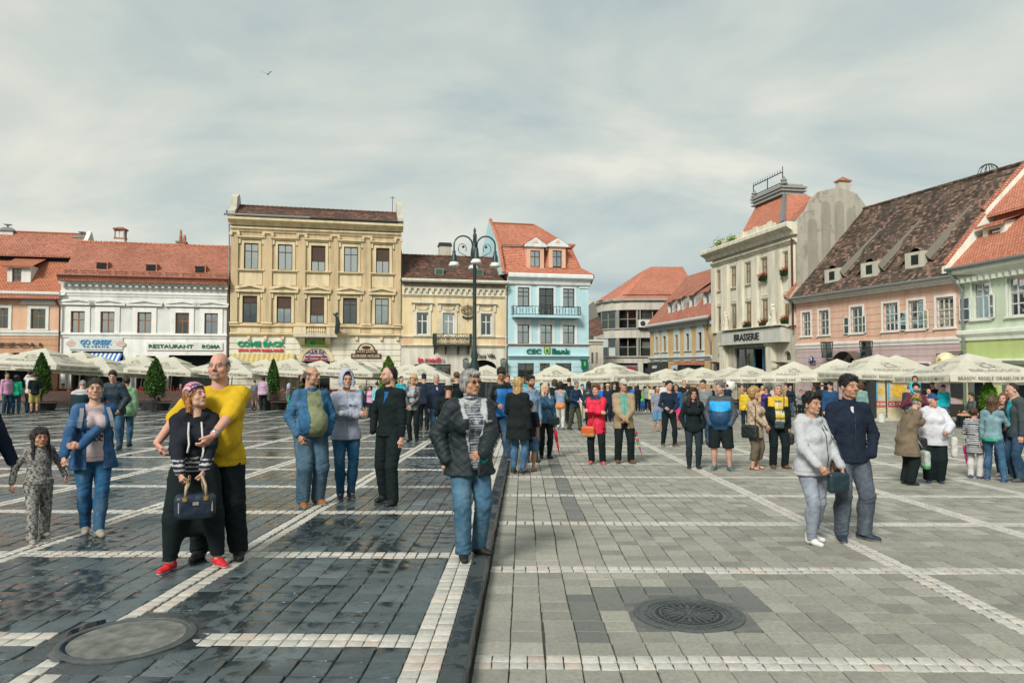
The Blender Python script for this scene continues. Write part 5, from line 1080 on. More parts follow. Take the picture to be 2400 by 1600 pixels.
for a, c in((175, 205), (512, 550)):MB().box(xx5(a), xx5(c), -.5, .02, -1.5, zz5(a, 1290)).box(xx5(a)-.12, xx5(c)+.12, -.6, .02, zz5(a, 1290), zz5(a, 1270)).box(xx5(a)+.15, xx5(c)-.15, -.54, -.5, .8, zz5(a, 1300)).build('portal_pilaster', m, b.root)
xa, xb=xx5(158, -.8), xx5(585, -.8); z_a, z_b=b.p(*z5(380, 1275), -.8).z, b.p(*z5(380, 1175), -.8).z
MB().box(xa, xb, -.8, .02, z_a, z_b).build('fascia', plaster('fascia_grey', H('#c6c6bd', 1.15), amt=.25), b.root); b.mould('fascia_cornice', xa-.1, xb+.15, z_b, z_b+.22, 1.0, m)
x0, x1, z0, z1v=b.rect(z5(250, 1203), z5(428, 1245), -.8); so=empty('brasserie_sign', b.M@Vector(((x0+x1)/2, -.84, (z_a+z_b)/2+.02)), b.ang, 'dark capital letters on the pale stone fascia over the entrance', 'sign'); text_obj('lettering', 'BRASSERIE', x1-x0, .6, M_WFR['dark'], T(0, 0, 0), so, .04, .0)
def figure(name, label, px, py0, py1, y, w, mat):
 p0, p1=b.p(px, py1, y), b.p(px, py0, y); h=p1.z-p0.z; root=empty(name, b.M@p0, b.ang, label, 'statue'); rf=random.Random(px)
 me=sdf_mesh([('cone', (0, 0, .05*h), (0, 0, .45*h), .16*h, .10*h), ('cone', (.05*h, -.04, .25*h), (0, 0, .7*h), .08*h, .11*h), ('cone', (0, 0, .7*h), (.02, 0, .82*h), .1*h, .04*h), ('ball', (.02*h, -.02, .9*h), .065*h), ('cone', (.08*h, -.02, .75*h), (.2*h*w, -.05, .5*h), .05*h, .04*h), ('cone', (.2*h*w, -.05, .5*h), (.12*h*w, -.1, .35*h), .04*h, .035*h), ('cone', (-.08*h, 0, .75*h), (-.12*h, -.04, .95*h), .045*h, .04*h), ('cone', (-.05*h, 0, .1*h), (.3*h*w, -.05, .05*h), .13*h, .08*h), ('cone', (.3*h*w, 0, .1*h), (.15*h*w, 0, .3*h), .09*h, .06*h)], .04, k=.06)
 me.materials.append(mat); o=bpy.data.objects.new('carving', me); link(o, root)
STATUES=[('stone_figure', 'carved stone figure at the fascia end nearer the golden house', 1640+190/3.074, 390+1040/3.0745, 390+1185/3.0745, -.5, -1, m, b), ('stone_figure', 'carved stone figure group at the fascia end nearer the pink house', 1640+532/3.074, 390+985/3.0745, 390+1152/3.0745, -.55, -1.4, m, b)]
FLOWERBOX=[]
for(i, j) in((3, 0), (4, 0), (2, 1), (3, 1), (4, 1)):
 a, c=cols[i]; FLOWERBOX.append((b, (xx5(a)+xx5(c))/2, (zu0, zl0)[j], (xx5(c)-xx5(a))*.95, i, j))
b.mould('architrave', 0, W, zz5(380, 640), zz5(380, 612), .3, m); zc0=zz5(380, 590); b.mould('cornice', -.7, W+.1, zc0, zc0+1.0, 1.0, m); MB().quad((0, 0, -1.5), (0, 8, -1.5), (0, 8, zc0), (0, 0, zc0)).build('side_wall', m, b.root)
zp=zc0+1.0; MB().box(.2, W-3.9, .1, .6, zp, zp+.75).box(.2, 1.2, .0, .7, zp, zp+.5).build('parapet', m, b.root)
for k in range(5):x=.6+(W-5)*k/4; MB().box(x, x+.7, .02, .1, zp+.1, zp+.85).build('parapet_pier', m, b.root)
e0=b.p(*z5(280, 470), .7); e1=b.p(*z5(600, 395), .7); t0=b.p(*z5(415, 290), 4.2); t1=b.p(*z5(628, 208), 4.2); ze=zp+.55; ztw=(t0.z+t1.z)/2
xl0, xl1, xt0, xt1=e0.x, e1.x, t0.x, t1.x
mb=MB(); mb.poly([(xl0, .7, ze), (xl1, .7, ze), (xt1, 4.0, ztw), (xt0, 4.0, ztw)]).poly([(xl1, .7, ze), (xl1+1.2, 8, ze), (xt1+.3, 6.0, ztw), (xt1, 4.0, ztw)]).poly([(xl0, .7, ze), (xt0, 4.0, ztw), (xt0, 6, ztw), (xl0, 9, ze)]); mb.build('tower_roof', M_T_BRIGHT, b.root)
MB().tube([(xl1+.0, .66, ze), (xt1+.0, 3.96, ztw)], [.26, .2], 4).build('zinc_hip', M_ZINC, b.root)
mb=MB()
for k, (o, h0, h1) in enumerate(((.12, 0, .16), (-.05, .16, .36), (.15, .36, .5), (.0, .5, .64), (.18, .64, .82), (-.08, .82, 1.05))):mb.box(xt0-o, xt1+o, 3.7-o, 6+o, ztw+h0, ztw+h1)
mb.build('tower_crest', plain('grey_lead', (.27, .28, .265), .6), b.root)
for x in(xt0, xt1):MB().lathe([(.3, 0), (.34, .12), (.2, .24), (.3, .36), (.26, .48), (.1, .56), (.13, .66), (0, .76)], (x, 3.9, ztw+.95), 10).build('finial', plain('lead_finial', (.24, .25, .24), .6), b.root)
mb=MB(); zr_=ztw+2.1
for zz in(ztw+1.15, zr_):mb.tube([(xt0, 3.8, zz), (xt1, 3.8, zz)], .05, 5)
for k in range(13):x=xt0+(xt1-xt0)*k/12; mb.tube([(x, 3.8, zr_), (x, 3.8, zr_+.35)], [.05, .02], 4)
for k in(0, 6, 12):x=xt0+(xt1-xt0)*k/12; mb.tube([(x, 3.8, ztw+1.15), (x, 3.8, zr_)], .05, 5)
mb.tube([(xt1, 3.8, zr_), (xt1, 3.8, zr_+.5)], .04, 5); mb.build('roof_cresting', M_METAL, b.root)
wx0=xl1+.1; g=lambda zx, zy, y:b.p(*z5(zx, zy), y)
w0, w1, w2, w3=g(600, 425, .5), g(700, 388, .5), g(800, 248, 5), g(650, 305, 5); MB().poly([w0, w1, (W+.1, 5, w2.z), w3]).build('wing_roof', M_T_RED, b.root)
MB().tube([w0, w1], .14, 6).tube([(w0.x+.2, .6, w0.z+.1), w3], .15, 4).build('zinc_flashing', M_ZINC, b.root)
def gw(zx, zy):
 d=b.Mi.to_3x3()@ray(*z5(zx, zy)); t=(W+.12-b.o.x)/d.x; return b.o+d*t
pts=[gw(*q) for q in((705, 460), (705, 385), (770, 318), (802, 240), (862, 180), (1000, 150), (1130, 195), (1215, 305))]
mb=MB(); poly=[(p.x, p.y, p.z) for p in pts]+[(W+.12, pts[-1].y, -1.5), (W+.12, 0, -1.5), (W+.12, 0, pts[0].z)]
mb.poly(poly); mb.poly([(x-.35, y, z) for x, y, z in poly][::-1]);
for p, q in zip(poly, poly[1:]):mb.quad(p, q, (q[0]-.35, q[1], q[2]), (p[0]-.35, p[1], p[2]))
mb.build('firewall', plaster('firewall_plaster', H('#b4ae9e', 1.1), amt=.35, patch=(.21, .2, .17)), b.root)
mf=plaster('firewall_panel', H('#a39d8e', 1.05), amt=.3)
for zx in(805, 905, 1003, 1090):
 ta, tb=gw(zx-32, 200 if zx>850 else 300), gw(zx+32, 190);
 q0, q1=ta.y, tb.y; top=gw(zx, 178 if 850<zx<1050 else(225 if zx>1050 else 305)).z-.8; n=8; ym=(q0+q1)/2; ra=abs(q1-q0)/2
 MB().add([(W+.15, ym-ra*math.cos(math.pi*k/n), top-ra+ra*math.sin(math.pi*k/n)) for k in range(n+1)]+[(W+.15, ym+ra, top-9), (W+.15, ym-ra, top-9)], [tuple(range(n+3))]).build('blind_arch', mf, b.root)
p=gw(1050, 150); MB().box(W-.45, W+.05, p.y-.5, p.y+.5, p.z-1, p.z+.5).build('chimney', M_STONE, b.root); MB().box(W-.55, W+.15, p.y-.6, p.y+.6, p.z+.5, p.z+.58).add([(W-.55, p.y-.6, p.z+.58), (W+.15, p.y-.6, p.z+.58), (W+.15, p.y+.6, p.z+.58), (W-.55, p.y+.6, p.z+.58), (W-.2, p.y, p.z+.95)], [(0, 1, 4), (1, 2, 4), (2, 3, 4), (3, 0, 4)]).build('chimney_cap', M_T_RED, b.root)
b.pipe([(W-.25, -.3, zc0-.3), (W-.25, -.3, 6)], M_PIPE, .09)
BUSH_AT=[(b.M@Vector((xx5(165, .2), .0, zp+.05)), 'larger green weed bush growing on the stone cornice', .8), (b.M@Vector((xx5(268, .2), -.2, zp+.05)), 'smaller green weed tuft growing on the stone cornice', .6)]
# ---- pink house
b=Bld('pink_house', 'salmon pink two storey house with huge mossy brown roof and eye dormers', 1868, 55.0, 2252, 41.0)
m=plaster('salmon_plaster', H('#d2a287', 1.3), dirt=(.3, .22, .16), amt=.35, patch=H('#d0b08c', 1.25)); mv=plaster('mauve_plaster', H('#bfa3a3', 1.2), amt=.2); mt=plaster('white_band', H('#ddd8cf', 1.2), amt=.2); W=b.W
zz6=lambda zx, zy, y=0:b.p(*z6(zx, zy), y).z
xx6=lambda zx, y=0:b.x(1840+zx/2.959, y)
wl=((120, 178), (238, 306), (458, 540), (685, 786), (860, 966), (1055, 1175)); z1v, z0=zz6(600, 1020), zz6(600, 1207)
M_OPEN=plain('shutter_leaf', (.5, .44, .38), .7)
for i, (a, c) in enumerate(wl):
 r=(xx6(a), xx6(c), z0, z1v); b.window(r, 'white', 2 if i<2 else 3 if i!=2 and i!=4 else 2, .6, fw=.07, curtain=('full', 'full', 'both', 'full', 'green', 'full')[i], sub=(.3, ), curtfrac=.98, glass=M_GLASS_SKY); b.surround(r, .16, mt, .03, sill=True); b.box('window_apron', r[0]-.16, r[1]+.16, -.03, .03, z0-.62, z0-.16, m)
 if i in(2, 4):
  for s_, xh in((-1, r[0]), (1, r[1])):
   mb=MB(); w=(r[1]-r[0])*.48; x0, x1=(xh-w-.06, xh-.06) if s_<0 else(xh+.06, xh+w*.75)
   mb.box(x0, x0+.06, -.12, -.07, z0, z1v*.62+z0*.38).box(x1-.06, x1, -.12, -.07, z0, z1v*.62+z0*.38)
   for q in(0, .31, .62):zz=z0+(z1v-z0)*q; mb.box(x0+.06, x1-.06, -.12, -.07, zz-.03, zz+.03)
   mb.build('open_casement', M_WFR['white'], b.root); MB().box(x0+.06, x1-.06, -.1, -.09, z0, z0+(z1v-z0)*.62).build('casement_pane', M_GLASS_SKY, b.root)
zb=zz6(600, 1285); zt=zz6(600, 930)
b.walls('wall', 0, W, zb, zt, m); mb=MB()
for k in range(5):zz=zb+.5+k*.48; mb.box(.02, W-.02, -.012, .01, zz, zz+.02)
mb.build('plaster_joints', plain('brown_joint', (.30, .2, .15), .9), b.root)  # plaster joints as thin strips in one brown, darker than the salmon wall
for(za, zc, xa, xb) in((1325, 1700, 1085, 1150), ):pass
gxs=[xx6(v) for v in(170, 300, 420, 560, 700, 900, 1080)]
door=(xx6(405), xx6(560), -1, zz6(480, 1385)); b.op.append(door); b.op.append((xx6(620), xx6(760), -1, zz6(690, 1470))); b.op.append((xx6(890), xx6(1010), -1, zz6(950, 1450))); b.op.append((xx6(170), xx6(330), -1, zz6(250, 1470)))
b.walls('ground_floor_wall', 0, W, -1.5, zb, mv)
for o in b.op[-4:]:b.box('shop_interior', o[0]-.05, o[1]+.05, .6, .7, -1.5, o[3]+.05, M_ROOM)
mb=MB(); zz=zb-.5
while zz>0:mb.box(.02, W-.02, -.01, .01, zz, zz+.015); zz-=.42
mb.build('course_joints', plain('mauve_joint', (.24, .18, .18), .9), b.root)
b.mould('belt', 0, W, zb-.2, zb+.2, .12, mt); b.mould('eaves_board', 0, W, zt-.15, zt+.3, .5, mt); b.gutter(-.3, W, -.62, zt+.22, M_ZINC, .11)
n=12; xm=(door[0]+door[1])/2; ra=(door[1]-door[0])/2+.15; zc=door[3]-.7
mb=MB()
for k in range(n):a0, a1=math.pi*k/n, math.pi*(k+1)/n; mb.quad((xm-ra*math.cos(a0), -1.0, zc+ra*.95*math.sin(a0)), (xm-ra*math.cos(a1), -1.0, zc+ra*.95*math.sin(a1)), (xm-ra*math.cos(a1), 0, zc+ra*.95*math.sin(a1)), (xm-ra*math.cos(a0), 0, zc+ra*.95*math.sin(a0)))
mb.build('door_hood', plain('brown_hood', (.12, .09, .08), .5), b.root)
b.mould('shop_fascia', xx6(560), xx6(1010), zz6(780, 1435), zz6(780, 1415), .3, mt)
pit=1.12; ze=zt+.15; q0=b.slope(*z6(500, 370), ze, pit, -.55); q1=b.slope(*z6(1640, 35), ze, pit, -.55); yr=(q0.y+q1.y)/2 if abs(q0.y-q1.y)<3 else q0.y; zr=ze+pit*(yr+.55)
WX=W+6.5; mb=MB(); nseg=14; rr=random.Random(9)
grid=[[(-.15+(WX+.15)*i/20, -.55+(yr+.55)*j/nseg, ze+pit*(yr+.55)*j/nseg+rr.uniform(-.05, .05)) for i in range(21)] for j in range(nseg+1)]
for j in range(nseg):
 for i in range(20):mb.quad(grid[j][i], grid[j][i+1], grid[j+1][i+1], grid[j+1][i])
mb.poly([(-.15, yr, zr), (WX, yr, zr), (WX, 2*yr, ze), (-.15, 2*yr, ze)]); b_roof=mb.build('roof', M_T_BROWN, b.root)
MB().tube([(-.15, yr, zr), (WX, yr, zr)], .14, 6).build('ridge_tiles', M_T_BROWN, b.root)
mb=MB().extrude_yz([(-.7, ze-.25), (-.7, ze+.1), (yr*.5, ze+pit*(yr*.5+.55)+.35), (yr, zr+.4), (2*yr, ze), (2*yr, ze-.3)], -.5, -.12); mb.build('gable_wall', M_STONE, b.root); MB().tube([(-.32, -.7, ze+.15), (-.32, yr, zr+.45)], .2, 5).build('verge_tiles', M_T_RED, b.root)
MB().poly([(0, 0, zt-.2), (0, yr, zr), (0, 2*yr, ze-.3), (0, 2*yr, -1), (0, 0, -1)]).build('side_wall', m, b.root)
for(zx, zy) in((348, 810), (607, 768), (925, 702)):
 p=b.slope(*z6(zx, zy+18), ze, pit, -.55); s_=.62; mb=MB(); ns=12; L=4.6
 front=[]
 for k in range(ns+1):
  t=-1+2*k/ns; w=1.35; front.append((p.x+t*w, p.y-.25, p.z-.3+1.15*math.exp(-(t*1.5)**2)+pit*0))
 back=[(x+.3, p.y+L, p.z+pit*L-.05+.15*math.exp(-((x-p.x)*1.2)**2)) for x, _, _ in front]; steps=10
 rows=[[(f[0]+(g_[0]-f[0])*j/steps, f[1]+(g_[1]-f[1])*j/steps, ((p.z+pit*(f[1]-p.y+L*j/steps))+max(0, (f[2]-p.z+.3)*(1-j/steps)**1.1*1.0)+.02)) for f, g_ in zip(front, back)] for j in range(steps+1)]
 for j in range(steps):
  for k in range(ns):mb.quad(rows[j][k], rows[j][k+1], rows[j+1][k+1], rows[j+1][k])
 eb=mb.build('eye_dormer_roof', M_T_BROWN, b.root, smooth=True)
 MB().box(p.x-.75, p.x+.75, p.y-.32, p.y+.3, p.z-.55, p.z+.62).build('dormer_face', M_STONE, b.root); MB().box(p.x-.25, p.x+.3, p.y-.34, p.y-.3, p.z-.2, p.z+.42).build('dormer_opening', M_ROOM, b.root)
 mb=MB()
 for j in range(8):c1=11 if j<4 else 10; mb.quad(rows[j][9], rows[j][11 if j<4 else 10], rows[j+1][11 if j+1<4 else 10], rows[j+1][9])
 mb.build('mortar_fillet', plaster('old_mortar', (.15, .14, .12), amt=.5), b.root).location=(0, -.01, .025)
CORN=[(z6(290, 1325)), (z6(562, 1322))]
for k, (lx, ly) in enumerate(CORN):
 p=b.p(lx, ly, -1.0); root=empty('wall_lantern', b.M@p, b.ang, ('black bracket lantern left of the pink house door hood', 'black bracket lantern right of the pink house door hood')[k], 'lantern'); h=1.1; w=.27; mb=MB()
 for sx in(-1, 1):
  for sy in(-1, 1):mb.tube([(sx*w*.8, sy*w*.8, -h/2), (sx*w, sy*w, h*.4)], .035, 5)
 mb.box(-w, w, -w, w, -h/2-.06, -h/2).box(-w*1.1, w*1.1, -w*1.1, w*1.1, h*.4, h*.48); mb.build('frame', M_METAL, root); MB().box(-w*.75, w*.75, -w*.75, w*.75, -h/2, h*.4).build('glass', M_GLASS, root)
 MB().tube([(0, 0, -h/2-.05), (0, 0, -h/2-.25), (.1, 1.0, -h/2-.22)], .05, 6).tube([(.05, .35, -h/2-.25), (.1, .98, -h/2-.75)], .03, 5).build('bracket', M_METAL, root)
x0, x1, z0_, z1_=b.rect(z6(172, 1375), z6(232, 1425)); so=empty('cafe_sign', b.M@Vector(((x0+x1)/2, -.15, (z0_+z1_)/2)), b.ang, 'small white and navy oval cafe sign on the mauve wall', 'sign')
w, h=(x1-x0), (z1_-z0_); MB().extrude_xz([(-.25*w+.26*w*math.cos(2*math.pi*k/20), .1*h+.42*h*math.sin(2*math.pi*k/20)) for k in range(20)], 0, .1).build('disc', M_NAVYL, so); MB().extrude_xz([(-.25*w+.19*w*math.cos(2*math.pi*k/20), .1*h+.33*h*math.sin(2*math.pi*k/20)) for k in range(20)], -.02, 0).build('disc_face', M_WHITE_TRIM, so); text_obj('lettering', 't', w*.2, h*.4, M_NAVYL, T(-.25*w, -.04, .12*h), so, .01, .02); text_obj('lettering', 'orner', w*.72, h*.26, M_NAVYL, T(.1*w, -.05, -.24*h), so, .03, .05)
p=b.p(*z6(1120, 1370), -.6); mb=MB();
mb.tube([(p.x-.7, -.6, p.z+.1), (p.x+.8, -.6, p.z+.1)], .03, 5).tube([(p.x-.7, -.6, p.z+.1), (p.x-.7, -.6, p.z-.9)], .02, 5).tube([(p.x, -.6, p.z+.1), (p.x, -.6, p.z-.7)], .02, 5).tube([(p.x+.8, -.6, p.z+.1), (p.x+.8, 0, p.z+.1)], .04, 5); so=empty('bracket_frame', b.M@Vector((0, 0, 0)), b.ang, 'thin metal sign bracket on the mauve wall near the green house', 'bracket'); mb.build('bars', M_METAL, so)
p=b.p(*z6(1115, 1395), -1.2); so=empty('round_lamp_sign', b.M@p, b.ang, 'round cream hanging sign behind the big parasol by the green house', 'sign'); MB().lathe([(.0, -.3), (.5, -.3), (.55, -.1), (.45, .2), (.2, .38), (0, .42)], n=16).build('dome', plain('cream_plastic', (.6, .55, .35), .4), so); MB().tube([(0, 0, .4), (0, 1.2, .45)], .03, 5).build('bracket', M_METAL, so); text_obj('lettering', 'L&', .5, .25, plain('gold_print', (.4, .25, .02), .5), T(0, -.57, -.05), so, .01, .02)
p=b.slope(*z6(1417, 95), ze, pit, -.55); mb=MB()
for k in range(6):a=math.pi*k/6; mb.tube([(p.x+.6*math.cos(a)*math.cos(t), yr+.6*math.sin(a)*math.cos(t), zr+.6*math.sin(t)) for t in[math.pi*j/10 for j in range(11)]], .025, 4)
mb.build('wire_dome', M_METAL, b.root)
# ---- green house
G_ANG=1.0
pa, pb=at_depth(2252, 858, 41.0), at_depth(2520, 858, 34.5)
b=Bld('green_house', 'pale mint green house with lime ground floor and bright tiled dormer roof', 2252, 41.0, 2620, 31.6)
m=plaster('mint_plaster', H('#c3d4b6', 1.2), amt=.15); ml=plaster('lime_plaster', H('#a9bd62', 1.3), amt=.15); mt=plaster('mint_trim', H('#dde3d2', 1.2), amt=.15); W=b.W; z0, z1v=zz6(1365, 1112), zz6(1365, 862)
zz6=lambda zx, zy, y=0:b.p(*z6(zx, zy), y).z
xx6=lambda zx, y=0:b.x(1840+zx/2.959, y)
z0, z1v=zz6(1365, 1115), zz6(1365, 860)
for i, (a, c) in enumerate(((1307, 1428), (1553, 1720), (1900, 2060))):
 r=(xx6(a), xx6(c), z0, z1v); b.window(r, 'white', 2 if i==0 else 3, .62, fw=.08, curtain=('green', 'both', None)[i], sub=(.32, ) if i else None, glass=M_GLASS_SKY); b.surround(r, .14, mt, .03); b.mould('window_head', r[0]-.3, r[1]+.3, z1v+.3, z1v+.5, .16, mt)
 if i==0:
  for s_, (xa, xb) in((-1, (1225, 1302)), (1, (1432, 1470))):
   x0, x1=xx6(xa), xx6(xb); mb=MB(); hh=(z1v-z0)*.62; mb.box(x0, x0+.07, -.14, -.08, z0, z0+hh).box(x1-.07, x1, -.14, -.08, z0, z0+hh)
   for q in(0, .5, 1):mb.box(x0+.07, x1-.07, -.14, -.08, z0+hh*q-.035, z0+hh*q+.035)
   mb.build('open_casement', M_WFR['white'], b.root); MB().box(x0+.07, x1-.07, -.115, -.105, z0, z0+hh).build('casement_pane', M_GLASS_SKY, b.root)
zb=zz6(1440, 1240); zt=zz6(1440, 735); zs=zz6(1500, 1405)
b.op+=[(xx6(1245), xx6(1400), -1, zs-.5), (xx6(1470), xx6(1680), -1, zs-.4)]
b.walls('wall', 0, W, zb, zt, m); b.walls('ground_floor_wall', 0, W, -1.5, zb, ml); b.mould('belt', 0, W, zb-.15, zb+.45, .22, mt); b.mould('cornice', 0, W, zt-.7, zt, .6, mt); b.mould('shop_fascia', .1, W, zs-.2, zs+.1, .5, mt)
for o in b.op[-2:]:b.box('shop_interior', o[0]-.05, o[1]+.05, .6, .7, -1.5, o[3]+.05, M_ROOM)
for k in range(26):x=.1+k*.45; b.box('dentil', x, x+.2, -.36, .02, zt-.85, zt-.6, mt)
b.box('menu_board', xx6(1245)-1.1, xx6(1245)-.1, -.12, .02, .9, 2.5, M_WFR['dark'])
b.pipe([(.05, -.65, zt+.1), (.05, -.6, zt-.3), (.25, -.25, zt-.9), (.4, -.12, zt-1.2), (.4, -.12, -.5)], M_ZINC, .09); b.gutter(-.2, W, -.7, zt+.02, M_ZINC, .1)
pit=1.0; zl_=zt+.02; q=b.slope(*z6(1500, 425), zl_, pit, -.6); yb=q.y; mb=MB()
mb.poly([(-.1, -.6, zl_), (W, -.6, zl_), (W, yb, q.z), (-.1, yb, q.z)]); mb.build('lower_roof', M_T_BRIGHT, b.root); zu=q.z+.35; q2=b.slope(*z6(1657, 110), zu, pit, yb-.4)
yt=max(q2.y, yb+4.5); zt2=zu+pit*(yt-yb+.4); mb=MB(); mb.poly([(-.1, yb-.4, zu), (W, yb-.4, zu), (W, yt, zt2), (-.1, yt, zt2)]).poly([(-.1, yb-.4, zu-.14), (W, yb-.4, zu-.14), (W, yb-.4, zu), (-.1, yb-.4, zu)]).poly([(-.1, yt, zt2), (W, yt, zt2), (W, 2*yt, zl_), (-.1, 2*yt, zl_)]); mb.build('upper_roof', M_T_BRIGHT, b.root)
b.box('roof_step', 0, W, yb+.05, yb+.12, q.z-.3, zu-.02, plain('step_orange', H('#b5603c', 1.2), .8))
MB().extrude_yz([(-.75, zl_-.2), (-.75, zl_+.25), (yb-.4, q.z+.4), (yb-.4, zu+.35), (yt, zt2+.4), (2*yt, zl_)], -.42, -.1).build('gable_wall', mt, b.root)
MB().tube([(-.26, -.75, zl_+.3), (-.26, yb-.45, q.z+.45)], .17, 5).tube([(-.26, yb-.5, zu+.35), (-.26, yt, zt2+.45)], .17, 5).build('verge_tiles', M_T_RED, b.root)
yd=1.3; bo=b.op; b.op=[]; r=(xx6(1422, yd), xx6(1510, yd), zz6(1465, 612, yd), zz6(1465, 485, yd)); b.window(r, 'wood', 1, None, y=yd, fw=.12); b.op=bo
x0, x1, q0, q1=r; MB().box(x0-.35, x0, yd, yd+2.6, q0-.1, q1+.3).box(x1, x1+.35, yd, yd+2.6, q0-.1, q1+.3).box(x0, x1, yd, yd+.2, q1, q1+.3).add([(x1+.33, yd, q0), (x1+.33, yd+3.4, q1+.9), (x1+.33, yd, q1+.3)], [(0, 1, 2)]).build('dormer', mt, b.root); MB().poly([(x0-.6, yd-.3, q1+.25), (x1+.6, yd-.3, q1+.25), (x1+.8, yd+3, q1+1.3), (x0-.6, yd+3, q1+1.3)]).poly([(x0-.6, yd-.3, q1+.1), (x1+.6, yd-.3, q1+.1), (x1+.6, yd-.3, q1+.25), (x0-.6, yd-.3, q1+.25)]).build('dormer_roof', M_T_BRIGHT, b.root)
GREEN_B=b
for(nm, lb, px, py0, py1, y, w, mm, bb) in STATUES:
 b=bb; figure(nm, lb, px, py0, py1, y, w, mm)
 # -- parasols
def canvas_mat():
 t=NT('cream_canvas'); v=t.tex(); n=t.noise(v, 1.2, 5); n2=t.noise(v, 60, 2)
 col=t.mix(t.ramp(n, (.3, 0.0), (.75, 1.0)), (.64, .62, .52), (.8, .78, .67)); col=t.mix(t.ramp(t.noise(t.tex(scale=(1, 1, .3)), 2.2, 6, .7, .8), (.52, 0.0), (.75, .35)), col, (.42, .39, .3)); d=t.n('ShaderNodeBsdfDiffuse'); tr=t.n('ShaderNodeBsdfTranslucent'); t.l(col, d.inputs[0]); t.l(col, tr.inputs[0])
 bp=t.n('ShaderNodeBump'); bp.inputs['Strength'].default_value=.25; bp.inputs['Distance'].default_value=.05; t.l(t.math('ADD', n2, t.math('MULTIPLY', t.noise(v, 3, 3), 2)), bp.inputs['Height']); t.l(bp.outputs[0], d.inputs['Normal'])
 m=t.n('ShaderNodeMixShader'); m.inputs[0].default_value=.32; t.l(d.outputs[0], m.inputs[1]); t.l(tr.outputs[0], m.inputs[2]); t.l(m.outputs[0], t.out.inputs[0]); return t.m
M_CANVAS=canvas_mat(); M_PRINT=plain('faded_print', (.33, .315, .27), .8, .2); M_PRINT2=plain('dark_print', (.17, .15, .125), .8, .2); M_POLE=plain('white_pole', (.42, .42, .38), .5)
def logo_mesh():
 mb=MB()
 def stroke(pts, r=.022):
  for(a, c), (b_, d) in zip(pts, pts[1:]):
   v=Vector((b_-a, d-c)); n=Vector((-v.y, v.x)).normalized()*r; e=v.normalized()*r*.5
   mb.quad((a-e.x+n.x, c-e.y+n.y, 0), (a-e.x-n.x, c-e.y-n.y, 0), (b_+e.x-n.x, d+e.y-n.y, 0), (b_+e.x+n.x, d+e.y+n.y, 0))
 stroke([(.26*math.cos(t), .17*math.sin(t)) for t in[math.pi*(.15+1.7*k/14) for k in range(15)]])
 stroke([(-.3, .2), (-.2, .05), (-.24, -.12), (-.05, -.2)]); stroke([(.2, .12), (.3, -.02), (.2, -.12), (.42, -.18)]); stroke([(-.12, .27), (-.08, .33), (0, .28), (.08, .33), (.12, .27), (-.12, .27)], .014); stroke([(-.35, .22), (-.2, .3)], .012); stroke([(.05, .05), (.15, .0), (.1, -.08)], .018)
 return mb
_logo=logo_mesh().mesh('emblem', False, False); _logo.materials.append(M_PRINT)
def make_parasol(word, S=2.0, rise=.85, val=.27):
 root=empty('parasol', (0, 0, 0)); n=6; mb=MB()
 c=[(-S, -S), (S, -S), (S, S), (-S, S)]; vs=.36
 for i in range(4):
  a, b_=Vector(c[i]), Vector(c[(i+1)%4]); rows=[]
  for j in range(7):
   t=j/6; f=1-t*(1-vs); row_=[]
   for k in range(9):
    s=k/8; p=(a+(b_-a)*s)*f; edge=4*s*(1-s)
    z=-rise*f-.035*edge*math.sin(math.pi*min(1, t*1.1))*f+(-.02*edge if j==0 else 0); row_.append((p.x, p.y, z))
   rows.append(row_)
  for j in range(6):
   for k in range(8):mb.quad(rows[j][k], rows[j][k+1], rows[j+1][k+1], rows[j+1][k])
 mb.build('canopy', M_CANVAS, root)
 mb=MB(); v2=vs+.05
 for i in range(4):
  a, b_=Vector(c[i])*v2, Vector(c[(i+1)%4])*v2; mb.poly([(a.x, a.y, -rise*v2+.07), (b_.x, b_.y, -rise*v2+.07), (0, 0, .06)]); mb.quad((a.x, a.y, -rise*v2), (b_.x, b_.y, -rise*v2), (b_.x, b_.y, -rise*v2+.07), (a.x, a.y, -rise*v2+.07))
 mb.build('vent_cap', M_CANVAS, root); mb=MB(); rp=random.Random(len(word))
 for i in range(4):
  a, b_=Vector(c[i]), Vector(c[(i+1)%4]); nrm=Vector((0, -1)) if i==0 else Vector((1, 0)) if i==1 else Vector((0, 1)) if i==2 else Vector((-1, 0)); N=16
  top=[]; bot=[]
  for k in range(N+1):
   p=a+(b_-a)*k/N; s=k/N; e=-.02*4*s*(1-s); w=.018*math.sin(k*1.9+i)
   top.append((p.x, p.y, -rise+e)); bot.append((p.x+nrm.x*(.02+w), p.y+nrm.y*(.02+w), -rise-val+e+.008*math.sin(k*2.3)))
  for k in range(N):mb.quad(bot[k], bot[k+1], top[k+1], top[k])
 mb.build('valance', M_CANVAS, root)
 a=math.atan2(rise, S)
 for i in range(4):
  Rz=Matrix.Rotation(math.pi/2*i, 4, 'Z'); text_obj('valance_print', 'BRASOV. REGELE ORASELOR IN ROMANIA', 2*S*.86, .13, M_PRINT2, Rz@T(0, -S-.055, -rise-val*.5), root, .001, .008)
  P=lambda f:T(0, -S*f, -rise*f+.02)
  if i<2 or True:
   me, tw, th=text_mesh(word, .001, .004)
   if not me.materials:me.materials.append(M_PRINT)
   o=bpy.data.objects.new('canopy_print', me); link(o, root); o.matrix_basis=Rz@P(.80)@Matrix.Rotation(a, 4, 'X')@Matrix.Diagonal((S*.95/tw, .27/th, 1, 1))
   o=bpy.data.objects.new('canopy_emblem', _logo); link(o, root); o.matrix_basis=Rz@P(.58)@Matrix.Rotation(a, 4, 'X')
 for sx, sy in c:MB().tube([(0, 0, -.25), (sx*.98, sy*.98, -rise-.03)], .018, 5).build('rib', M_POLE, root)
 return root
PROTO={}
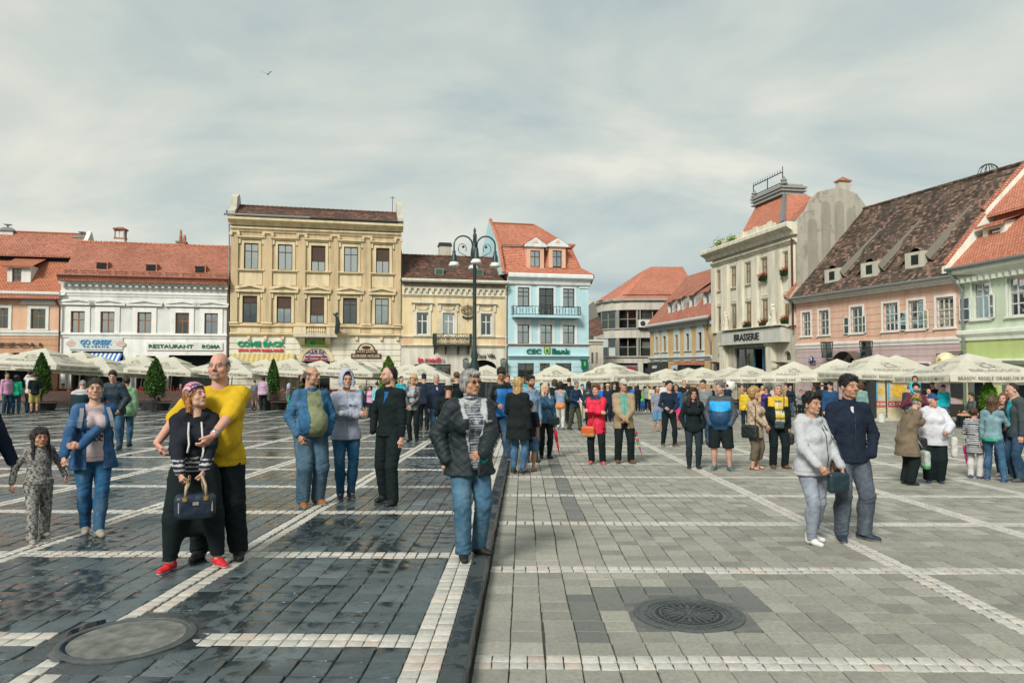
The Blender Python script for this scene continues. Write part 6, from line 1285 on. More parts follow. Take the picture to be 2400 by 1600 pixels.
def parasol(px, py, D, rz, word, label, tilt=(0, 0), S=2.0, rise=.85):
 k=(word, S)
 if k not in PROTO:PROTO[k]=make_parasol(word, S, rise); o=PROTO[k]
 else:o=clone(PROTO[k])
 p=at_depth(px, py, D); o.location=p; o.rotation_euler=(R(tilt[0]+math.sin(px)*1.2), R(tilt[1]+math.sin(px*1.7)*1.0), R(rz+math.sin(px*2.3)*3)); tag(o, label, 'parasol', 'cream parasols over the cafe terraces')
 for ch in[c for c in o.children if c.name.startswith(('pole', 'foot'))]:bpy.data.objects.remove(ch)
 h=p.z-gz(p.x, p.y); MB().tube([(0, 0, .02), (0, 0, -h)], .035, 8).build('pole', M_POLE, o); MB().box(-.4, .4, -.4, .4, -h, -h+.12).build('foot', M_WFR['dark'], o)
 return o
FR='cream parasol in the left front row, '
LP=[(105.6, 818, 39, 4, 'BRASSO', 'big cream parasol behind the tall conical shrub by the orange house'), (237, 837, 43, 4, 'KRONSTADT', 'cream parasol below the blue and white striped awning'), (407, 838, 44, 3, 'BRASOV', 'cream parasol beside the conical shrub under the green restaurant board'), (548, 838, 45, 3, 'BRASOV', 'cream parasol behind the bald man, near the red downpipe'), (685, 841, 46, 3, 'BRASSO', 'cream parasol right of the thin conical shrub under the ochre house'), (819, 840, 46, 3, 'BRASSO', 'cream parasol under the gallery arch behind the hooded woman'), (994, 853, 47, 3, 'KRONSTADT', 'cream parasol below the coral red newsagent letters'), (1142, 857, 49, 3, 'BRASOV', 'cream parasol in front of the dark arch on the cream house')]
for a in LP:parasol(*a, tilt=(-1.0, 3.0))
LB=[(18, 828, 47, 'cream parasol of the back row at the picture edge below the orange arch'), (70, 829, 50, 'cream parasol of the back row right under the orange arch'), (193, 825, 46, 'cream parasol peeking above its neighbours under the tavern board'), (337, 834, 48, 'cream parasol of the back row before the white house arch'), (389, 837, 49, 'cream parasol of the back row under the restaurant board'), (623, 843, 50, 'cream parasol of the back row below the ochre striped awning'), (674, 844, 52, 'cream parasol tip just left of the gallery arch, back row'), (752, 846, 50, 'cream parasol tip under the middle of the gallery sign'), (862, 850, 50, 'cream parasol tip right of the burger sign, back row'), (886, 852, 52, 'cream parasol tip beside the bright conical shrub, back row'), (959, 854, 51, 'cream parasol of the back row left of the newsagent window')]
for i, a in enumerate(LB):parasol(a[0], a[1], a[2], 3, ('BRASSO', 'KRONSTADT', 'BRASOV')[i%3], a[3], tilt=(-1, 2.5))
RP=[(1302.6, 856, 47, 3, 'BRASOV', 'cream parasol in front of the bank windows'), (1430, 852, 37, 42, 'KRONSTADT', 'wide cream parasol set corner-on at the street mouth', 1.5), (1562, 865, 50, 38, 'BRASOV', 'cream parasol set corner-on before the black shopfront'), (1613, 863, 56, 8, 'BRASSO', 'cream parasol behind, before the gold house doorway'), (1646, 862, 50, 5, 'KRONSTADT', 'cream parasol before the dark fascia of the gold house'), (1710, 861, 55, 5, 'BRASOV', 'cream parasol before the left edge of the stone entrance'), (1752, 858, 47, -4, 'KRONSTADT', 'cream parasol right in front of the teal entrance'), (1861, 849, 41, -24, 'KRONSTADT', 'cream parasol before the pilaster next to the pink house'), (1961.7, 843, 37.5, -26, 'BRASSO', 'cream parasol beneath the bracket lantern left of the door hood'), (2056, 833, 33.5, 2, 'KRONSTADT', 'large cream parasol over the ice cream stand'), (2100, 834, 40, -18, 'BRASOV', 'cream parasol tip behind the large one over the ice cream stand'), (2267.5, 831, 28.5, 0, 'BRASSO', 'largest cream parasol in front of the lime green wall'), (2480, 838, 29.5, -6, 'BRASOV', 'cream parasol cut off by the right picture edge')]
for a in RP:parasol(*a[:6], tilt=(-1, 0), S=a[6] if len(a)>6 else 2.0, rise=.66 if len(a)>6 else.85)
# -- street lamp
lp=at_depth(1112, 858, 28.0); lz=gz(lp.x, lp.y); lamp=empty('street_lamp', (lp.x, lp.y, lz), 0, 'tall dark green street lamp with four hanging heads on scrolled arms', 'street lamp')
M_LG=plain('lamp_green_iron', (.022, .042, .042), .45, .5, .3); M_LW=plain('lamp_white_glass', (.62, .64, .6), .3)
hz=lambda py:at_depth(1112, py, 28.0).z-lz
MB().lathe([(.3, 0), (.3, .25), (.24, .35), (.22, 1.3), (.25, 1.4), (.19, 1.55), (.17, 2.0), (.2, 2.2), (.12, 2.5), (.15, 2.65), (.085, 2.9), (.075, hz(700)), (.07, hz(620)), (.11, hz(615)), (.1, hz(605)), (.17, hz(598)), (.15, hz(585)), (.1, hz(572)), (.06, hz(560)), (.075, hz(552)), (.04, hz(545)), (.06, hz(540)), (.0, hz(532))], n=16).build('post', M_LG, lamp, True)
for k in range(4):
 a=R(8+90*k); ca, sa=math.cos(a), math.sin(a); L=lambda u, z:(u*ca, u*sa, z); arm=MB(); z0=hz(572); rr=.34
 pts=[L(.09, z0-.25)]+[L(.46-.37*math.cos(t), z0-.05+.37*math.sin(t)) for t in[math.pi*j/12 for j in range(13)]]+[L(.83, z0-.3)]
 arm.tube(pts, [.035]*2+[.033]*(len(pts)-2), 6); ar=arm.build('arm', M_LG, lamp, True)
 sc=[L(.1, z0-.62)]+[L(.22+.1*j, z0-.55+.05*j) for j in range(3)]+[L(.5+.16*math.cos(t), z0-.2+.2*math.sin(t)) for t in[-.9+4.6*j/12 for j in range(13)]]
 MB().tube(sc, .014, 5).lathe([(.0, -.07), (.07, 0), (.0, .07)], L(.46, z0-.12), 8).build('scroll', M_LG, ar)
 hd=MB().lathe([(.04, 0), (.07, -.02), (.06, -.12), (.1, -.2), (.12, -.42), (.15, -.46), (.02, -.46)], L(.83, z0-.28), 12).build('lamp_head', M_LG, lamp, True)
 MB().lathe([(.15, -.46), (.22, -.58), (.21, -.63), (.14, -.66), (.0, -.68)], L(.83, z0-.28), 14).build('glass_bowl', M_LW, hd, True)
 # -- greenery
def leaf_mat(name, c1, c2):
 t=NT(name); at=t.n('ShaderNodeAttribute', attribute_name='rnd'); col=t.mix(at.outputs['Fac'], c1, c2); d=t.n('ShaderNodeBsdfPrincipled'); d.inputs['Roughness'].default_value=.55; d.inputs['Specular IOR Level'].default_value=.3
 tr=t.n('ShaderNodeBsdfTranslucent'); m=t.n('ShaderNodeMixShader'); m.inputs[0].default_value=.22; t.l(col, d.inputs['Base Color']); t.l(col, tr.inputs[0]); t.l(d.outputs[0], m.inputs[1]); t.l(tr.outputs[0], m.inputs[2]); t.l(m.outputs[0], t.out.inputs[0]); return t.m
M_LEAF=leaf_mat('cypress_leaf', (.014, .045, .012), (.09, .2, .035)); M_LEAFB=leaf_mat('bright_leaf', (.05, .14, .015), (.16, .3, .04)); M_LEAFD=leaf_mat('dark_leaf', (.012, .035, .012), (.04, .09, .025))
M_FLR=leaf_mat('red_petal', (.32, .01, .015), (.62, .03, .04)); M_FLO=leaf_mat('orange_petal', (.5, .1, .01), (.65, .3, .02)); M_BARK=plain('bark', (.05, .035, .025), .9)
def leaves(name, pts_fn, n, size, mat, parent, seed=0, loc=None):
 rnd=np.random.RandomState(seed); P=pts_fn(rnd, n); d=rnd.normal(size=(n, 3)); d/=np.linalg.norm(d, axis=1)[:, None]; e=np.cross(d, rnd.normal(size=(n, 3))); e/=np.linalg.norm(e, axis=1)[:, None]; s=size*rnd.uniform(.6, 1.3, (n, 1))
 me=np_mesh(name, np.stack([P-d*s, P+e*s*.45, P+d*s, P-e*s*.45], 1).reshape(-1, 3), np.arange(4*n).reshape(-1, 4), smooth=False); at=me.attributes.new('rnd', 'FLOAT', 'POINT'); at.data.foreach_set('value', np.repeat(rnd.rand(n), 4).astype(np.float32)); me.materials.append(mat); o=bpy.data.objects.new(name, me); link(o, parent); return o
M_TUB=plain('dark_tub', (.03, .033, .032), .6, .4, var=.3)
def cone_tree(px, pyt, pyb, D, wpx, label, mat, tub=True, tubw=.75):
 p0=at_depth(px, pyb, D); g=gz(p0.x, p0.y); top=at_depth(px, pyt, D).z-g; base=max(.35, p0.z-g); r=wpx/FPX*D/2; root=empty('conical_shrub', (p0.x, p0.y, g), random.random()*6, label, 'shrub')
 h=top-base
 def fn(rnd, n):
  t=rnd.rand(n)**.8; a=rnd.rand(n)*6.283; prof=np.sin(np.minimum(1, (1-t)*1.25+.02)*1.57)**.85; rad=r*prof*(1-.35*rnd.rand(n)**2+.1*np.abs(rnd.normal(size=n))*(rnd.rand(n)>.8))*(1+.12*np.sin(a*5+t*14)+.09*np.sin(a*11-t*30)); return np.stack([rad*np.cos(a), rad*np.sin(a), base+.02+h*t+rnd.normal(size=n)*.02], 1)
 leaves('crown', fn, 4200, .068, mat, root, int(px)); MB().tube([(0, 0, .2), (0, 0, top*.9)], [.05, .02], 6).build('trunk', M_BARK, root)
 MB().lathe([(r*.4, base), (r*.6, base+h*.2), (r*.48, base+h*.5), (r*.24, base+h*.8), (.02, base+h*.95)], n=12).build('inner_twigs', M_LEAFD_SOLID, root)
 if tub:
  MB().lathe([(tubw*.82, 0), (tubw, .42), (tubw*1.04, .44), (tubw*1.04, .5), (tubw*.95, .5), (tubw*.95, .42)], n=24).build('tub', M_TUB, root); MB().lathe([(tubw*.95, .4), (tubw*.94, .43)], n=20).build('soil', M_BARK, root)
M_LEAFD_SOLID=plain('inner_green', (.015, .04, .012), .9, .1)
cone_tree(96, 829, 925, 36, 37, 'tall dark conical shrub beside the man in yellow shorts', M_LEAF); cone_tree(364, 841, 925, 36, 41, 'conical shrub in a tub below the white house restaurant board', M_LEAF); cone_tree(640, 844, 925, 37, 27, 'slim conical shrub beside the woman in the pink jacket', M_LEAF); cone_tree(910, 837, 920, 33, 39, 'bright green conical shrub behind the black-clad man', M_LEAFB); cone_tree(1178, 862, 925, 40, 22, 'small conical shrub in front of the right lantern of the cream house', M_LEAF); cone_tree(2318, 894, 958, 27, 33, 'bright leafy shrub behind the girl in the denim jacket', M_LEAFB, tubw=.4)
for(loc, lb, s) in BUSH_AT:
 root=empty('weed_bush', loc, 0, lb, 'weed'); leaves('foliage', lambda rnd, n:np.stack([rnd.normal(size=n)*s*.45, rnd.normal(size=n)*s*.3, np.abs(rnd.normal(size=n))*s*.5], 1), 400, .09, M_LEAFB, root, 5); MB().tube([(0, 0, -.05), (.05, 0, s*.7)], [.03, .01], 5).build('stem', M_BARK, root)
ORD={(3, 0):'red flower box at the fourth top floor window of the stone building', (4, 0):'red flower box at the rightmost top floor window of the stone building', (2, 1):'red flower box over the fascia lettering, middle window', (3, 1):'red flower box beside the carved figure group', (4, 1):'red flower box at the lower right window by the pink house roof'}
for(bb, x, z, w, i, j) in FLOWERBOX:
 root=empty('flower_box', bb.M@Vector((x, -.25, z)), bb.ang, ORD[(i, j)], 'flower box', 'window flower boxes of the stone building'); MB().box(-w/2, w/2, -.16, .16, -.02, .28).build('box', M_LEAFD_SOLID, root)
 leaves('leaves', lambda rnd, n:np.stack([rnd.uniform(-w/2, w/2, n), rnd.normal(size=n)*.14-.05, .25+rnd.normal(size=n)*.14], 1), 260, .08, M_LEAFD, root, i*3+j); leaves('blossoms', lambda rnd, n:np.stack([rnd.uniform(-w/2-.1, w/2+.1, n), rnd.normal(size=n)*.16-.1, .44+rnd.normal(size=n)*.11], 1), 110, .06, M_FLR, root, i*5+j)
FB=[(310, 'left of the conical shrub below the restaurant board'), (335, 'right beside the conical shrub below the restaurant board'), (420, 'right of the tub shrub, towards the bald man'), (200, 'behind the woman in the denim shirt'), (140, 'by the orange house corner'), (560, 'behind the bald man in yellow'), (655, 'with orange blooms by the slim conical shrub'), (760, 'behind the hooded woman in grey'), (860, 'behind the children in pink and turquoise jackets')]
for i, (px, lb) in enumerate(FB):
 D=39.5; p=at_depth(px, 858, D); g=gz(p.x, p.y); root=empty('terrace_flower_box', (p.x, p.y, g), R(4), 'long terrace flower box '+lb, 'flower box', 'terrace flower boxes'); MB().box(-.9, .9, -.2, .2, 0, .55).build('box', M_TUB, root)
 leaves('leaves', lambda rnd, n:np.stack([rnd.uniform(-.9, .9, n), rnd.normal(size=n)*.16, .68+rnd.normal(size=n)*.14], 1), 420, .08, M_LEAFD, root, i); leaves('blossoms', lambda rnd, n:np.stack([rnd.uniform(-.9, .9, n), rnd.normal(size=n)*.18-.08, .9+rnd.normal(size=n)*.13], 1), 150, .06, M_FLO if i==6 else M_FLR, root, i+40)
M_SLAT=plain('brown_slat', (.085, .05, .04), .6)
def bench(px, D, rz, label, w=1.7):
 p=at_depth(px, 858, D); root=empty('park_bench', (p.x, p.y, gz(p.x, p.y)), R(rz), label, 'bench', 'slatted benches beside the tubs')
 for k in range(5):MB().box(-w/2, w/2, -.25+k*.1, -.17+k*.1, .42, .45).build('seat_slat', M_SLAT, root)
 for k in range(6):MB().box(-w/2, w/2, .26+k*.025, .285+k*.025, .5+k*.085, .57+k*.085).build('back_slat', M_SLAT, root)
 for s in(-1, 1):MB().tube([(s*w*.4, -.25, 0), (s*w*.4, -.22, .42), (s*w*.4, .25, .42), (s*w*.4, .42, 1.0)], .025, 6).tube([(s*w*.4, .25, .42), (s*w*.4, .32, 0)], .025, 6).build('leg', M_METAL, root)
bench(134, 35.5, 4, 'brown slatted bench right of the tall dark conical shrub'); bench(312, 35.5, 6, 'brown slatted bench left of the tub below the restaurant board'); bench(403, 35.5, -10, 'brown slatted bench right of the tub below the restaurant board'); bench(590, 36.5, 5, 'brown slatted bench left of the woman in the pink jacket'); bench(672, 36.5, 5, 'brown slatted bench right of the slim conical shrub')
M_WICK=plain('dark_wicker', (.03, .026, .022), .7, .3, var=.4, scale=30); M_TTOP=plain('table_top', (.09, .055, .035), .5)
def make_chair():
 r_=empty('terrace_chair'); MB().box(-.24, .24, -.24, .24, .42, .47).build('seat', M_WICK, r_); mb=MB(); mb.add([(-.24, .2, .45), (.24, .2, .45), (.24, .3, .92), (-.24, .3, .92), (-.24, .25, .45), (.24, .25, .45), (.24, .35, .92), (-.24, .35, .92)], [(0, 1, 2, 3), (5, 4, 7, 6), (0, 3, 7, 4), (1, 5, 6, 2), (3, 2, 6, 7)]); mb.build('backrest', M_WICK, r_)
 for sx in(-1, 1):
  for sy in(-1, 1):MB().box(sx*.21-.02, sx*.21+.02, sy*.21-.02, sy*.21+.02, 0, .42).build('leg', M_WICK, r_)
  MB().box(sx*.24-.02, sx*.24+.02, -.22, .26, .62, .66).build('armrest', M_WICK, r_)
 return r_
def make_table():
 r_=empty('terrace_table'); MB().box(-.42, .42, -.42, .42, .71, .745).build('table_top', M_TTOP, r_); MB().tube([(0, 0, .03), (0, 0, .71)], .04, 8).build('leg', M_METAL, r_); MB().lathe([(.25, 0), (.24, .03), (.04, .05)], n=12).build('base', M_METAL, r_); return r_
ch0, tb0=make_chair(), make_table(); first=[True, True]
TBL=[(70, 42, 'near the orange house corner'), (170, 42, 'behind the walking woman in denim'), (285, 42, 'under the striped awning parasol'), (345, 42, 'behind the tub shrub by the white house'), (440, 43, 'left of the bald man'), (560, 43, 'right of the bald man'), (700, 44, 'behind the denim jacket man'), (790, 44, 'behind the hooded woman'), (880, 44, 'behind the black-clad man'), (1010, 45, 'behind the navy jacket man'), (1310, 46, 'before the bank windows'), (1700, 45, 'before the stone entrance'), (1790, 43, 'left of the pink house parasols'), (1890, 38, 'before the mauve wall'), (2245, 27.5, 'under the largest parasol, left part'), (2370, 26.5, 'under the largest parasol, right part'), (1985, 36, 'between the parasols before the door hood')]
for i, (px, D, lb) in enumerate(TBL):
 p=at_depth(px, 858, D); g=gz(p.x, p.y); t_=tb0 if i==0 else clone(tb0); t_.location=(p.x, p.y, g); tag(t_, 'dark terrace table '+lb, 'table', 'terrace tables')
 for k in range(3):
  a=R((10, 115, 235)[k]); c_=ch0 if(i==0 and k==0) else clone(ch0); c_.location=(p.x+.75*math.cos(a), p.y+.75*math.sin(a), g); c_.rotation_euler=(0, 0, a-math.pi/2); tag(c_, 'wicker chair, '+('right', 'far', 'near')[k]+' side of table '+lb, 'chair', 'wicker terrace chairs')
p=at_depth(2095, 858, 31.5); ks=empty('ice_cream_stand', (p.x, p.y, gz(p.x, p.y)), R(4), 'ice cream stand with bright posters under the large parasol', 'stand'); M_CREAMP=plain('poster_cream', (.5, .44, .28), .5); M_SUNY=plain('poster_yellow', (.6, .36, .05), .5); M_SKYB=plain('poster_sky', (.12, .35, .5), .5); M_PRED=plain('poster_red_band', (.45, .04, .04), .5)
MB().box(-.9, .9, 0, .9, 0, .12).build('plinth', M_STONE, ks)
for k, (x0, x1) in enumerate(((-.75, -.3), (-.2, .85))):
 pn=MB().box(x0, x1, .2, .26, .12, 1.9).build('panel', M_CREAMP, ks); xm=(x0+x1)/2; w=x1-x0
 MB().extrude_xz([(xm+w*(.36 if q%2 else.27)*math.cos(2*math.pi*q/24), 1.35+w*(.36 if q%2 else.27)*math.sin(2*math.pi*q/24)) for q in range(24)], .19, .2).build('sun_print', M_SUNY, pn); MB().box(x0+.02, x1-.02, .185, .2, .62, .88).build('red_band', M_PRED, pn); MB().box(x0+.02, x0+.1, .185, .2, .9, 1.88).build('blue_strip', M_SKYB, pn)
 text_obj('lettering', 'ICE CREAM', w*.86, .15, M_WHITE_TRIM, T(xm, .17, .75), pn, .002, .02)
MB().box(-1.05, -.78, .1, .5, 0, 1.85).build('dark_cabinet', M_WFR['dark'], ks)
for px, D, nm in((2064, 30.5, 'white plastic bucket beside the ice cream stand'), ):
 p=at_depth(px, 858, D); bk=empty('bucket', (p.x, p.y, gz(p.x, p.y)), 0, nm, 'bucket'); MB().lathe([(.13, 0), (.16, .34), (.17, .34), (.17, .37), (.15, .37), (.14, .02)], n=16).build('shell', M_WHITE_TRIM, bk); MB().tube([(-.16, 0, .36), (0, .05, .42), (.16, 0, .36)], .008, 5).build('handle', M_METAL, bk)
bp_=at_depth(628, 175, 60); mb=MB().tube([(-.16, 0, 0), (0, 0, .02), (.14, 0, 0)], [.02, .05, .015], 6).poly([(0, .02, .02), (-.05, .02, .02), (-.32, .5, .12), (-.22, .5, .12)]).poly([(0, -.02, .02), (-.05, -.02, .02), (-.32, -.5, .16), (-.22, -.5, .16)])
o=mb.build('bird', plain('bird_dark', (.06, .06, .06), .8)); o.location=bp_; o.rotation_euler=(.15, .1, 1.3); tag(o, 'small dark bird gliding high in the cloudy sky', 'bird')
# -- people
def vc_mat(name, rough=.85, spec=.2, bump=.25, bscale=220, vary=.18, vscale=9, sheen=0.0, sss=0.0, stretch=(1, 1, 1), fade=None):
 t=NT(name); b=t.bsdf(rough, spec); at=t.n('ShaderNodeAttribute', attribute_name='Col'); v=t.tex(scale=stretch); n=t.noise(v, vscale, 5, .6)
 col=t.mix(1.0, at.outputs['Color'], t.ramp(n, (.28, 1-vary), (.72, 1+vary)), 'MULTIPLY')
 if fade:col=t.mix(t.math('MULTIPLY', t.ramp(t.noise(t.tex(scale=(1, 1, .45)), 7, 4, .6), (.5, 0.0), (.75, 1.0)), fade), col, t.mix(.5, at.outputs['Color'], (.42, .5, .55)))
 t.l(col, b.inputs['Base Color']); h=t.math('ADD', t.math('MULTIPLY', t.noise(v, bscale, 2), .35), t.noise(t.tex(scale=(1, 1, .6)), 17, 4, .65, .8)); t.bump(b, h, bump, .012)
 if sheen:b.inputs['Sheen Weight'].default_value=sheen
 if sss:b.inputs['Subsurface Weight'].default_value=sss; b.inputs['Subsurface Radius'].default_value=(.012, .005, .003)
 return t.m
M_CLOTH=vc_mat('cloth', .9, .12, .4); M_DENIM=vc_mat('denim', .9, .12, .45, vary=.28, vscale=14, fade=.35); M_SHELL=vc_mat('shell_fabric', .55, .3, .55, vary=.12); M_KNIT=vc_mat('knit', .95, .1, .7, 120, .2, 30)
M_SKIN=vc_mat('skin', .5, .35, .12, 260, .10, 22, sss=.12); M_HAIR=vc_mat('hair', .5, .35, .9, 90, .45, 30, stretch=(1, 1, .22)); M_SHOE=vc_mat('shoe', .6, .3, .25, 120, .12); M_LEATH=vc_mat('leather', .4, .45, .2, 160, .15)
MATS={'cloth':M_CLOTH, 'denim':M_DENIM, 'shell':M_SHELL, 'knit':M_KNIT, 'leather':M_LEATH}
SK={'light':(.50, .30, .22), 'pink':(.52, .28, .21), 'tan':(.42, .235, .155), 'olive':(.37, .20, .125)}
HC={'black':(.016, .014, .014), 'dark':(.032, .022, .017), 'brown':(.075, .042, .025), 'auburn':(.14, .05, .022), 'ginger':(.34, .15, .05), 'blond':(.42, .29, .13), 'lblond':(.52, .42, .25), 'grey':(.30, .30, .29), 'white':(.55, .54, .51), 'dgrey':(.12, .115, .11)}
def cmix(C, m, c):m=np.clip(m, 0, 1)[:, None]; return C*(1-m)+np.array(c)[None]*m
def box_m(v, c, w, s=.0025):return 1/(1+np.exp(np.clip((np.abs(v-c)-w)/s, -40, 40)))
def head_mesh(S, h):
 jw=S.get('jaw', 1.0); F=Field((-.10, -.135, -.19), (.10, .125, .14), h); X=(1, 0, 0)
 F.ell((0, .012, .035), (.074, .094, .088), 0); F.ell((0, -.025, -.035), (.059*jw, .066, .085), .03); F.cone((-.036*jw, -.03, -.076), (.036*jw, -.03, -.076), .028, .028, .025); F.ell((0, -.07, -.097), (.024, .022, .02), .02)
 for s in(-1, 1):
  F.ell((s*.038*jw, -.056, -.028), (.028, .026, .026), .015); F.ell((s*.077, .012, -.012), (.011, .02, .033), .008)
 F.cone((-.032, -.08, .03), (.032, -.08, .03), .0155, .0155, .012); F.cone((0, -.088, .02), (0, -.112, -.02), .0085, .0125, .01)
 for s in(-1, 1):F.ell((s*.010, -.1, -.027), (.009, .011, .008), .006); F.ell((s*.031, -.102, .008), (.019, .016, .0115), .008, sub=True)
 for s in(-1, 1):F.ell((s*.031, -.0775, .008), (.0145, )*3, .003)
 F.cone((-.021, -.085, -.055), (.021, -.085, -.055), .0095, .0095, .006); F.cone((-.017, -.083, -.066), (.017, -.083, -.066), .010, .010, .006)
 nk=S.get('neck', 1.0)*(.046 if S.get('f') else.054); F.cone((0, .022, -.05), (0, .034, -.20), nk, nk*1.08, .02)
 V, Q=F.mesh(); x, y, z=V.T; sk=np.array(S['skinc']); C=np.tile(sk, (len(V), 1)); e=max(.0025, h*.45); fr=y<-.055
 C=cmix(C, .5*np.exp(-(((np.abs(x)-.042)/.022)**2+((z+.03)/.022)**2))*fr, sk*np.array((1.12, .78, .72))); C=cmix(C, .4*np.exp(-((x/.014)**2+((z+.02)/.016)**2))*fr, sk*np.array((1.1, .8, .75)))
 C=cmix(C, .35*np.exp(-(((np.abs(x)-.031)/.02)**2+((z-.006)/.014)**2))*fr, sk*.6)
 bd=S.get('beard')
 if bd:
  bc, amt, kind=bd; m=(box_m(z, -.085, .042, .006)*(y<-.0) if kind=='full' else box_m(z, -.09, .028, .005)*(np.abs(x)<.035)*(y<-.04)); m=np.maximum(m, box_m(z, -.043, .0065, .003)*box_m(x, 0, .03, .005)*fr); m=m*(1-box_m(z, -.06, .006)*box_m(x, 0, .019)*fr); C=cmix(C, m*amt, bc)
 if S.get('must'):C=cmix(C, box_m(z, -.043, .006+e*.5, .003)*box_m(x, 0, .028, .004)*fr, S['must'])
 lc=S.get('lip', tuple(sk*np.array((.95, .55, .55)))); C=cmix(C, box_m(z, -.0605, max(.0075, e), .002)*box_m(x, 0, .022, .004)*fr*.8, lc); C=cmix(C, box_m(z, -.0605, .0015+e*.3, .0015)*box_m(x, 0, .021, .003)*fr*.6, sk*.25)
 ew=max(.0055, e*1.1); C=cmix(C, box_m(np.abs(x), .031, .0125, .002)*box_m(z, .008, ew, .0015)*fr*(.75 if h<.009 else.3), (.42, .40, .37)); C=cmix(C, box_m(np.abs(x), .031, max(.0058, e), .0015)*box_m(z, .008, ew*1.1, .0015)*fr, (.02, .014, .01)); C=cmix(C, box_m(np.abs(x), .031, .015, .003)*box_m(z, .0155, max(.002, e*.7), .0015)*fr*.75, (.03, .022, .018))
 br=S.get('brow', np.array(S['hairc'])*.8 if max(S['hairc'])<.3 else np.array((.12, .09, .06))); C=cmix(C, box_m(np.abs(x), .032, .018, .004)*box_m(z+(np.abs(x)-.032)**2*8, .0315, max(.0035, e*.8), .002)*fr*.85, br)
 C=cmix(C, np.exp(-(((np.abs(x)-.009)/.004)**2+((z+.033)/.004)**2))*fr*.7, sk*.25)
 return V, Q, C
def strands(V, Q, C, st, h, seed):
 if h>.0095:return V, Q, C
 rnd=np.random.RandomState(seed%9999); a, b_, c=V[Q[:, 0]], V[Q[:, 1]], V[Q[:, 2]]; fn=np.cross(b_-a, c-a); i=rnd.randint(0, len(Q), 900 if h<.007 else 450); n=fn[i]; n/=np.linalg.norm(n, axis=1)[:, None]+1e-9; p=a[i]
 m=p[:, 2]>-.02 if st in('bald', ) else n[:, 2]>-2; p, n, i=p[m], n[m], i[m]; k=len(p); wild=.9 if st in('curly', 'curlylong', 'messy') else.28
 d=np.stack([np.sign(p[:, 0])*.15, .35+0*p[:, 0], -1.0+0*p[:, 0]], 1)+rnd.normal(size=(k, 3))*wild; d-=n*(d*n).sum(1)[:, None]; d/=np.linalg.norm(d, axis=1)[:, None]+1e-9; w=np.cross(n, d); L=rnd.uniform(.015, .045, (k, 1)); wd=.0022 if h<.007 else.0034; o=n*.0015
 P=np.stack([p-w*wd+o, p+w*wd+o, p+d*L+w*wd*.5+n*rnd.uniform(.001, .007, (k, 1)), p+d*L-w*wd*.5+n*.003], 1).reshape(-1, 3); Cn=np.repeat(C[Q[i, 0]]*rnd.uniform(.6, 1.6, (k, 1)), 4, axis=0)
 return np.concatenate([V, P]), np.concatenate([Q, np.arange(4*k).reshape(-1, 4)+len(V)]), np.concatenate([C, Cn])
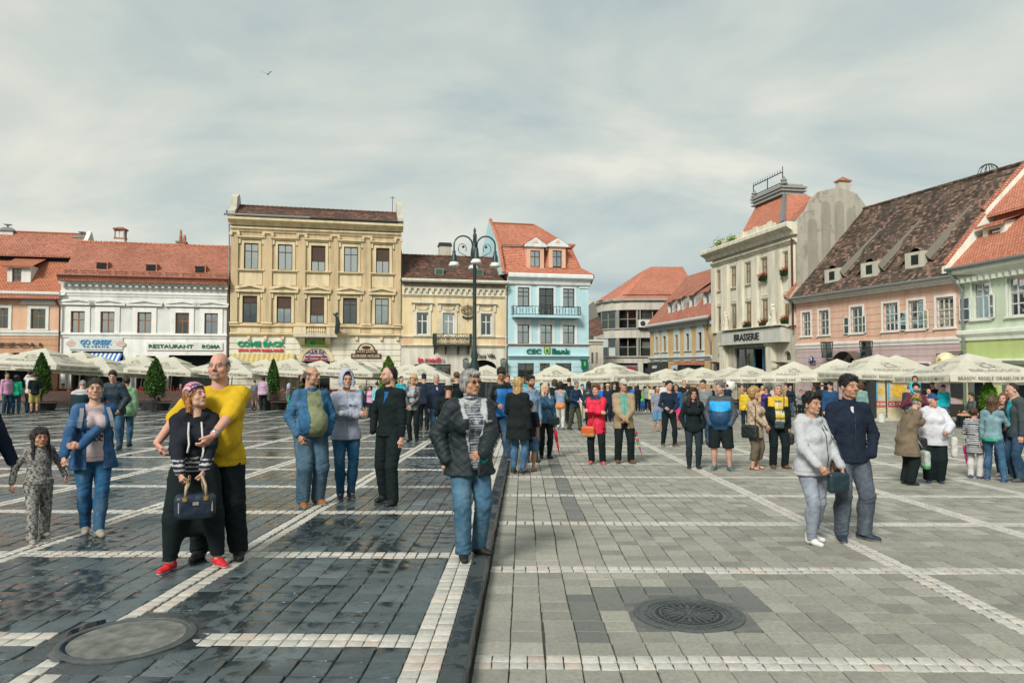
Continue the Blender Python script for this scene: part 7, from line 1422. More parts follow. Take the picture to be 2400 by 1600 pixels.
def hair_mesh(S, h):
 st=S.get('hair', 'short');
 if st in('none', ):return None
 L=S.get('hl', .22); F=Field((-.16, -.15, -.05-L-.1), (.16, .2, .20), h); rnd=abs(hash(st))%97
 g=.004 if st in('tight', 'pony', 'bun') else.0
 def plane(a, c, k=.004):
  X, Y, Z=F.grid(); F.f=np.maximum(F.f, (-(Z+a*Y-c)+0*X).astype(np.float32))
 if st=='bald':
  F.ell((0, .015, .03), (.0775, .097, .09), 0); plane(1.0, -.005); X, Y, Z=F.grid(); F.f=np.maximum(F.f, (Z-.045+.0*X-.25*Y).astype(np.float32)); amp=.003
 elif st=='recede':
  F.ell((0, .016, .036), (.0765, .0965, .0905), 0); plane(1.7, .065); amp=.003
 elif st in('short', 'crew'):
  o=.0 if st=='crew' else.008; F.ell((0, .016, .042+o), (.080+o*.7, .100+o, .092+o), 0)
  if st=='short':F.ell((0, -.055, .098), (.055, .045, .03), .02)
  plane(1.2, -.030); amp=.004
 elif st=='messy':
  F.ell((0, .01, .058), (.092, .112, .098), 0); F.ell((0, -.06, .09), (.07, .05, .045), .02); plane(1.1, .0); amp=.012
 elif st in('tight', 'pony', 'bun'):
  F.ell((0, .016, .04), (.079, .099, .0905), 0); plane(1.25, -.03); amp=.0015
  if st=='pony':F.ell((0, .115, .03), (.03, .03, .03), .02); F.cone((0, .125, .03), (0, .15, -.05-L), .03, .014, .02)
  if st=='bun':F.ell((0, .115, .05), (.04, .035, .04), .015)
 elif st=='bob':
  F.ell((0, .018, .038), (.087, .107, .099), 0); F.ell((0, .045, -.035), (.082, .07, .06), .03)
  for s in(-1, 1):F.cone((s*.072, -.01, .04), (s*.074, .005, -.04), .022, .018, .02)
  F.ell((0, -.06, .088), (.066, .045, .03), .02); X, Y, Z=F.grid(); F.f=np.maximum(F.f, -(np.maximum(np.maximum(Y+.012*1+.0*Z, np.abs(X)-.058), Z-.066)).astype(np.float32)); amp=.003
 elif st=='curly':
  F.ell((0, .02, .045), (.108, .125, .112), 0); F.ell((0, .05, -.05), (.10, .085, .08), .05)
  for s in(-1, 1):F.cone((s*.08, -.01, .05), (s*.088, .01, -.065-max(0, L-.22)), .04, .042, .03)
  X, Y, Z=F.grid(); F.f=np.maximum(F.f, -(np.maximum(np.maximum(Y+.02, np.abs(X)-.057), Z-.075)).astype(np.float32)); amp=.016
 else:
  big=.02 if st=='curlylong' else 0; F.ell((0, .018, .04), (.086+big, .106+big, .098+big), 0); F.cone((0, .055, .02), (0, .085, -.06-L), .05, .03, .04, (1, 0, 0), 2.0+big*20, .75)
  for s in(-1, 1):F.cone((s*.072, .01, .04), (s*(.084+big), -.05 if S.get('hfront') else.035, -.05-L*(1 if S.get('hfront') else.7)), .026+big, .022+big, .02)
  if S.get('bangs'):F.ell((0, -.062, .066), (.062, .04, .036), .015)
  X, Y, Z=F.grid(); zz=.052 if S.get('bangs') else.078; F.f=np.maximum(F.f, -(np.maximum(np.maximum(Y+.01, np.abs(X)-.056), np.maximum(Z-zz, -.5-Z))).astype(np.float32)); amp=.012 if big else.004
 if amp:F.noise(amp*.8, 130 if st in('curly', 'curlylong', 'messy') else 75, rnd, (1, 1, .5 if st not in('curly', 'curlylong', 'messy') else 1))
 V, Q=F.mesh()
 if not len(V):return None
 hc=np.array(S['hairc']); rr=np.random.RandomState(len(V)); C=np.tile(hc, (len(V), 1)); n=np.sin(V[:, 0]*170+np.sin(V[:, 2]*40)*2)*np.sin(V[:, 1]*150+1); C=C*(1+.22*n)[:, None]
 V, Q, C=strands(V, Q, C, st, h, seed=len(V))
 if S.get('hair2') is not None:C=cmix(C, (np.sin(V[:, 0]*90+V[:, 1]*60)*.5+.35), S['hair2'])
 return V, Q, C
def hand_mesh(s, h, curl=.5, sc=1.0):
 F=Field((-.075, -.085, -.19), (.075, .04, .03), h)
 F.cone((0, 0, .02), (0, 0, -.02), .026, .027, 0, (1, 0, 0), 1.05, .75); F.cone((0, 0, -.015), (0, 0, -.07), .028, .036, .012, (1, 0, 0), 1.12, .42)
 for i, (L, x) in enumerate(((.070, .029), (.079, .010), (.073, -.010), (.056, -.028))):
  a1, a2=curl*.9, curl*2.0; p0=np.array((x, 0, -.078)); p1=p0+L*.5*np.array((0, -math.sin(a1), -math.cos(a1))); p2=p1+L*.5*np.array((0, -math.sin(a2), -math.cos(a2))); F.cone(p0+(0, 0, .02), p1, .0098, .0088, .003); F.cone(p1, p2, .0088, .0074, .003)
 F.cone((.022, -.004, -.02), (.046, -.014, -.056), .014, .0115, .008); F.cone((.046, -.014, -.056), (.044, -.026-.02*curl, -.084), .0112, .009, .004)
 V, Q=F.mesh(); V=V*sc
 if s<0:V=V*np.array((-1, 1, 1)); Q=Q[:, ::-1]
 return V, Q
def rz_(p, a):c, s=math.cos(a), math.sin(a); p=np.array(p, float); return np.array((c*p[0]-s*p[1], s*p[0]+c*p[1], p[2]))
def ik(A, B, la, lb, pole):
 A, B, pole=map(lambda v:np.array(v, float), (A, B, pole)); d=B-A; L=np.linalg.norm(d); mx=(la+lb)*.998
 if L>mx:B=A+d*mx/L; d=B-A; L=mx
 if L<abs(la-lb)+.02:L=abs(la-lb)+.02; B=A+d/max(1e-6, np.linalg.norm(d))*L; d=B-A
 u=d/L; x=(la*la-lb*lb+L*L)/(2*L); hgt=math.sqrt(max(0, la*la-x*x)); p=pole-u*(pole@u); p/=max(1e-6, np.linalg.norm(p)); return A+u*x+p*hgt, B
ARM={'side':((.125, -.015, .475), (.4, 1, -.1)), 'pocket':((.108, -.06, .515), (1, .75, 0)), 'clasp':((.012, -.135, .545), (1, .4, -.5)), 'cross':((-.075, -.125, .655), (1, -.05, -.7)), 'cross2':((-.06, -.15, .675), (1, -.05, -.7)), 'back':((.02, .105, .53), (1, .1, .1)), 'phone':((.035, -.19, .745), (.5, -.1, -1)), 'bag':((.03, -.135, .47), (1, .5, -.2)), 'out':((.2, -.06, .49), (.5, 1, 0)), 'bend':((.1, -.17, .60), (.6, .6, -.8)), 'hug':((.06, -.26, .64), (1, .1, -.6)), 'chin':((.03, -.12, .80), (.7, 0, -1)), 'swing':((.13, -.12, .5), (.3, 1, -.2)), 'swingb':((.14, .1, .5), (.3, 1, -.2))}
NP=[0]
def person(px, pyf, pyt, rz, label, top, bot, shoes=('sh', (.03, .03, .035), (.03, .03, .03)), hair='short', hc='dark', skin='light', arms=('side', 'side'), feet=None, b=1.0, belly=0.0, f=False, bust=None, hip=1.0, shw=1.0, lean=0.0, hy=0.0, hp=0.0, tw=0.0, hk=1.0, D=None, inner=None, cat='person', group=None, lod=None, H=None, loc=None, hands=(1, 1), zd=0.0, **K):
 """top/inner = dict(c=, m=, hem=, off=, sl=, op=, pat=, hood=, col=); bot = dict(c=, m=, lw=, hem=, pat=)"""
 g=on_ground(px, pyf) if loc is None else Vector(loc); depth=g.dot(_fw)
 if H is None:H=at_depth(px, pyt, depth).z-g.z
 LD=lod if lod is not None else(0 if depth<10.5 else 1 if depth<17.5 else 2 if depth<30 else 3); hb, hg, hh, hd=((.018, .0115, .0062, .0056), (.024, .016, .009, .0085), (.034, .024, .014, .014), (.04, .034, .02, .02))[LD]
 S=dict(K); S['f']=f; S['hair']=hair; S['hairc']=HC[hc] if isinstance(hc, str) else hc; S['skinc']=SK[skin] if isinstance(skin, str) else skin; NP[0]+=1; seed=NP[0]
 U=H; X=np.array((1, 0, 0)); lx=lambda a:np.array((math.cos(a), math.sin(a), 0))
 k75=H/1.75; ln=lean*U; W_=rz_
 hipz=.515*U; waist=np.array((0, -ln*.15, .605*U)); chest=np.array((0, -ln*.6, .718*U)); nb=np.array((0, -ln-.0*U, .826*U)); lt=lx(tw)
 sh=[rz_((s*(.090 if f else.096)*U*shw, -ln*.92+.008*U, .797*U), tw) for s in(-1, 1)]
 if feet is None:feet=((-.055, 0, -12), (.055, 0, 12))
 legs=[]
 for s, (fx, fy, fa) in zip((-1, 1), feet):
  hj=np.array((s*.052*U*hip, 0, hipz)); an=np.array((fx*U, fy*U, .045*U+zd)); kn, an=ik(hj, an, .245*U, .235*U, (math.sin(R(fa))*.6, -1, 0)); legs.append((hj, kn, an, fa))
 armj=[]
 for i, s in enumerate((-1, 1)):
  a=arms[i]; tgt, pole=ARM[a] if isinstance(a, str) else(a if len(a)==2 else(a, (.5, .8, -.3))); t=rz_((s*tgt[0]*U, tgt[1]*U*(1 if b<1.15 else 1.12)-(ln*.5), tgt[2]*U), tw); pl=rz_((s*pole[0], pole[1], pole[2]), tw); el, wr=ik(sh[i], t, .168*U, .15*U, pl); armj.append((sh[i], el, wr))
 bu=bust if bust is not None else(1.0 if f else 0.0)
 def torso(F, off, g=1.0, k=.03):
  F.cone((0, 0, .50*U), waist, .066*U*b*hip*g+off, (.056 if f else.060)*U*b*g+off, k, X, 1.26, .95); F.cone(waist, chest, (.056 if f else.060)*U*b*g+off, (.067 if not f else.060)*U*b*g+off, k, lt, 1.28, .95); F.cone(chest, nb-np.array((0, 0, .03*U)), (.067 if not f else.060)*U*b*g+off, .044*U*g+off, k, lt, 1.3, .84)
  F.cone(sh[0]*.9+nb*.1, sh[1]*.9+nb*.1, .028*U*g+off, .028*U*g+off, k)
  for s in sh:F.cone(nb-np.array((0, 0, .016*U)), s, .030*U*g+off*.5, .027*U*g+off*.7, k)
  if belly:F.ell((0, -.045*U-.035*U*belly-ln*.2, .60*U), (.085*U*b+off, .05*U+.045*U*belly+off, .10*U+off), .05)
  if bu:
   for s in(-1, 1):F.ell(rz_((s*.042*U, -.058*U*b-ln*.6, .715*U), tw), (.043*U*bu+off, .04*U*bu+off, .042*U*bu+off), .035)
 def limb(F, a, b_, ra, rb, off, k=.02, fold=None):F.cone(a, b_, ra*U+off, rb*U+off, k, fold=fold)
 allp=np.array([nb, waist]+[p for l in legs for p in l[:3]]+[p for a in armj for p in a]);
 # --- body: one continuous figure with head and hands
 lo, hi=allp.min(0)-.14*U, allp.max(0)+.14*U; lo[2]=-.01; F=Field(lo, hi, hb); ag=(.95 if f else 1.0)*(.5+.5*b)
 torso(F, 0, .90)
 for(hj, kn, an, fa) in legs:limb(F, hj, kn, .052*ag, .034*ag, 0); limb(F, kn, an, .034*ag, .022, 0); cm=kn*.65+an*.35+np.array((0, .012*U, 0)); F.ell(cm, (.032*U*ag, .035*U*ag, .07*U), .03); d=np.array((math.sin(R(fa)), -math.cos(R(fa)), 0)); F.cone(an-np.array((0, 0, .016*U)), an+d*.045*U-np.array((0, 0, .026*U)), .018*U, .011*U, .01)
 for(s_, el, wr) in armj:limb(F, s_, el, .028*ag, .023*ag, 0); limb(F, el, wr, .0245*ag, .0155*ag, 0)
 F.cone(nb-np.array((0, 0, .04*U)), nb+np.array((0, -.004*U, .05*U)), .034*U*(.9 if f else 1.05), .032*U*(.9 if f else 1.05), .03)
 V, Q=F.mesh(); sk=np.array(S['skinc']); C=np.tile(sk, (len(V), 1)); VV, QQ, CC=[V], [Q], [C]; n=len(V)
 hs=.134*U/.235*hk*.985; hM=np.array((Matrix.Rotation(R(hy)+tw, 3, 'Z')@Matrix.Rotation(R(hp), 3, 'X'))); hc0=nb+np.array((0, -.012*U-max(0, ln)*.25, .0))+np.array((0, 0, 1))*(H-nb[2]-.123*hs)
 if H-hc0[2]<0:hc0[2]=H-.12
 def toh(V):return(V*hs)@hM.T+hc0
 hv, hq, hcol=head_mesh(S, hd); VV.append(toh(hv)); QQ.append(hq+n); CC.append(hcol); n+=len(hv)
 for i, s in enumerate((-1, 1)):
  if not hands[i] or LD==3:continue
  a=armj[i]; d=a[2]-a[1]; d/=np.linalg.norm(d); hh_=K.get('hd%d'%i, {}); cu=hh_.get('curl', .45); tip=np.array(hh_.get('dir', d), float); tip/=np.linalg.norm(tip); zax=-tip; pn=np.array(hh_.get('palm', (-s*1.0, .35, 0)), float); yax=-(pn-zax*(pn@zax)); yax/=max(1e-6, np.linalg.norm(yax)); xax=np.cross(yax, zax); Mh=np.stack([xax, yax, zax], 1)
  v_, q_=hand_mesh(1, max(hd, .0055), cu, k75*(.88 if f else.95));
  fwd=np.array((0, -1, 0))
  if(xax@np.array(hh_.get('thumb', (0, -1, .3)), float))<0:v_, q_=v_*np.array((-1, 1, 1)), q_[:, ::-1]
  VV.append(v_@Mh.T+a[2]+tip*.012*k75); QQ.append(q_+n); CC.append(np.tile(sk*np.array((1.03, .95, .93)), (len(v_), 1))); n+=len(v_)
 me=np_mesh('person', np.concatenate(VV), np.concatenate(QQ), np.concatenate(CC)); me.materials.append(M_SKIN); root=bpy.data.objects.new('person', me); link(root); root.location=g-Vector((0, 0, zd)); root.rotation_euler=(0, 0, R(rz)+math.atan2(-g.x, g.y)); tag(root, label, cat, group)
 def add(name, V, Q, C, mat):
  if not len(V):return None
  me=np_mesh(name, V, Q, C); me.materials.append(mat); o=bpy.data.objects.new(name, me); link(o, root); return o
 def pattern(V, G):
  C=np.tile(np.array(G['c'], float), (len(V), 1)); p=G.get('pat')
  if p:C=p(V/k75, C)
  if LD<2 and 'hemz' in G:
   z=V[:, 2]-G['hemz']; C=C*(1-.38*box_m(z, .05*k75, .004, .0025)-.25*box_m(z, .006, .006, .003))[:, None]; xf=V[:, 0]*math.cos(tw)+V[:, 1]*math.sin(tw)
   if not G.get('op'):C=C*(1-(.45 if G.get('m') in('denim', 'shell') or G.get('col') else 0)*box_m(xf, 0, .004, .003)*(V[:, 1]<0))[:, None]
   if G.get('m')=='denim':C=C*(1+.5*box_m(V[:, 2], .735*U, .003, .002)*(np.abs(xf)>.05)-.3*box_m(np.abs(xf), .075*U, .003, .002)*(V[:, 2]<.735*U))[:, None]
  elif LD<2 and G.get('m')=='denim':C=C*(1-.35*box_m(V[:, 1], .0, .003, .003)+.25*(np.exp(-((V[:, 2]-.36*U)/(.07*U))**2)*(V[:, 1]<0)))[:, None]
  return C
 def cut_open(F, G, hem):
  if not G.get('op'):return
  w0, w1, x0=G['op']; Xg, Yg, Zg=F.grid(); ct, st_=math.cos(-tw), math.sin(-tw); xr=ct*Xg-st_*Yg-x0*U; yr=st_*Xg+ct*Yg; t=np.clip((Zg-hem)/(.83*U-hem), 0, 1.2); w=(w0+(w1-w0)*t)*U
  F.f=np.maximum(F.f, -np.maximum(np.abs(xr)-w, yr+.01*U+ln*t)).astype(np.float32)
 def garment(G, name, off0):
  off=G.get('off', off0)*k75; hem=G.get('hem', .50)*U; sl=G.get('sl', 1.0); pts=[nb, waist]+[p for a in armj for p in(a if sl>.5 else a[:2])]; pts=np.array(pts); lo, hi=pts.min(0)-.15*U, pts.max(0)+.13*U; lo[2]=hem-.03; hi[2]=max(hi[2], nb[2]+.12*U); lo[1]-=.06*U*max(belly, 0); F=Field(lo, hi, hg); torso(F, off)
  fl=G.get('flare', 1.0)*1.07
  if hem<.52*U:F.cone((0, 0, .51*U), (0, 0, hem), .067*U*b*hip+off, .068*U*b*hip*fl+off, .03, X, 1.32, .99); [F.ell((q*.03*U, .03*U, .505*U), (.056*U*b+off, .05*U*b+off, .06*U), .03) for q in(-1, 1)]
  sg=G.get('sg', 1.0); fo=G.get('wr', 1.0); cut_open(F, G, hem)
  for(s_, el, wr) in armj:
   if sl>=1:limb(F, s_, el, .0275*ag*sg, .0245*ag*sg, off*.7, fold=(fo*.0075*k75, .06*k75, 1.0, .45, seed)); limb(F, el, el+(wr-el)*.95, .025*ag*sg, .019*ag*sg, off*.6, fold=(fo*.007*k75, .05*k75, .15, .7, seed+1))
   elif sl>0:limb(F, s_, s_+(el-s_)*sl*1.6, .031*ag*sg, .032*ag*sg, off)
  if G.get('col'):F.cone(nb-np.array((0, 0, .02*U)), nb+np.array((0, -.006*U, G['col']*U)), .034*U+off*.5, .034*U+off*.5, .015); F.clip((0, -.5, 1), nb[2]+.5*-nb[1]+(G['col']+.012)*U)
  if G.get('hood'):
   F.cone(rz_((-.05*U, .035*U-ln, .83*U), tw), rz_((.05*U, .035*U-ln, .83*U), tw), .036*U, .036*U, .03); F.cone(rz_((-.045*U, -.025*U-ln, .825*U), tw), rz_((-.05*U, .03*U-ln, .835*U), tw), .022*U, .03*U, .02); F.cone(rz_((.045*U, -.025*U-ln, .825*U), tw), rz_((.05*U, .03*U-ln, .835*U), tw), .022*U, .03*U, .02)
  F.noise(.0022*k75*fo, 20/k75, seed, (1, 1, .5)); F.noise(.0026*k75*fo, 52/k75, seed+9, (.45, .45, 1.5)); F.clip((0, 0, -1), -hem)
  if not G.get('col') and not G.get('hood'):F.ell(nb+np.array((0, -.03*U, .028*U)), (.048*U, .06*U, .03*U), .012, sub=True)
  G['hemz']=hem; V, Q=F.mesh(); V=smooth_v(V, Q, 1, .35) if LD<2 else V
  return add(name, V, Q, pattern(V, G), MATS[G.get('m', 'cloth')])
  # --- trousers
 lw=bot.get('lw', 1.0); hem=bot.get('hem', .03)*U; off=.009*k75; pts=np.array([waist]+[p for l in legs for p in l[:3]]); lo, hi=pts.min(0)-.12*U, pts.max(0)+.12*U; lo[2]=hem-.02; F=Field(lo, hi, hg); F.cone((0, 0, .50*U), waist+np.array((0, 0, .01*U)), .066*U*b*hip+off, .060*U*b+off, .03, X, 1.26, .95)
 if belly:F.ell((0, -.04*U-.02*U*belly, .575*U), (.08*U*b+off, .05*U+.03*U*belly, .07*U), .05)
 for s, (hj, kn, an, fa) in zip((-1, 1), legs):
  limb(F, hj+np.array((0, .004*U, 0)), kn, .056*ag*(.6+.4*lw)*(.6+.4*hip), .037*ag*lw, off, .012, (.006*k75, .055*k75, 1.0, .3, seed)); limb(F, kn, an, .037*ag*lw, (.027 if lw<1.05 else.033)*lw*bot.get('gather', 1), off, .012, (.0065*k75, .045*k75, .0 if s>0 else 1.0, .35, seed+2)); F.ell((hj[0], .026*U, .50*U), (.052*U*b, .05*U*b, .06*U), .03)
  if lw<1.1:F.ell(kn*.65+an*.35+np.array((0, .012*U, 0)), (.038*U*ag*lw+off, .04*U*ag*lw+off, .07*U), .03)
 if bot.get('drop'):F.cone((0, 0, .48*U), (0, 0, .22*U), .085*U, .07*U, .06, X, 1.3, .8)
 if bot.get('skirt'):F.cone((0, 0, .55*U), (0, 0, hem), .085*U*b, .105*U*b, .03, X, 1.2, 1.0)
 F.noise(.0018*k75, 24/k75, seed+3, (1, 1, .6)); F.noise(.0024*k75, 60/k75, seed+5, (.45, .45, 1.5)); F.clip((0, 0, -1), -hem); F.clip((0, 0, 1), min(.615, max(.50, (top.get('hem', .5)+.035 if not top.get('op') else.615)))*U)
 V, Q=F.mesh(); V=smooth_v(V, Q, 1, .3) if LD<2 else V; add('trousers' if hem<.2*U else 'shorts', V, Q, pattern(V, bot), MATS[bot.get('m', 'cloth')])
 # --- shoes
 kind, c1, c2=shoes[:3]
 for s, (hj, kn, an, fa) in zip((-1, 1), legs):
  hsx=.012 if LD==0 else.016 if LD==1 else.024; F=Field((-.07, -.22, -.02), (.07, .11, .12), hsx*.7); F.ell((0, .045, .045), (.042, .045, .05), 0); F.cone((0, .02, .05), (0, -.05, .05), .044, .043, .02, (1, 0, 0), 1.0, .9); F.cone((0, -.05, .036), (0, -.145, .028), .045, .036, .02, (1, 0, 0), 1.0, .85)
  if kind!='sandal':F.cone((0, .03, .06), (0, .03, .1), .04, .04, .02)
  F.clip((0, 0, -1), 0.0); V, Q=F.mesh(); x, y, z=V.T; C=np.tile(np.array(c1, float), (len(V), 1))
  if kind=='sandal':C=cmix(np.tile(sk, (len(V), 1)), ((z<.022)|(np.abs(y+.07)<.02)|(np.abs(y-.02)<.014))*1.0, c1)
  else:
   C=cmix(C, 1.0*(z<.024), c2)
   if len(shoes)>3:C=cmix(C, 1.0*((np.abs(x)<.016)&(y<.0)&(y>-.09)&(z>.06)), shoes[3])
  V=V*k75*(.93 if f else 1.0)*K.get('shs', 1.0); lift=an[2]-.045*U+0; o=add('shoe', V, Q, C, M_SHOE); o.location=(an[0], an[1], max(0, lift)); o.rotation_euler=(K.get('pit%d'%(0 if s<0 else 1), 0), 0, R(fa))
 if inner:garment(inner, 'shirt', .006)
 if isinstance(top, dict):garment(top, top.get('n', 'jacket' if inner else 'top'), .018 if inner else.012)
 # --- hair, hoods and hats
 if K.get('hat') and K['hat'][0] in('cap', 'capback', 'hat', 'beanie') and hair in('short', 'crew'):S['hair']='bald'
 r_=hair_mesh(S, hh)
 if r_ is not None:add('hair', toh(r_[0]), r_[1], r_[2], M_HAIR)
 hat=K.get('hat')
 if hat:
  F=Field((-.16, -.24, -.08), (.16, .16, .2), hh); kd, hc_=hat[0], hat[1]; C2=hat[2] if len(hat)>2 else None
  if kd in('cap', 'capback'):
   F.ell((0, .012, .055), (.086, .106, .098), 0); F.clip((0, 0, -1), -.052); sy=-1 if kd=='cap' else 1; F.cone((0, sy*.09, .058), (0, sy*.145, .045), .055, .05, .008, (1, 0, 0), 1.15, .22)
  elif kd=='bandana':F.ell((0, .016, .044), (.094, .114, .108), 0); Xg, Yg, Zg=F.grid(); F.f=np.maximum(F.f, -(Zg+.75*Yg+.02-.02+0*Xg).astype(np.float32)); F.ell((0, .12, -.03), (.03, .025, .03), .01)
  elif kd=='hat':
   F.ell((0, .01, .06), (.092, .112, .085), 0); F.clip((0, 0, -1), -.035); F.ell((0, .0, .04), (.125, .15, .012), .015)
  elif kd=='beanie':F.ell((0, .014, .05), (.09, .108, .105), 0); F.clip((0, 0, -1), -.03)
  elif kd=='hoodup':
   F.ell((0, .03, .03), (.105, .125, .135), 0); F.cone((0, .06, -.05), (0, .05, -.19), .085, .1, .05, (1, 0, 0), 1.15, .9); F.cone((-.075, -.05, -.03), (-.04, -.06, -.17), .03, .04, .03); F.cone((.075, -.05, -.03), (.04, -.06, -.17), .03, .04, .03); F.cone((0, -.07, .125), (-.08, -.05, -.03), .02, .03, .03); F.cone((0, -.07, .125), (.08, -.05, -.03), .02, .03, .03)
   F.ell((0, -.1, .005), (.063, .115, .112), .015, sub=True); F.noise(.0012, 40, seed)
  V, Q=F.mesh(); x, y, z=V.T; C=np.tile(np.array(hc_, float), (len(V), 1))
  if kd=='bandana':
   st=(np.sin(x*330+np.sin(z*30))>-.1)*1.0; C=cmix(C, st, (.42, .05, .1)); C=cmix(C, ((np.sin(z*60+1.2)*np.sin(y*45+x*30)>.35))*1.0, (.06, .08, .16)); C=cmix(C, (np.abs(z+.55*y-.03)<.012)*1.0, (.012, .02, .05))
  elif callable(C2):C=C2(V, C)
  elif C2 is not None and kd in('cap', 'capback'):C=cmix(C, (np.abs(y)>.1)*1.0, C2)
  add('hood' if kd=='hoodup' else 'headscarf' if kd=='bandana' else 'hat', toh(V), Q, C, M_CLOTH)
 gl=K.get('glasses')
 if gl and LD<3:
  fc, dark=gl; mb=MB(); r0=.0016 if LD==0 else.0026
  for s in(-1, 1):
   ring=[(s*.033+.021*math.cos(t), -.108, .008+.015*math.sin(t)) for t in[2*math.pi*k/14 for k in range(15)]]; mb.tube(ring, r0, 5, False); mb.tube([(s*.054, -.107, .012), (s*.075, -.05, .014), (s*.08, .01, .005)], r0, 5)
  mb.tube([(-.012, -.110, .011), (0, -.113, .014), (.012, -.110, .011)], r0, 5); o=mb.build('glasses', FRAME_M(fc), root); o.matrix_basis=Matrix.Translation(hc0)@Matrix(hM.tolist()).to_4x4()@Matrix.Scale(hs, 4)
  if dark:
   lm=MB()
   for s in(-1, 1):lm.poly([(s*.033+.021*math.cos(t), -.107, .008+.015*math.sin(t)) for t in[2*math.pi*k/14 for k in range(14)]])
   lm.build('lenses', LENS_M, o)
 root['_H']=H; J=dict(H=H, sh=sh, arms=armj, legs=legs, nb=nb, waist=waist, chest=chest, head=hc0, hM=hM, hs=hs)
 return root, J
_FM={}
def FRAME_M(c):
 if c not in _FM:_FM[c]=plain('glasses_frame', c, .35, .5)
 return _FM[c]
LENS_M=plain('tinted_lens', (.035, .018, .014), .12, .6)
def stripes(c2, period, duty, z0=-9, z1=9, ph=0.0):
 def fn(V, C):z=V[:, 2]; m=((((z+ph)/period)%1.0)<duty)&(z>z0)&(z<z1); return cmix(C, m*1.0, c2)
 return fn
def leopard(c2, fr=95.0):
 def fn(V, C):x, y, z=V.T; n=np.sin(x*fr+1.7*np.sin(z*fr*.62))*np.sin(z*fr*1.07+1.9*np.sin(y*fr*.5+x*30)); return cmix(C, (n>.12)*1.0, c2)
 return fn
def speck(c2, fr=140, th=.35):
 def fn(V, C):x, y, z=V.T; n=np.sin(x*fr+2*np.sin(z*77))*np.sin(z*fr*.9+2*np.sin(y*61+x*33)); return cmix(C, (n>th)*.8, c2)
 return fn
def zones(*rules):
 def fn(V, C):
  x, y, z=V.T
  for test, c in rules:C=cmix(C, test(x, y, z)*1.0, c)
  return C
 return fn
def strap_tube(name, pts, r, mat, parent):
 return MB().tube(pts, r, 6).build(name, mat, parent)
def plc(c, rough=.5):return plain('item', c, rough)
def thing_at(root, name, label, cat):
 o=empty(name, root.location, root.rotation_euler.z, label, cat); return o
def bag(pr, name, label, c, hs, col, straps=(), r=None, mat=None, flap=None, h=.011, sr=.008, scol=None, cat='bag'):
 root, J=pr; o=thing_at(root, name, label, cat); F=Field([c[i]-hs[i] for i in range(3)], [c[i]+hs[i] for i in range(3)], h); F.rbox(c, hs, r or min(hs)*.8); F.noise(.003, 40, 3)
 V, Q=F.mesh(); C=np.tile(np.array(col, float), (len(V), 1))
 if flap:C=flap(V-np.array(c), C)
 me=np_mesh('body', V, Q, C); me.materials.append(mat or M_LEATH); b_=bpy.data.objects.new('body', me); link(b_, o)
 for s_ in straps:MB().tube(s_, sr, 6).build('strap', plain('strap', scol or mul(col, .8), .5), o, True)
 return o
def umbrella_closed(pr, label, a, b_, cols, r=.035):
 root, J=pr; o=thing_at(root, 'closed_umbrella', label, 'umbrella'); a, b_=Vector(a), Vector(b_); n=len(cols)
 for i, c in enumerate(cols):
  t0, t1=i/n, (i+1)/n; w=lambda t:r*(1-t)**.7+.008; MB().tube([a.lerp(b_, t0), a.lerp(b_, (t0+t1)/2), a.lerp(b_, t1)], [w(t0), w((t0+t1)/2)*1.08, w(t1)], 8).build('panel', plain('umbrella_cloth', c, .6), o, True)
 MB().tube([a, a+(a-b_).normalized()*.12], .012, 6).build('handle', M_WFR['dark'], o); MB().tube([b_, b_+(b_-a).normalized()*.06], .006, 5).build('tip', M_METAL, o)
D_=dict; NAVY=(.016, .025, .042); BLK=(.010, .0165, .0175); JEAN=(.035, .088, .155); JEAN2=(.05, .095, .135); DJEAN=(.022, .05, .09); GREYJ=(.16, .18, .215); WHT=(.55, .56, .56); HGREY=(.42, .44, .46); BLUE_D=(.018, .07, .16)
D_=dict
WHS=('sh', (.55, .55, .53), (.6, .6, .58))
# ---- foreground left
p_child, Jc=person(88, 1266, 1001, 18, 'small child with red glasses and leopard print tracksuit walking hand in hand', D_(c=(.29, .28, .26), hem=.50, pat=leopard((.06, .062, .065)), off=.016), D_(c=(.29, .28, .26), pat=leopard((.06, .062, .065)), lw=1.12), ('sh', (.28, .26, .23), (.35, .33, .3)), 'long', 'black', 'tan', arms=(((.20, .02, .52), (.5, 1, 0)), ((.20, -.02, .55), (.5, 1, 0))), feet=((-.075, -.10, -8), (.085, .10, 10)), hk=1.28, f=True, bust=0, bangs=True, hl=.2, hfront=1, glasses=((.4, .05, .08), False), hy=-4, shw=.92, b=1.08, pit1=-.2, hd0=D_(curl=.7), hd1=D_(curl=.7))
p_dw, Jd=person(215, 1250, 886, 6, 'young woman in open blue denim shirt and jeans with backpack, holding the child', D_(c=(.028, .085, .19), m='denim', hem=.42, op=(.045, .05, 0), opz=False, off=.02, flare=1.15, sg=1.08), D_(c=(.022, .085, .175), m='denim', lw=.98), ('sh', (.30, .27, .22), (.42, .4, .35)), 'bun', 'dark', 'light', arms=(((.19, -.16, .455), (.6, .8, -.1)), ((-.085, -.15, .575), (1, .1, -.8))), feet=((-.03, .06, -6), (.03, -.09, 8)), f=True, b=1.1, hip=1.08, inner=D_(sl=0, c=(.42, .34, .35), hem=.47, off=.012, pat=zones((lambda x, y, z:(np.abs(x)<.085)&(z>1.05)&(z<1.2)&(y<0)&(np.sin(z*110)*np.sin(x*120)>-.1), (.03, .03, .035)))), jaw=1.05, hy=-4, hd0=D_(curl=.8), hd1=D_(curl=.5, palm=(0, 1, 0), dir=(-1, -.2, .1)))
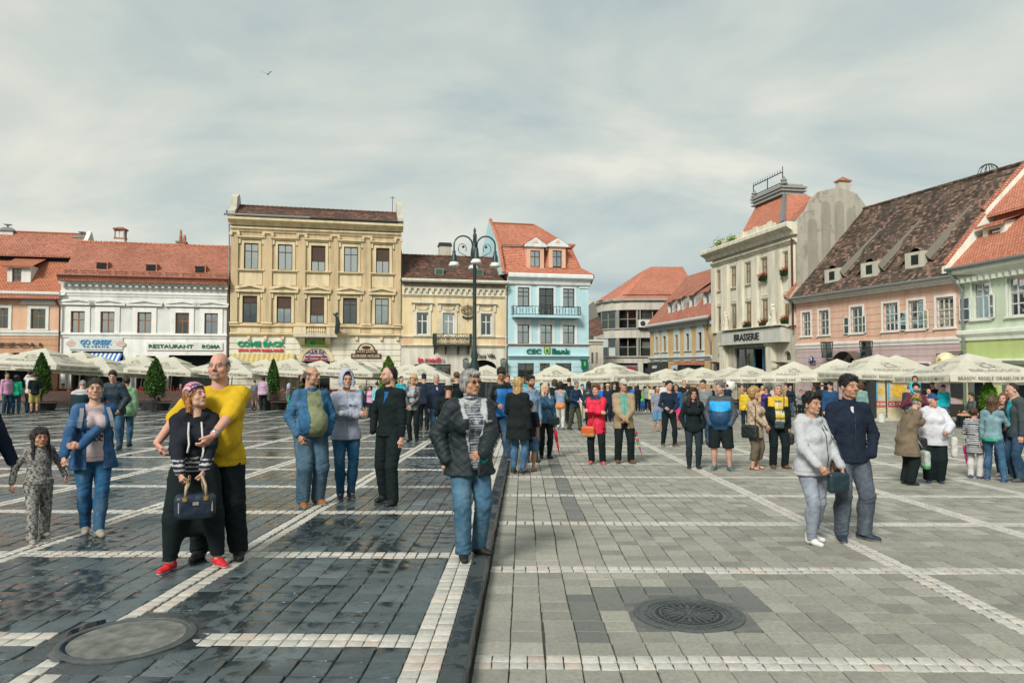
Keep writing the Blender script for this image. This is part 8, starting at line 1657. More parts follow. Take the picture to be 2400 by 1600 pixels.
p_man, Jm=person(508, 1309, 827, -12, 'bald bearded man in yellow t-shirt embracing the woman in front', D_(c=(.52, .34, .02), hem=.455, sl=.58, off=.016, flare=1.02, sg=1.05), D_(c=BLK, lw=1.2), ('sh', (.014, .014, .016), (.02, .02, .02)), 'bald', 'dgrey', 'pink', arms=(((.235, -.19, .565), (1, .5, -.4)), ((.01, -.29, .57), (1, .3, -.6))), feet=((-.085, .03, -8), (.10, .0, 14)), b=1.22, belly=.6, shw=1.06, neck=1.15, beard=((.22, .2, .17), .85, 'goatee'), must=(.09, .07, .06), jaw=1.12, hy=-10, hp=-2, hd0=D_(curl=.6, dir=(.5, -.3, -.9)), hd1=D_(curl=.55, dir=(-.6, -.3, -.7)))
p_wom, Jw=person(452, 1328, 899, 2, 'woman in black hoodie and flag headscarf leaning back, holding a navy handbag', D_(c=(.016, .019, .026), hem=.525, off=.02, hood=1, sg=1.15, flare=.98, pat=zones((lambda x, y, z:(z<1.06)&(z>.90)&(((z*100)%4.2)<1.5)&(np.abs(x)<.2), (.5, .5, .52)), (lambda x, y, z:(z<.86)&(np.abs(x)<.14)&(((z*100+np.abs(x)*60)%3.2)<1.3)&(y<-.12), (.5, .5, .52)))), D_(c=BLK, lw=1.5, drop=1, hem=.06, gather=.6), ('sh', (.50, .02, .03), (.55, .55, .55)), 'long', 'ginger', 'light', arms=(((.075, -.20, .515), (1, .25, -.5)), ((.035, -.21, .525), (1, .25, -.5))), feet=((-.115, -.03, -38), (.125, -.03, 22)), f=True, b=1.1, hl=.12, hat=('bandana', (.45, .42, .44)), hy=42, hp=-16, glasses=None, hd0=D_(curl=1.0, dir=(.2, -.3, -1)), hd1=D_(curl=1.0, dir=(-.2, -.3, -1)))
p_sl, Jsl=person(-62, 1285, 905, 30, 'person in navy tracksuit top cut off at the picture edge, holding the child', D_(c=(.012, .02, .04), off=.022, hem=.44, sg=1.25, pat=zones((lambda x, y, z:(z<.86)&(((z*100)%3.4)<1.5), (.5, .5, .52)))), D_(c=(.015, .02, .03)), ('sh', (.02, .02, .02), (.3, .3, .3)), 'short', 'dark', 'olive', arms=('side', ((.20, -.05, .475), (.5, 1, 0))), b=1.15, hd1=D_(curl=.7))
# ---- trio
p_dj, Jdj=person(727, 1184, 859, 16, 'balding man in blue denim jacket and wide jeans with hands in pockets', D_(c=(.03, .105, .20), m='denim', hem=.485, op=(.07, .045, .01), off=.018, sg=1.06, col=.03, flare=1.02), D_(c=JEAN2, m='denim', lw=1.3), ('sh', (.25, .10, .03), (.45, .42, .38)), 'bald', 'dgrey', 'tan', arms=(('pocket'), ('pocket')), feet=((-.06, -.02, -4), (.06, .02, 20)), b=1.14, belly=1.1, inner=D_(sl=0, c=(.19, .21, .12), off=.014, hem=.50), hy=40, jaw=1.08, hands=(1, 0), beard=((.2, .16, .13), .3, 'full'), neck=1.1)
p_hd, Jhd=person(810, 1168, 869, 6, 'woman in light grey hoodie with hood up and folded arms', D_(c=(.31, .34, .42), hem=.465, off=.018, sg=1.1, col=.01), D_(c=(.02, .085, .165), m='denim', lw=.95), ('sh', (.03, .033, .038), (.4, .4, .4), (.3, .3, .3)), 'tight', 'dark', 'light', arms=('cross', 'cross2'), feet=((-.04, 0, -8), (.04, 0, 8)), f=True, b=1.06, hip=1.05, hat=('hoodup', (.33, .36, .44)), glasses=((.05, .04, .04), False), hy=4, hd0=D_(curl=.3, dir=(1, -.1, .3), palm=(0, 1, 0)), hd1=D_(curl=.3, dir=(-1, 0, -.1), palm=(0, 1, 0)))
p_bk, Jbk=person(912, 1178, 858, -40, 'slim balding man dressed in black looking towards the hooded woman', D_(c=BLK, m='cloth', hem=.49, off=.018, col=.03, op=(-.06, .026, 0)), D_(c=BLK, lw=1.12), ('sh', (.016, .02, .025), (.02, .024, .03)), 'recede', 'black', 'light', arms=('pocket', 'side'), feet=((-.085, .05, -4), (.085, -.06, 10)), b=.98, hy=-30, beard=((.05, .035, .025), .7, 'full'), inner=D_(sl=0, c=(.02, .10, .28), off=.008, hem=.55), hands=(0, 1))
def lining(V, C):
 x, y, z=V.T; t=np.clip((z-.44*1.75)/(.39*1.75), 0, 1.2); w=(.012+.038*t)*1.75; m=(np.abs(x-.0175)<w+.042*np.clip(t*1.6-.25, 0, 1))&(y<-.03)&(y>-.215)&(t>.12); return cmix(C, m*1.0, (.36, .38, .39))
 # ---- grey haired woman by the kerb
p_gr, Jgr=person(1100, 1303, 867, 12, 'grey haired woman in open dark rain jacket standing on the kerb', D_(c=(.011, .018, .022), m='shell', hem=.44, op=(.012, .05, .01), off=.032, sg=1.4, flare=1.12, wr=1.3, col=.02, pat=lining), D_(c=(.05, .115, .175), m='denim', lw=1.12), ('sh', (.012, .014, .014), (.02, .02, .02)), 'bob', 'grey', 'tan', arms=(((.13, -.02, .52), (1, .8, 0)), ((.03, -.20, .575), (1, .5, -.6))), feet=((-.045, -.06, -6), (.06, .04, 40)), f=True, b=1.12, inner=D_(sl=0, c=(.05, .065, .09), off=.012, hem=.47, col=.045, m='knit', pat=stripes((.38, .40, .42), .022, .42)), glasses=((.13, .04, .02), True), hy=24, jaw=1.0, lean=.01, hands=(0, 1), hd1=D_(curl=.75, dir=(-1, -.2, -.35), palm=(0, 1, 0)))
def lapel(root, J, pts, w, mat, name='lapel'):
 mb=MB()
 for(a, b_) in zip(pts, pts[1:]):
  mb.quad(a[0], a[1], b_[1], b_[0])
 return mb.build(name, mat, root, True)
 # ---- right couple
p_wh, Jwh=person(1905, 1272, 923, 44, 'short haired woman in pale grey hoodie and grey jeans with shoulder bag', D_(c=(.40, .415, .44), hem=.46, off=.02, hood=1, sg=1.12, flare=1.02), D_(c=(.21, .235, .285), m='denim', lw=.98), ('sh', (.60, .60, .57), (.62, .62, .6)), 'messy', 'black', 'tan', arms=(((.09, -.14, .54), (1, .6, -.3)), ((.10, -.17, .47), (.6, .8, -.2))), feet=((-.04, -.03, 6), (.05, .06, 22)), f=True, b=1.18, hip=1.02, hy=6, belly=.2, hd0=D_(curl=.6), hd1=D_(curl=.5, dir=(-.2, -.5, -.9)))
p_nv, Jnv=person(1994, 1264, 880, 28, 'dark haired man in navy zip sweater and grey jeans standing beside the hoodie woman', D_(c=(.015, .022, .038), m='knit', hem=.475, off=.016, col=.035, sg=1.08, op=(-.09, .022, 0)), D_(c=(.07, .085, .11), m='denim', lw=1.08), ('sh', (.02, .035, .05), (.3, .3, .3)), 'short', 'black', 'tan', arms=(((.15, -.05, .47), (.5, .8, -.2)), 'pocket'), feet=((-.07, -.02, -16), (.085, .0, 36)), b=1.1, hy=10, inner=D_(sl=0, c=(.5, .5, .5), off=.006, hem=.6), hands=(1, 0), beard=((.08, .06, .05), .25, 'full'), jaw=1.03, shw=1.05)
DJ=(.045, .12, .21); SHB=('sh', (.02, .022, .025), (.025, .025, .028)); SHW_=('sh', (.02, .022, .025), (.5, .5, .5)); BRS=('sh', (.13, .06, .03), (.1, .05, .03)); BP=D_(c=BLK, lw=1.1); BJ=D_(c=JEAN, m='denim'); DKJ=D_(c=DJEAN, m='denim', lw=1.05)
blackT=lambda**k:D_(c=BLK, off=.016, **k)
person(1051, 1100, 897, 172, 'youth in black top and backwards grey cap seen from behind', blackT(sg=1.1, col=.02), D_(c=(.3, .25, .17), hem=.27, lw=1.4), ('sandal', (.1, .07, .05), (.1, .07, .05)), 'crew', 'dark', 'olive', arms=('bend', 'bend'), hat=('capback', (.33, .31, .27)), hp=15)
person(1168, 1076, 862, 24, 'dark haired man in black and bright blue jacket looking down while walking', D_(c=BLK, m='shell', off=.026, sg=1.15, hem=.47, pat=zones((lambda x, y, z:(y<.02)&(z<1.36)&(x>-.1)&(np.abs(x)<.26), (.02, .17, .5)))), DKJ, SHW_, 'short', 'black', 'olive', arms=('bend', 'bend'), feet=((-.05, .14, 0), (.05, -.13, 8)), lean=.05, hp=28, hy=-20, hd0=D_(curl=.8))
person(1214, 1110, 884, 150, 'long haired blonde woman in long black coat seen from behind', D_(c=(.013, .018, .018), off=.026, hem=.36, flare=1.15, sg=1.2, m='knit'), D_(c=(.05, .12, .2), m='denim', lw=.92), SHW_, 'long', 'blond', 'light', arms=('side', 'bend'), f=True, hl=.34, hair2=(.3, .19, .08), hands=(0, 0), b=1.1)
person(1241, 1104, 938, 160, 'boy in dark numbered t-shirt and denim shorts beside the blonde woman', D_(c=(.016, .02, .03), off=.014, sl=.5, hem=.42, sg=1.2), D_(c=(.06, .14, .24), m='denim', hem=.28, lw=1.4), ('sandal', (.06, .05, .05), (.06, .05, .05)), 'crew', 'black', 'olive', arms=('side', 'side'), hk=1.18)
person(1243, 1082, 880, 28, 'bearded man in light blue hooded shirt behind the boy', D_(c=(.16, .25, .36), m='denim', off=.016, hood=1, hem=.45), DKJ, SHB, 'short', 'black', 'tan', beard=((.02, .015, .012), .9, 'full'), hy=6)
p_bl=person(1278, 1073, 898, 16, 'blonde woman in denim jacket and black leggings with fringed bag', D_(c=DJ, m='denim', off=.016, hem=.47, col=.02, sg=1.05), D_(c=BLK, lw=.95), SHB, 'long', 'lblond', 'light', arms=('pocket', 'side'), f=True, hl=.17, hfront=1, b=1.12, hy=12, hands=(0, 1))
bag(p_bl, 'shoulder_bag', 'black fringed shoulder bag on the blonde woman in denim', (.16, -.14, .83), (.13, .045, .09), (.012, .02, .025), [[(.16, -.14, .92), (.02, -.19, 1.2), (-.1, -.1, 1.38)]])
umbrella_closed(p_bl, 'closed red umbrella beside the blonde woman in denim', (.22, -.02, .62), (.30, -.06, .12), [(.55, .01, .03), (.5, .01, .03)])
person(1314, 1007, 896, 168, 'woman with dark curls in pale denim jacket, orange top tied at waist', D_(c=(.2, .28, .36), m='denim', off=.016, hem=.46, pat=zones((lambda x, y, z:z<.99, (.6, .2, .06)), (lambda x, y, z:(z>1.36)&(np.abs(x)<.07), (.6, .2, .08)))), D_(c=(.5, .49, .45), lw=.95), ('sh', (.05, .12, .22), (.4, .4, .4)), 'curly', 'black', 'tan', arms=('phone', 'phone'), f=True, feet=((-.06, .06, 0), (.06, -.05, 8)), b=1.08)
person(1348, 1008, 893, 40, 'smiling man in navy jacket and olive trousers walking with a cup', D_(c=(.015, .035, .07), off=.018, hem=.47), D_(c=(.05, .06, .035), lw=1.15), SHB, 'crew', 'dgrey', 'tan', arms=('bend', 'bend'), feet=((-.05, .13, 0), (.05, -.1, 12)), lean=.03, hp=14)
person(1380, 1001, 893, 185, 'woman in black leather jacket with long black hair, pink shoes', D_(c=(.02, .028, .032), m='leather', off=.02, hem=.46), D_(c=BLK, lw=.95), ('sh', (.45, .25, .22), (.5, .4, .38)), 'long', 'black', 'tan', f=True, hl=.3, feet=((-.04, -.08, 0), (.04, .1, 0)))
p_rd=person(1398, 1087, 901, -12, 'auburn haired woman in long red jacket with folded arms', D_(c=(.56, .012, .045), m='shell', off=.024, hem=.385, col=.03, sg=1.2, flare=1.08, pat=zones((lambda x, y, z:(z>1.42)&(np.abs(x)<.12)&(y<.05), (.03, .02, .06)))), BP, ('sh', (.5, .1, .1), (.5, .3, .28)), 'short', 'auburn', 'light', arms=('cross', 'cross2'), f=True, b=1.1, hy=-8, feet=((-.06, 0, -14), (.08, 0, 26)))
bag(p_rd, 'shoulder_bag', 'orange and tan shoulder bag on the woman in red', (-.13, -.2, .68), (.14, .05, .11), (.5, .09, .02), [[(-.1, -.2, .8), (.0, -.19, 1.05), (.1, -.12, 1.32)]], flap=lambda V, C:cmix(C, (V[:, 2]<-.03)*1.0, (.36, .2, .07)))
p_tn=person(1462, 1085, 890, 8, 'moustached man in tan jacket and beige flat cap with clasped hands', D_(c=(.30, .235, .15), off=.026, hem=.42, op=(.035, .045, 0), sg=1.2, col=.015, flare=1.06), BP, BRS, 'crew', 'grey', 'tan', arms=('clasp', 'clasp'), inner=D_(c=(.12, .30, .24), sl=0, off=.012, hem=.5, col=.015), must=(.3, .28, .26), hat=('cap', (.42, .38, .31)), hy=14, feet=((-.07, 0, -10), (.085, 0, 24)), b=1.08, belly=.3)
umbrella_closed(p_tn, 'closed rainbow striped umbrella at the tan jacketed man', (.24, .03, .66), (.36, .0, .22), [(.5, .05, .05), (.05, .1, .4), (.5, .4, .05), (.5, .05, .08), (.05, .3, .3), (.5, .4, .05), (.05, .1, .4), (.5, .05, .08)], .03)
person(1568, 1046, 893, 14, 'curly haired young man in navy shirt and black trousers adjusting his belt', D_(c=(.014, .024, .045), off=.012, hem=.5), D_(c=BLK, lw=.98), ('sh', (.08, .06, .04), (.5, .48, .45)), 'messy', 'black', 'light', arms=('bend', ((.03, -.13, .56), (1, .4, -.5))), feet=((-.09, .02, -6), (.08, -.04, 26)), hy=16, lean=.02, b=.96)
person(1626, 1097, 910, 6, 'woman with long dark curls in black hooded jacket, hands in pockets', blackT(hood=1, hem=.46, sg=1.15), D_(c=(.02, .03, .038), lw=.95), SHB, 'curlylong', 'black', 'tan', arms=('pocket', 'pocket'), f=True, hl=.2, hfront=1, hands=(0, 0), hy=6, b=1.05)
def blue_yoke(V, C):
 x, y, z=V.T; C=cmix(C, (np.abs(x)<.215)*(y<.1)*(z<1.36-.0*x)*1.0, (.012, .05, .11)); return cmix(C, (np.abs(x)<.20)*(z>1.17+.10*np.abs(x))*(z<1.37)*(y<0)*1.0, (.02, .3, .62))
person(1690, 1101, 895, -6, 'stubbly man in grey and blue zip top and black shorts', D_(c=(.045, .055, .065), m='shell', off=.02, hem=.46, col=.025, sg=1.15, pat=blue_yoke), D_(c=BLK, hem=.255, lw=1.45), ('sh', (.07, .13, .14), (.25, .3, .3)), 'crew', 'dgrey', 'light', arms=('pocket', 'pocket'), hands=(0, 0), hy=-26, beard=((.16, .11, .08), .5, 'full'), b=1.16, belly=.4, feet=((-.075, 0, -10), (.095, 0, 26)), shw=1.05)
p_bg=person(1769, 1099, 908, 62, 'curly blonde woman in speckled beige cardigan with black shoulder bag', D_(c=(.44, .35, .25), m='knit', off=.022, hem=.39, flare=1.06, pat=speck((.2, .13, .08))), D_(c=(.12, .10, .07), hem=.12, lw=1.25), ('sandal', (.2, .09, .05), (.2, .1, .06)), 'curly', 'blond', 'light', arms=('clasp', 'clasp'), f=True, b=1.15, hip=1.02, hair2=(.3, .17, .06))
bag(p_bg, 'shoulder_bag', 'black leather shoulder bag on the beige cardigan woman', (-.22, -.03, .74), (.06, .17, .13), (.014, .02, .02), [[(-.2, -.12, .85), (-.16, -.12, 1.2), (-.1, .0, 1.34), (-.18, .1, 1.15), (-.22, .08, .86)]])
def rugby(V, C):
 z=V[:, 2]; q=(z*100)%17; C=cmix(C, (q<5)*1.0, (.16, .15, .10)); return cmix(C, (q>10)*1.0, (.5, .46, .28))
p_st=person(1824, 1097, 898, 14, 'grey haired man in striped yellow shirt under black and yellow jacket', D_(c=BLK, off=.024, hem=.43, op=(.055, .04, .0), sg=1.15, col=.02, pat=zones((lambda x, y, z:(z>1.28)&(y<-.0)&(np.abs(x)<.2), (.55, .36, .03)))), BP, BRS, 'short', 'grey', 'pink', arms=('side', 'side'), inner=D_(c=(.58, .40, .03), sl=0, off=.013, hem=.52, col=.01, pat=rugby), hy=10, b=1.12, belly=.4, feet=((-.06, 0, -6), (.075, 0, 30)))
bag(p_st, 'waist_bag', 'small dark waist bag on the man in the striped shirt', (-.02, -.21, .86), (.09, .035, .07), (.03, .05, .055), [[(.0, -.2, .92), (.07, -.19, 1.2), (.1, -.1, 1.42)]])
bag(p_st, 'camera_bag', 'black camera bag hanging from the striped man\'s left hand', (.24, -.02, .58), (.06, .07, .11), (.015, .018, .02), [[(.23, -.02, .68), (.22, -.02, .8)]])
# ---- right group
p_ol=person(2128, 1135, 928, 118, 'stooped old woman in brown coat and camouflage hat with hands behind her back', D_(c=(.165, .128, .088), off=.03, hem=.33, flare=1.2, sg=1.25, col=.02), D_(c=BLK, lw=1.4), SHB, 'short', 'grey', 'light', arms=('back', 'back'), f=True, lean=.085, b=1.25, hands=(0, 0), hat=('hat', (.2, .15, .05), lambda V, C:cmix(cmix(C, (np.sin(V[:, 0]*70)*np.sin(V[:, 2]*80+V[:, 1]*50)>.2)*1.0, (.04, .05, .02)), (np.sin(V[:, 0]*60+2)*np.sin(V[:, 1]*75)>.5)*1.0, (.4, .28, .08))), hp=10, hy=20)
p_ow=person(2190, 1131, 924, 10, 'laughing old woman in white hoodie and blue cap', D_(c=(.52, .53, .57), off=.03, hem=.43, hood=1, sg=1.25, flare=1.06), D_(c=BLK, lw=1.5), ('sh', (.02, .04, .07), (.12, .13, .14)), 'short', 'white', 'pink', arms=('side', ((.1, -.16, .6), (1, .5, -.6))), f=True, b=1.42, belly=.3, hat=('cap', (.03, .07, .18)), hy=32, lip=(.35, .1, .1), hd1=D_(curl=.9))
bag(p_ow, 'tote_bag', 'white cloth tote held by the laughing old woman', (.27, -.14, .62), (.05, .05, .17), (.5, .5, .46), [[(.25, -.2, .86), (.27, -.14, .78)]], mat=M_CLOTH)
bag(p_ol, 'plastic_bag', 'white and green plastic bag hanging between the two old women', (-.12, -.22, .42), (.1, .05, .15), (.35, .38, .36), [[(-.1, -.2, .6), (-.08, -.12, .75)]], mat=M_SHELL, flap=lambda V, C:cmix(C, (V[:, 2]<-.08)*1.0, (.05, .3, .12)))
bag(p_ol, 'black_handbag', 'black shoulder bag carried on the brown coated old woman', (.05, -.25, .64), (.05, .1, .12), (.014, .016, .018), [[(.04, -.22, .74), (.1, -.16, 1.0), (.03, .02, 1.22)]])
p_sc=person(2286, 1121, 955, 165, 'child in long navy and white striped top and white leggings', D_(c=(.03, .04, .06), off=.016, hem=.36, pat=stripes((.5, .5, .5), .05, .5)), D_(c=(.48, .47, .46), lw=1.05), ('sh', (.03, .06, .15), (.45, .45, .45)), 'bun', 'brown', 'light', arms=('side', 'bend'), hk=1.2, f=True, bust=0)
umbrella_closed(p_sc, 'closed pink child umbrella held by the striped child', (.16, -.12, .55), (.13, -.12, .12), [(.55, .03, .2), (.5, .05, .25), (.55, .03, .18)], .05)
person(2330, 1127, 928, 160, 'girl with long brown hair in light denim jacket seen from behind', D_(c=(.16, .27, .30), m='denim', off=.016, hem=.47, pat=zones((lambda x, y, z:z<.885, (.02, .4, .2)))), D_(c=(.04, .10, .17), m='denim', lw=.95), ('sh', (.03, .07, .16), (.45, .45, .45)), 'long', 'brown', 'light', arms=('phone', 'side'), f=True, bust=.3, hl=.32, feet=((-.12, .05, 0), (.09, -.06, 10)), hk=1.06)
person(2357, 1117, 921, -18, 'woman in navy jacket drinking from a pale cup behind the girl', D_(c=(.016, .03, .06), off=.022, hem=.42), D_(c=DJEAN, m='denim', lw=.95), ('sh', (.45, .4, .37), (.4, .38, .35)), 'long', 'auburn', 'light', arms=('chin', 'bend'), f=True, hl=.2, hfront=1)
person(2386, 1128, 898, -62, 'balding man in dark grey jacket over turquoise t-shirt at the picture edge', D_(c=(.05, .065, .07), off=.02, hem=.45, op=(.0, .04, 0), hood=1), DKJ, ('sh', (.06, .07, .07), (.1, .1, .1)), 'recede', 'dark', 'light', arms=('bend', 'side'), inner=D_(c=(.03, .35, .45), sl=0, off=.01, hem=.5), hp=18, lean=.02)
pf, Jf=person(2150, 1062, 898, 2, 'bearded man in red shirt and maroon cardigan carrying a toddler', D_(c=(.10, .025, .04), off=.02, hem=.45, op=(.06, .05, 0)), DKJ, SHB, 'short', 'black', 'light', arms=(((.06, -.14, .74), (1, .2, -.8)), )*2, inner=D_(c=(.42, .02, .035), sl=0, off=.012, hem=.48), beard=((.03, .02, .015), .9, 'full'))
Ht=.92; person(0, 0, 0, 2, 'toddler in turquoise jacket riding on the bearded man\'s shoulders', D_(c=(.05, .36, .44), off=.016, hem=.5), D_(c=(.22, .22, .26), lw=1.2), SHB, 'bob', 'brown', 'light', arms=('clasp', 'clasp'), hk=1.3, H=Ht, loc=(pf.location.x, pf.location.y+.04, pf.location.z+Jf['sh'][0][2]+.07-.515*Ht), feet=((-.13, -.22, 0), (.13, -.22, 0)), f=True, bust=0)
# ---- middle distance on the left and centre
person(1022, 1029, 876, 14, 'grey haired man in navy jacket with round badge and blue jeans', D_(c=(.02, .03, .055), off=.02, hem=.47, col=.015, op=(-.07, .025, 0), sg=1.1), BJ, WHS, 'crew', 'grey', 'pink', arms=('side', 'side'), inner=D_(c=(.3, .4, .42), sl=0, off=.008, hem=.55), b=1.1)
person(969, 1034, 880, -24, 'curly blonde woman in open plum grey jacket and black trousers', D_(c=(.06, .055, .065), m='leather', off=.02, hem=.47, op=(.06, .04, -.01)), D_(c=BLK, lw=.98), SHB, 'curly', 'blond', 'light', arms=('clasp', 'clasp'), inner=D_(c=(.3, .32, .34), sl=0, off=.012, hem=.47), f=True)
person(270, 1052, 869, -30, 'laughing man in dark puffer jacket behind the denim shirt woman', D_(c=(.014, .03, .045), m='shell', off=.034, hem=.44, sg=1.35, wr=1.5, hood=1, pat=zones((lambda x, y, z:(x<-.08)&(y<-.1)&(z>.95)&(z<1.08), (.5, .02, .03)))), BJ, SHB, 'short', 'dark', 'light', arms=('bend', 'pocket'), lean=.06, hy=20, hp=12)
person(292, 1046, 884, 170, 'person in light green rain jacket behind the laughing man', D_(c=(.20, .36, .20), m='shell', off=.03, hem=.44, sg=1.3, hood=1), BJ, SHB, 'short', 'dark', 'tan', lean=.04)
person(183, 1046, 892, 165, 'stooping person in long dark coat with pale hood behind the denim shirt woman', D_(c=(.016, .03, .035), off=.03, hem=.36, hood=1, pat=zones((lambda x, y, z:z>1.38, (.4, .42, .44)))), BP, SHB, 'crew', 'grey', 'light', lean=.12, hp=20)
TQ=(.04, .34, .42); PK=(.52, .28, .42); GRY=(.16, .18, .19); TAN=(.28, .2, .11); WT=(.5, .5, .5); RED_=(.5, .02, .04); GRN=(.02, .38, .2); BLU=(.02, .12, .42); OLV=(.06, .07, .04); CRM=(.45, .4, .3)
def cr(px, pyf, pyt, rz, tc, bc, hr, hc, label, **k):
 top=D_(c=tc, off=k.pop('off', .016), hem=k.pop('hem', .46), sl=k.pop('sl', 1.0), hood=k.pop('hood', 0)); bot=D_(c=bc, lw=k.pop('lw', 1.05), hem=k.pop('bh', .03), m='denim' if bc in(JEAN, DJEAN, JEAN2) else 'cloth'); person(px, pyf, pyt, rz, label, top, bot, k.pop('shoes', SHB), hr, hc, k.pop('skin', 'light'), **k)
Fm=D_(f=True)
cr(14, 969, 873, 30, PK, DJEAN, 'crew', 'black', 'man in pink shirt talking by the orange house', skin='tan'); cr(37, 968, 879, 178, GRN, JEAN, 'curlylong', 'black', 'woman in bright green top with long dark curls from behind', f=True, hl=.25); cr(80, 969, 875, 186, BLK, (.45, .36, .12), 'short', 'black', 'man in black t-shirt and yellow shorts from behind', sl=.55, bh=.27, lw=1.4, skin='tan'); cr(68, 967, 869, 150, WT, DJEAN, 'short', 'black', 'man raising a phone behind the yellow shorts man', arms=('side', ((.05, -.16, .98), (1, 0, -1))))
cr(616, 962, 882, 176, (.45, .31, .42), BLK, 'bob', 'black', 'woman in pale pink jacket with blue bag seen from behind', f=True, off=.03, b=1.25); cr(677, 961, 899, 50, GRY, (.02, .35, .2), 'none', 'dark', 'small child in pale hood and green trousers', hat=('hoodup', (.36, .37, .44)), hk=1.2, shoes=('sh', (.4, .03, .04), (.4, .1, .1))); cr(596, 958, 890, 190, GRY, GRY, 'crew', 'dark', 'person in grey shirt and shorts beside the pink jacketed woman', bh=.3); cr(703, 962, 878, 60, OLV, BLK, 'long', 'black', 'woman with long black hair in olive jacket under the parasol', f=True)
cr(844, 962, 903, 20, TQ, DJEAN, 'bob', 'brown', 'child in turquoise jacket behind the hooded woman', hk=1.15); cr(856, 968, 912, -10, NAVY, BLK, 'crew', 'dark', 'small child in dark cap and dark jacket', hk=1.22, hat=('cap', NAVY), bh=.26); cr(868, 978, 904, -40, PK, BLK, 'bob', 'black', 'girl in bright pink jacket striding in black tights', f=True, hk=1.1, feet=((-.05, .13, 0), (.05, -.13, 0)), off=.024); cr(883, 981, 895, 190, (.22, .48, .54), BLK, 'short', 'black', 'woman in pale turquoise jacket and black skirt', f=True, bh=.27, lw=1.5)
cr(940, 990, 881, 30, TQ, BLK, 'pony', 'black', 'dark haired woman in turquoise jacket near the bright conical shrub', f=True); cr(993, 1008, 876, 175, NAVY, BLK, 'crew', 'dark', 'man in navy jacket and navy cap seen from behind', hat=('cap', NAVY)); cr(1070, 1038, 871, -150, BLK, DJEAN, 'bun', 'brown', 'woman with bun, black jacket and red collar behind the cap youth', f=True); cr(1097, 1030, 864, 20, GRY, BLK, 'bald', 'grey', 'bald man mostly hidden behind the grey haired woman', skin='pink')
cr(1176, 1020, 871, 10, (.14, .16, .18), BLK, 'crew', 'grey', 'man in grey jacket and blue cap behind the walking blue jacket man', hat=('cap', (.03, .08, .2)), b=1.1); cr(1188, 1034, 878, 16, (.016, .035, .07), BLK, 'short', 'auburn', 'short haired woman in dark blue jacket beside the blonde in the coat', f=True, b=1.1); cr(1226, 985, 883, 0, TQ, BLK, 'bob', 'auburn', 'red haired woman in turquoise top in front of the bank', f=True); cr(1300, 1000, 890, 150, BLK, BLK, 'curly', 'brown', 'brown haired person in black jacket behind the orange waist woman'); cr(1334, 992, 886, 160, BLK, BLK, 'short', 'dark', 'man in black jacket behind the navy jacket walker'); cr(1365, 985, 900, 20, WT, CRM, 'short', 'dark', 'man in white shirt behind the leather jacket woman')
cr(1411, 985, 900, 10, BLU, NAVY, 'crew', 'grey', 'grey haired man in royal blue jacket behind the red jacket woman'); cr(1425, 988, 899, -10, NAVY, BLK, 'crew', 'dark', 'man in navy tracksuit and straw hat', hat=('hat', (.42, .34, .18))); cr(1431, 985, 913, 170, (.55, .16, .25), DJEAN, 'bob', 'black', 'child in rose pink jacket facing the parasols', hk=1.1, f=True, shoes=('sh', (.5, .2, .2), (.5, .3, .3)), bust=0); cr(1440, 978, 898, 30, BLK, BLK, 'short', 'brown', 'man in black jacket left of the flat cap man'); cr(1495, 964, 902, 175, BLK, BLK, 'long', 'black', 'woman in long black coat with black hair from behind', f=True, hem=.3, hl=.25); cr(1485, 960, 903, 10, BLU, DJEAN, 'crew', 'brown', 'boy in bright blue top in the far crowd', hk=1.1); cr(1506, 962, 913, 20, (.1, .4, .06), BLU, 'short', 'brown', 'child in lime green and blue in the far crowd', hk=1.2); cr(1518, 965, 899, 176, (.2, .24, .22), BLK, 'crew', 'ginger', 'man in grey green jacket walking away with white shoes', shoes=WHS, feet=((-.07, .05, 0), (.07, -.05, 0)))
cr(1541, 1011, 905, 12, (.2, .22, .28), (.09, .2, .32), 'none', 'dark', 'bald man in grey shirt and denim shorts looking down', sl=.55, bh=.26, lw=1.5, hp=24, skin='tan', shoes=('sandal', (.15, .09, .05), (.1, .1, .1)), lean=.03); cr(1528, 966, 902, 20, CRM, BLK, 'bob', 'blond', 'blonde woman in cream top in the far crowd', f=True); cr(1557, 978, 893, 8, WT, NAVY, 'short', 'black', 'dark haired man in white shirt behind the curly young man'); cr(1586, 1006, 901, -14, (.02, .1, .25), (.55, .04, .14), 'long', 'dark', 'woman in blue top and hot pink leggings', f=True, bh=.2, hl=.2, skin='tan'); cr(1604, 990, 890, 30, BLK, BLK, 'crew', 'ginger', 'tall man in black jacket before the gold house'); cr(1614, 1014, 903, 165, (.055, .07, .075), JEAN, 'short', 'dark', 'man in grey hooded jacket with backpack from behind', hood=1); cr(1651, 1042, 889, -16, (.17, .19, .2), DJEAN, 'crew', 'dark', 'tall man in grey t-shirt behind the dark curled woman', lean=.02, hp=14); cr(1636, 975, 902, 10, (.3, .04, .06), BLK, 'short', 'brown', 'person in dark red top in the far crowd'); cr(1668, 968, 904, 170, BLK, BLK, 'bun', 'black', 'woman in black with hair bun before the stone building', f=True); cr(1705, 972, 900, 190, NAVY, BLK, 'crew', 'dark', 'man in navy beside the white terrace lamp')
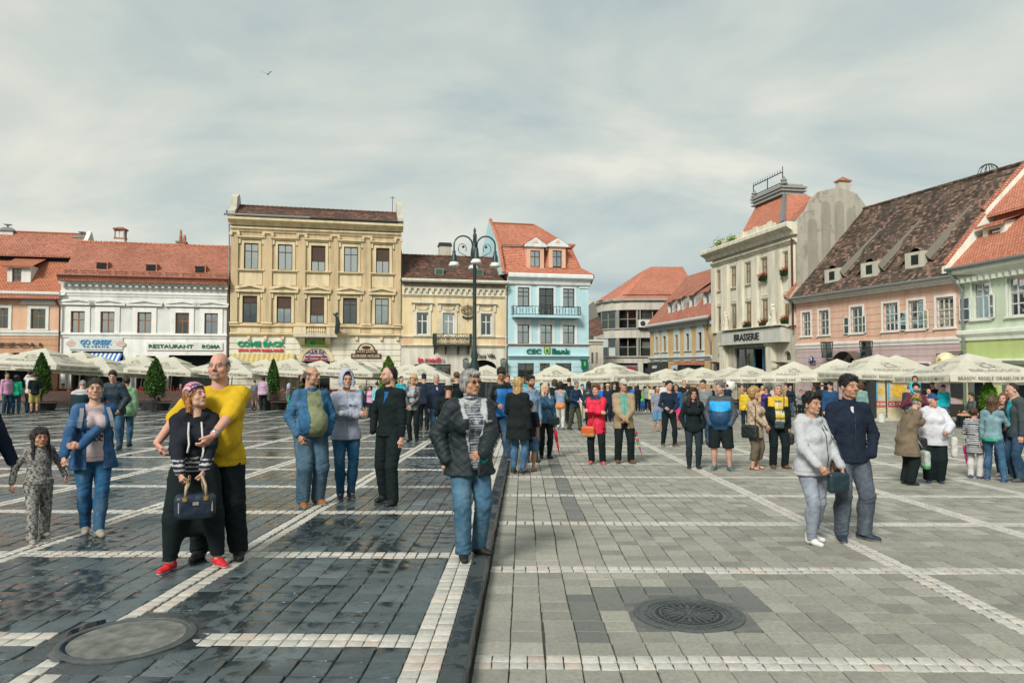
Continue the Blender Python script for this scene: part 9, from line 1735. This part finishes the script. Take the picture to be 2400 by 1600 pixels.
cr(1740, 972, 896, 175, TAN, DJEAN, 'bald', 'dark', 'balding man in tan coat seen from behind'); cr(1748, 1006, 910, 180, (.55, .38, .03), NAVY, 'short', 'auburn', 'person in yellow jacket behind the blonde cardigan woman', off=.03); cr(1788, 978, 904, 10, (.5, .3, .1), DJEAN, 'long', 'blond', 'woman in orange top with blond hair behind the sunglasses woman', f=True); cr(1797, 1000, 907, -8, (.06, .03, .16), DJEAN, 'bob', 'black', 'dark haired woman with sunglasses and violet scarf', f=True, glasses=((.02, .02, .02), True)); cr(1843, 976, 896, 200, TAN, BLK, 'short', 'brown', 'person in brown top taking a picture', arms=('phone', 'phone')); cr(1853, 977, 902, 30, NAVY, JEAN2, 'pony', 'black', 'woman in navy sweater and pale jeans by the terrace', f=True, arms=('side', 'bend')); cr(1878, 978, 913, 0, GRY, BLK, 'bob', 'dark', 'dark haired woman in grey near the mauve wall', f=True); cr(1908, 990, 907, 175, (.2, .16, .12), BLK, 'short', 'auburn', 'man in brown jacket from behind, left of the navy suit man'); cr(1928, 990, 897, 178, NAVY, BLK, 'bald', 'brown', 'balding man in dark navy suit from behind'); cr(1947, 1024, 895, 20, (.02, .06, .14), DJEAN, 'crew', 'grey', 'man in royal blue windbreaker and black cap behind the couple', hat=('cap', BLK), b=1.15, off=.024)
cr(2019, 1012, 897, 165, (.16, .26, .25), BLK, 'curly', 'brown', 'bearded man in sea green jacket seen from behind', b=1.05); cr(2045, 985, 912, 160, BLK, BLK, 'short', 'black', 'person in black by the ice cream stand'); cr(2133, 1010, 902, 170, (.03, .045, .06), DJEAN, 'crew', 'dgrey', 'man in slate blue jacket behind the man with toddler', off=.024); cr(2178, 1004, 911, 30, (.45, .3, .25), GRY, 'none', 'dark', 'bald man in peach shirt between father and turquoise walker', skin='pink'); cr(2188, 992, 895, -40, BLK, BLK, 'crew', 'dark', 'shaven man in black and grey jacket looking down', hp=20); cr(2213, 998, 902, 4, (.01, .36, .44), JEAN, 'short', 'black', 'dark haired walker in bright turquoise jacket and jeans', feet=((-.05, .1, 0), (.06, -.1, 10)), hat=('beanie', (.02, .02, .025)))
for px, D, rz, tc, hr, hc, lb in((2246, 27.2, -60, (.07, .085, .085), 'short', 'black', 'man in grey shirt sitting at the table under the largest parasol'), (2375, 26.6, 80, CRM, 'bob', 'blond', 'blonde person sitting at the table near the picture edge'), (1882, 37.8, 50, BLK, 'bob', 'dark', 'woman in black sitting before the mauve wall'), (168, 41.5, 40, BLK, 'short', 'black', 'man in black sitting left of the denim shirt woman'), (438, 42.8, 20, NAVY, 'crew', 'dark', 'man in navy sitting left of the bald man')):
 p=at_depth(px, 858, D); h_=1.72; person(0, 0, 0, rz, lb, D_(c=tc, hem=.47), BP, SHB, hr, hc, 'tan', H=h_, loc=(p.x, p.y-.75, gz(p.x, p.y-.75)), feet=((-.07, -.25, 0), (.07, -.25, 0)), zd=.40, arms=('bend', 'bend'))
 # -- carried things and small details of the foreground people
M_ROPE=plain('white_cord', (.5, .5, .48), .8); P2=(p_wom, Jw); k_=Jw['H']/1.52
hb=bag(P2, 'handbag', 'navy leather handbag with beige rope handles held by the headscarf woman', (.0, -.31, .56), (.15, .065, .10), (.012, .022, .04), [], r=.05, cat='handbag')
for sx in(-1, 1):MB().tube([(sx*.075, -.35, .63), (sx*.07, -.36, .72), (sx*.045, -.34, .80), (sx*.05, -.30, .73), (sx*.07, -.28, .64)], .011, 6).build('handle', plain('beige_rope', (.42, .33, .22), .7), hb, True); MB().tube([(sx*.075, -.372, .64), (sx*.075, -.372, .61)], [.02, .02], 10).build('ring', plain('gold_ring', (.4, .28, .1), .3, .5, .6), hb); MB().tube([(sx*.12, -.37, .60), (sx*.12, -.375, .52)], .005, 5).build('zip', plain('zip_metal', (.45, .45, .43), .3, .5, .6), hb)
MB().box(-.022, .022, -.382, -.372, .575, .60).build('clasp', plain('silver_clasp', (.45, .46, .46), .3, .5, .6), hb)
def surf_y(root, x, z):
 ys=[]
 for c in root.children:
  if c.name.split('.')[0] in('top', 'jacket', 'shirt'):
   V=np.empty(len(c.data.vertices)*3, np.float32); c.data.vertices.foreach_get('co', V); V=V.reshape(-1, 3); m=(np.abs(V[:, 0]-x)<.03)&(np.abs(V[:, 2]-z)<.03)
   if m.any():ys.append(V[m, 1].min())
 return min(ys) if ys else-.12
def cords(root, J, pts, mat=M_ROPE, r=.006, name='drawstring'):
 for p in pts:MB().tube([(x, max(-.24, surf_y(root, x, z))-r*.7, z) for x, z in p], r, 6).build(name, mat, root, True)
cords(p_wom, Jw, [[(-.05, 1.2), (-.055, 1.12), (-.05, 1.03), (-.06, .97)], [(.045, 1.2), (.05, 1.1), (.055, .98), (.04, .88)]], r=.0085)
cords(p_wh, Jwh, [[(.02, 1.2), (.02, 1.12), (.03, 1.0), (.035, .88), (.03, .78)]], M_WFR['dark'], .004, 'zip')
cords(p_nv, Jnv, [[(.0, 1.3), (.0, 1.15), (.0, 1.0), (.0, .86)]], M_METAL, .003, 'zip')
cords(p_gr, Jgr, [[(-.04, .75), (-.045, .72)], [(.05, .78), (.05, .74)]], M_METAL, .004, 'zip_pull')
def print_on(root, J, body, x, z, w, h, col, ry=0, name='print'):
 dg=bpy.context.evaluated_depsgraph_get(); y=-.5; best=None
 tops=[c for c in root.children if c.name.split('.')[0] in('top', 'jacket', 'shirt')]
 ys=[]
 for c in tops:
  V=np.empty(len(c.data.vertices)*3, np.float32); c.data.vertices.foreach_get('co', V); V=V.reshape(-1, 3); m=(np.abs(V[:, 0]-x)<w/2)&(np.abs(V[:, 2]-z)<h)
  if m.any():ys.append(V[m, 1].min())
 text_obj(name, body, w, h, col, T(x, (min(ys) if ys else-.15)-.004, z), root, .001, .004)
print_on(p_hd, Jhd, 'Little Mojo', 0, 1.24, .24, .045, plain('print_grey', (.05, .055, .07), .8))
print_on(p_gr, Jgr, 'SPORT', .13, 1.2, .055, .014, M_ROPE); print_on(p_child, Jc, 'mini', .07, .60, .05, .016, M_ROPE)
bp=thing_at(p_dw, 'backpack', 'grey backpack on the woman in the denim shirt', 'backpack'); F=Field((-.15, .1, .85), (.22, .32, 1.32), .014); F.rbox((.03, .2, 1.06), (.14, .075, .2), .06); V, Q=F.mesh(); me=np_mesh('body', V, Q, np.tile((.13, .14, .15), (len(V), 1))); me.materials.append(M_SHELL); link(bpy.data.objects.new('body', me), bp)
for sx in(-1, 1):
 pts=[(sx*.115, .12, 1.24), (sx*.115, .02, 1.315)]+[(sx*(.115+.01*i), max(-.2, surf_y(p_dw, sx*.115, zz))-.008, zz) for i, zz in enumerate((1.27, 1.21, 1.15, 1.09))]
 mb=MB()
 for a, b_ in zip(pts, pts[1:]):mb.quad((a[0]-.018, a[1], a[2]), (a[0]+.018, a[1], a[2]), (b_[0]+.018, b_[1], b_[2]), (b_[0]-.018, b_[1], b_[2]))
 mb.build('strap', plain('strap_grey', (.2, .21, .22), .7), bp, True)
bag((p_wh, Jwh), 'shoulder_bag', 'teal black flap bag on the grey hoodie woman', (.08, -.27, .66), (.125, .04, .10), (.012, .03, .042), [[(-.04, -.27, .76), (-.14, -.18, .86), (-.2, -.04, .95)], [(.19, -.26, .75), (.14, -.22, 1.0), (.05, -.12, 1.22)]], sr=.006)
tl=thing_at(p_gr, 'rolled_scarf', 'teal green rolled cloth under the grey haired woman\'s arm', 'scarf'); me=sdf_mesh([('cone', (.13, -.2, 1.08), (.1, -.27, .95), .036, .036), ('cone', (.1, -.27, .95), (.06, -.29, .88), .036, .03)], .012, .02); me2=np_mesh('cloth', np.array([v.co[:] for v in me.vertices]), np.array([list(p.vertices) for p in me.polygons]), np.tile((.01, .30, .30), (len(me.vertices), 1))); me2.materials.append(M_KNIT); link(bpy.data.objects.new('cloth', me2), tl)
wr=Jm['arms'][1]; w=Vector(wr[2]); d=(Vector(wr[2])-Vector(wr[1])).normalized(); wt=MB().tube([w-d*.035, w-d*.005], .036, 12).build('watch', plain('steel_watch', (.4, .41, .42), .3, .5, .7), p_man, True)
for px, D, lb in((1712, 44, 'tall white terrace lamp left of the tan coat man'), (1800, 44, 'tall white terrace lamp behind the grey haired striped man')):
 p=at_depth(px, 858, D); o=empty('terrace_lamp', (p.x, p.y, gz(p.x, p.y)), 0, lb, 'lamp'); MB().lathe([(.25, 0), (.2, .1), (.12, .5), (.1, 1.1), (.14, 1.3)], n=12).build('stand', M_WHITE_TRIM, o, True); MB().lathe([(.36, 1.3), (.24, 1.85), (.2, 1.85)], n=16).build('lamp_shade', M_WHITE_TRIM, o, True)
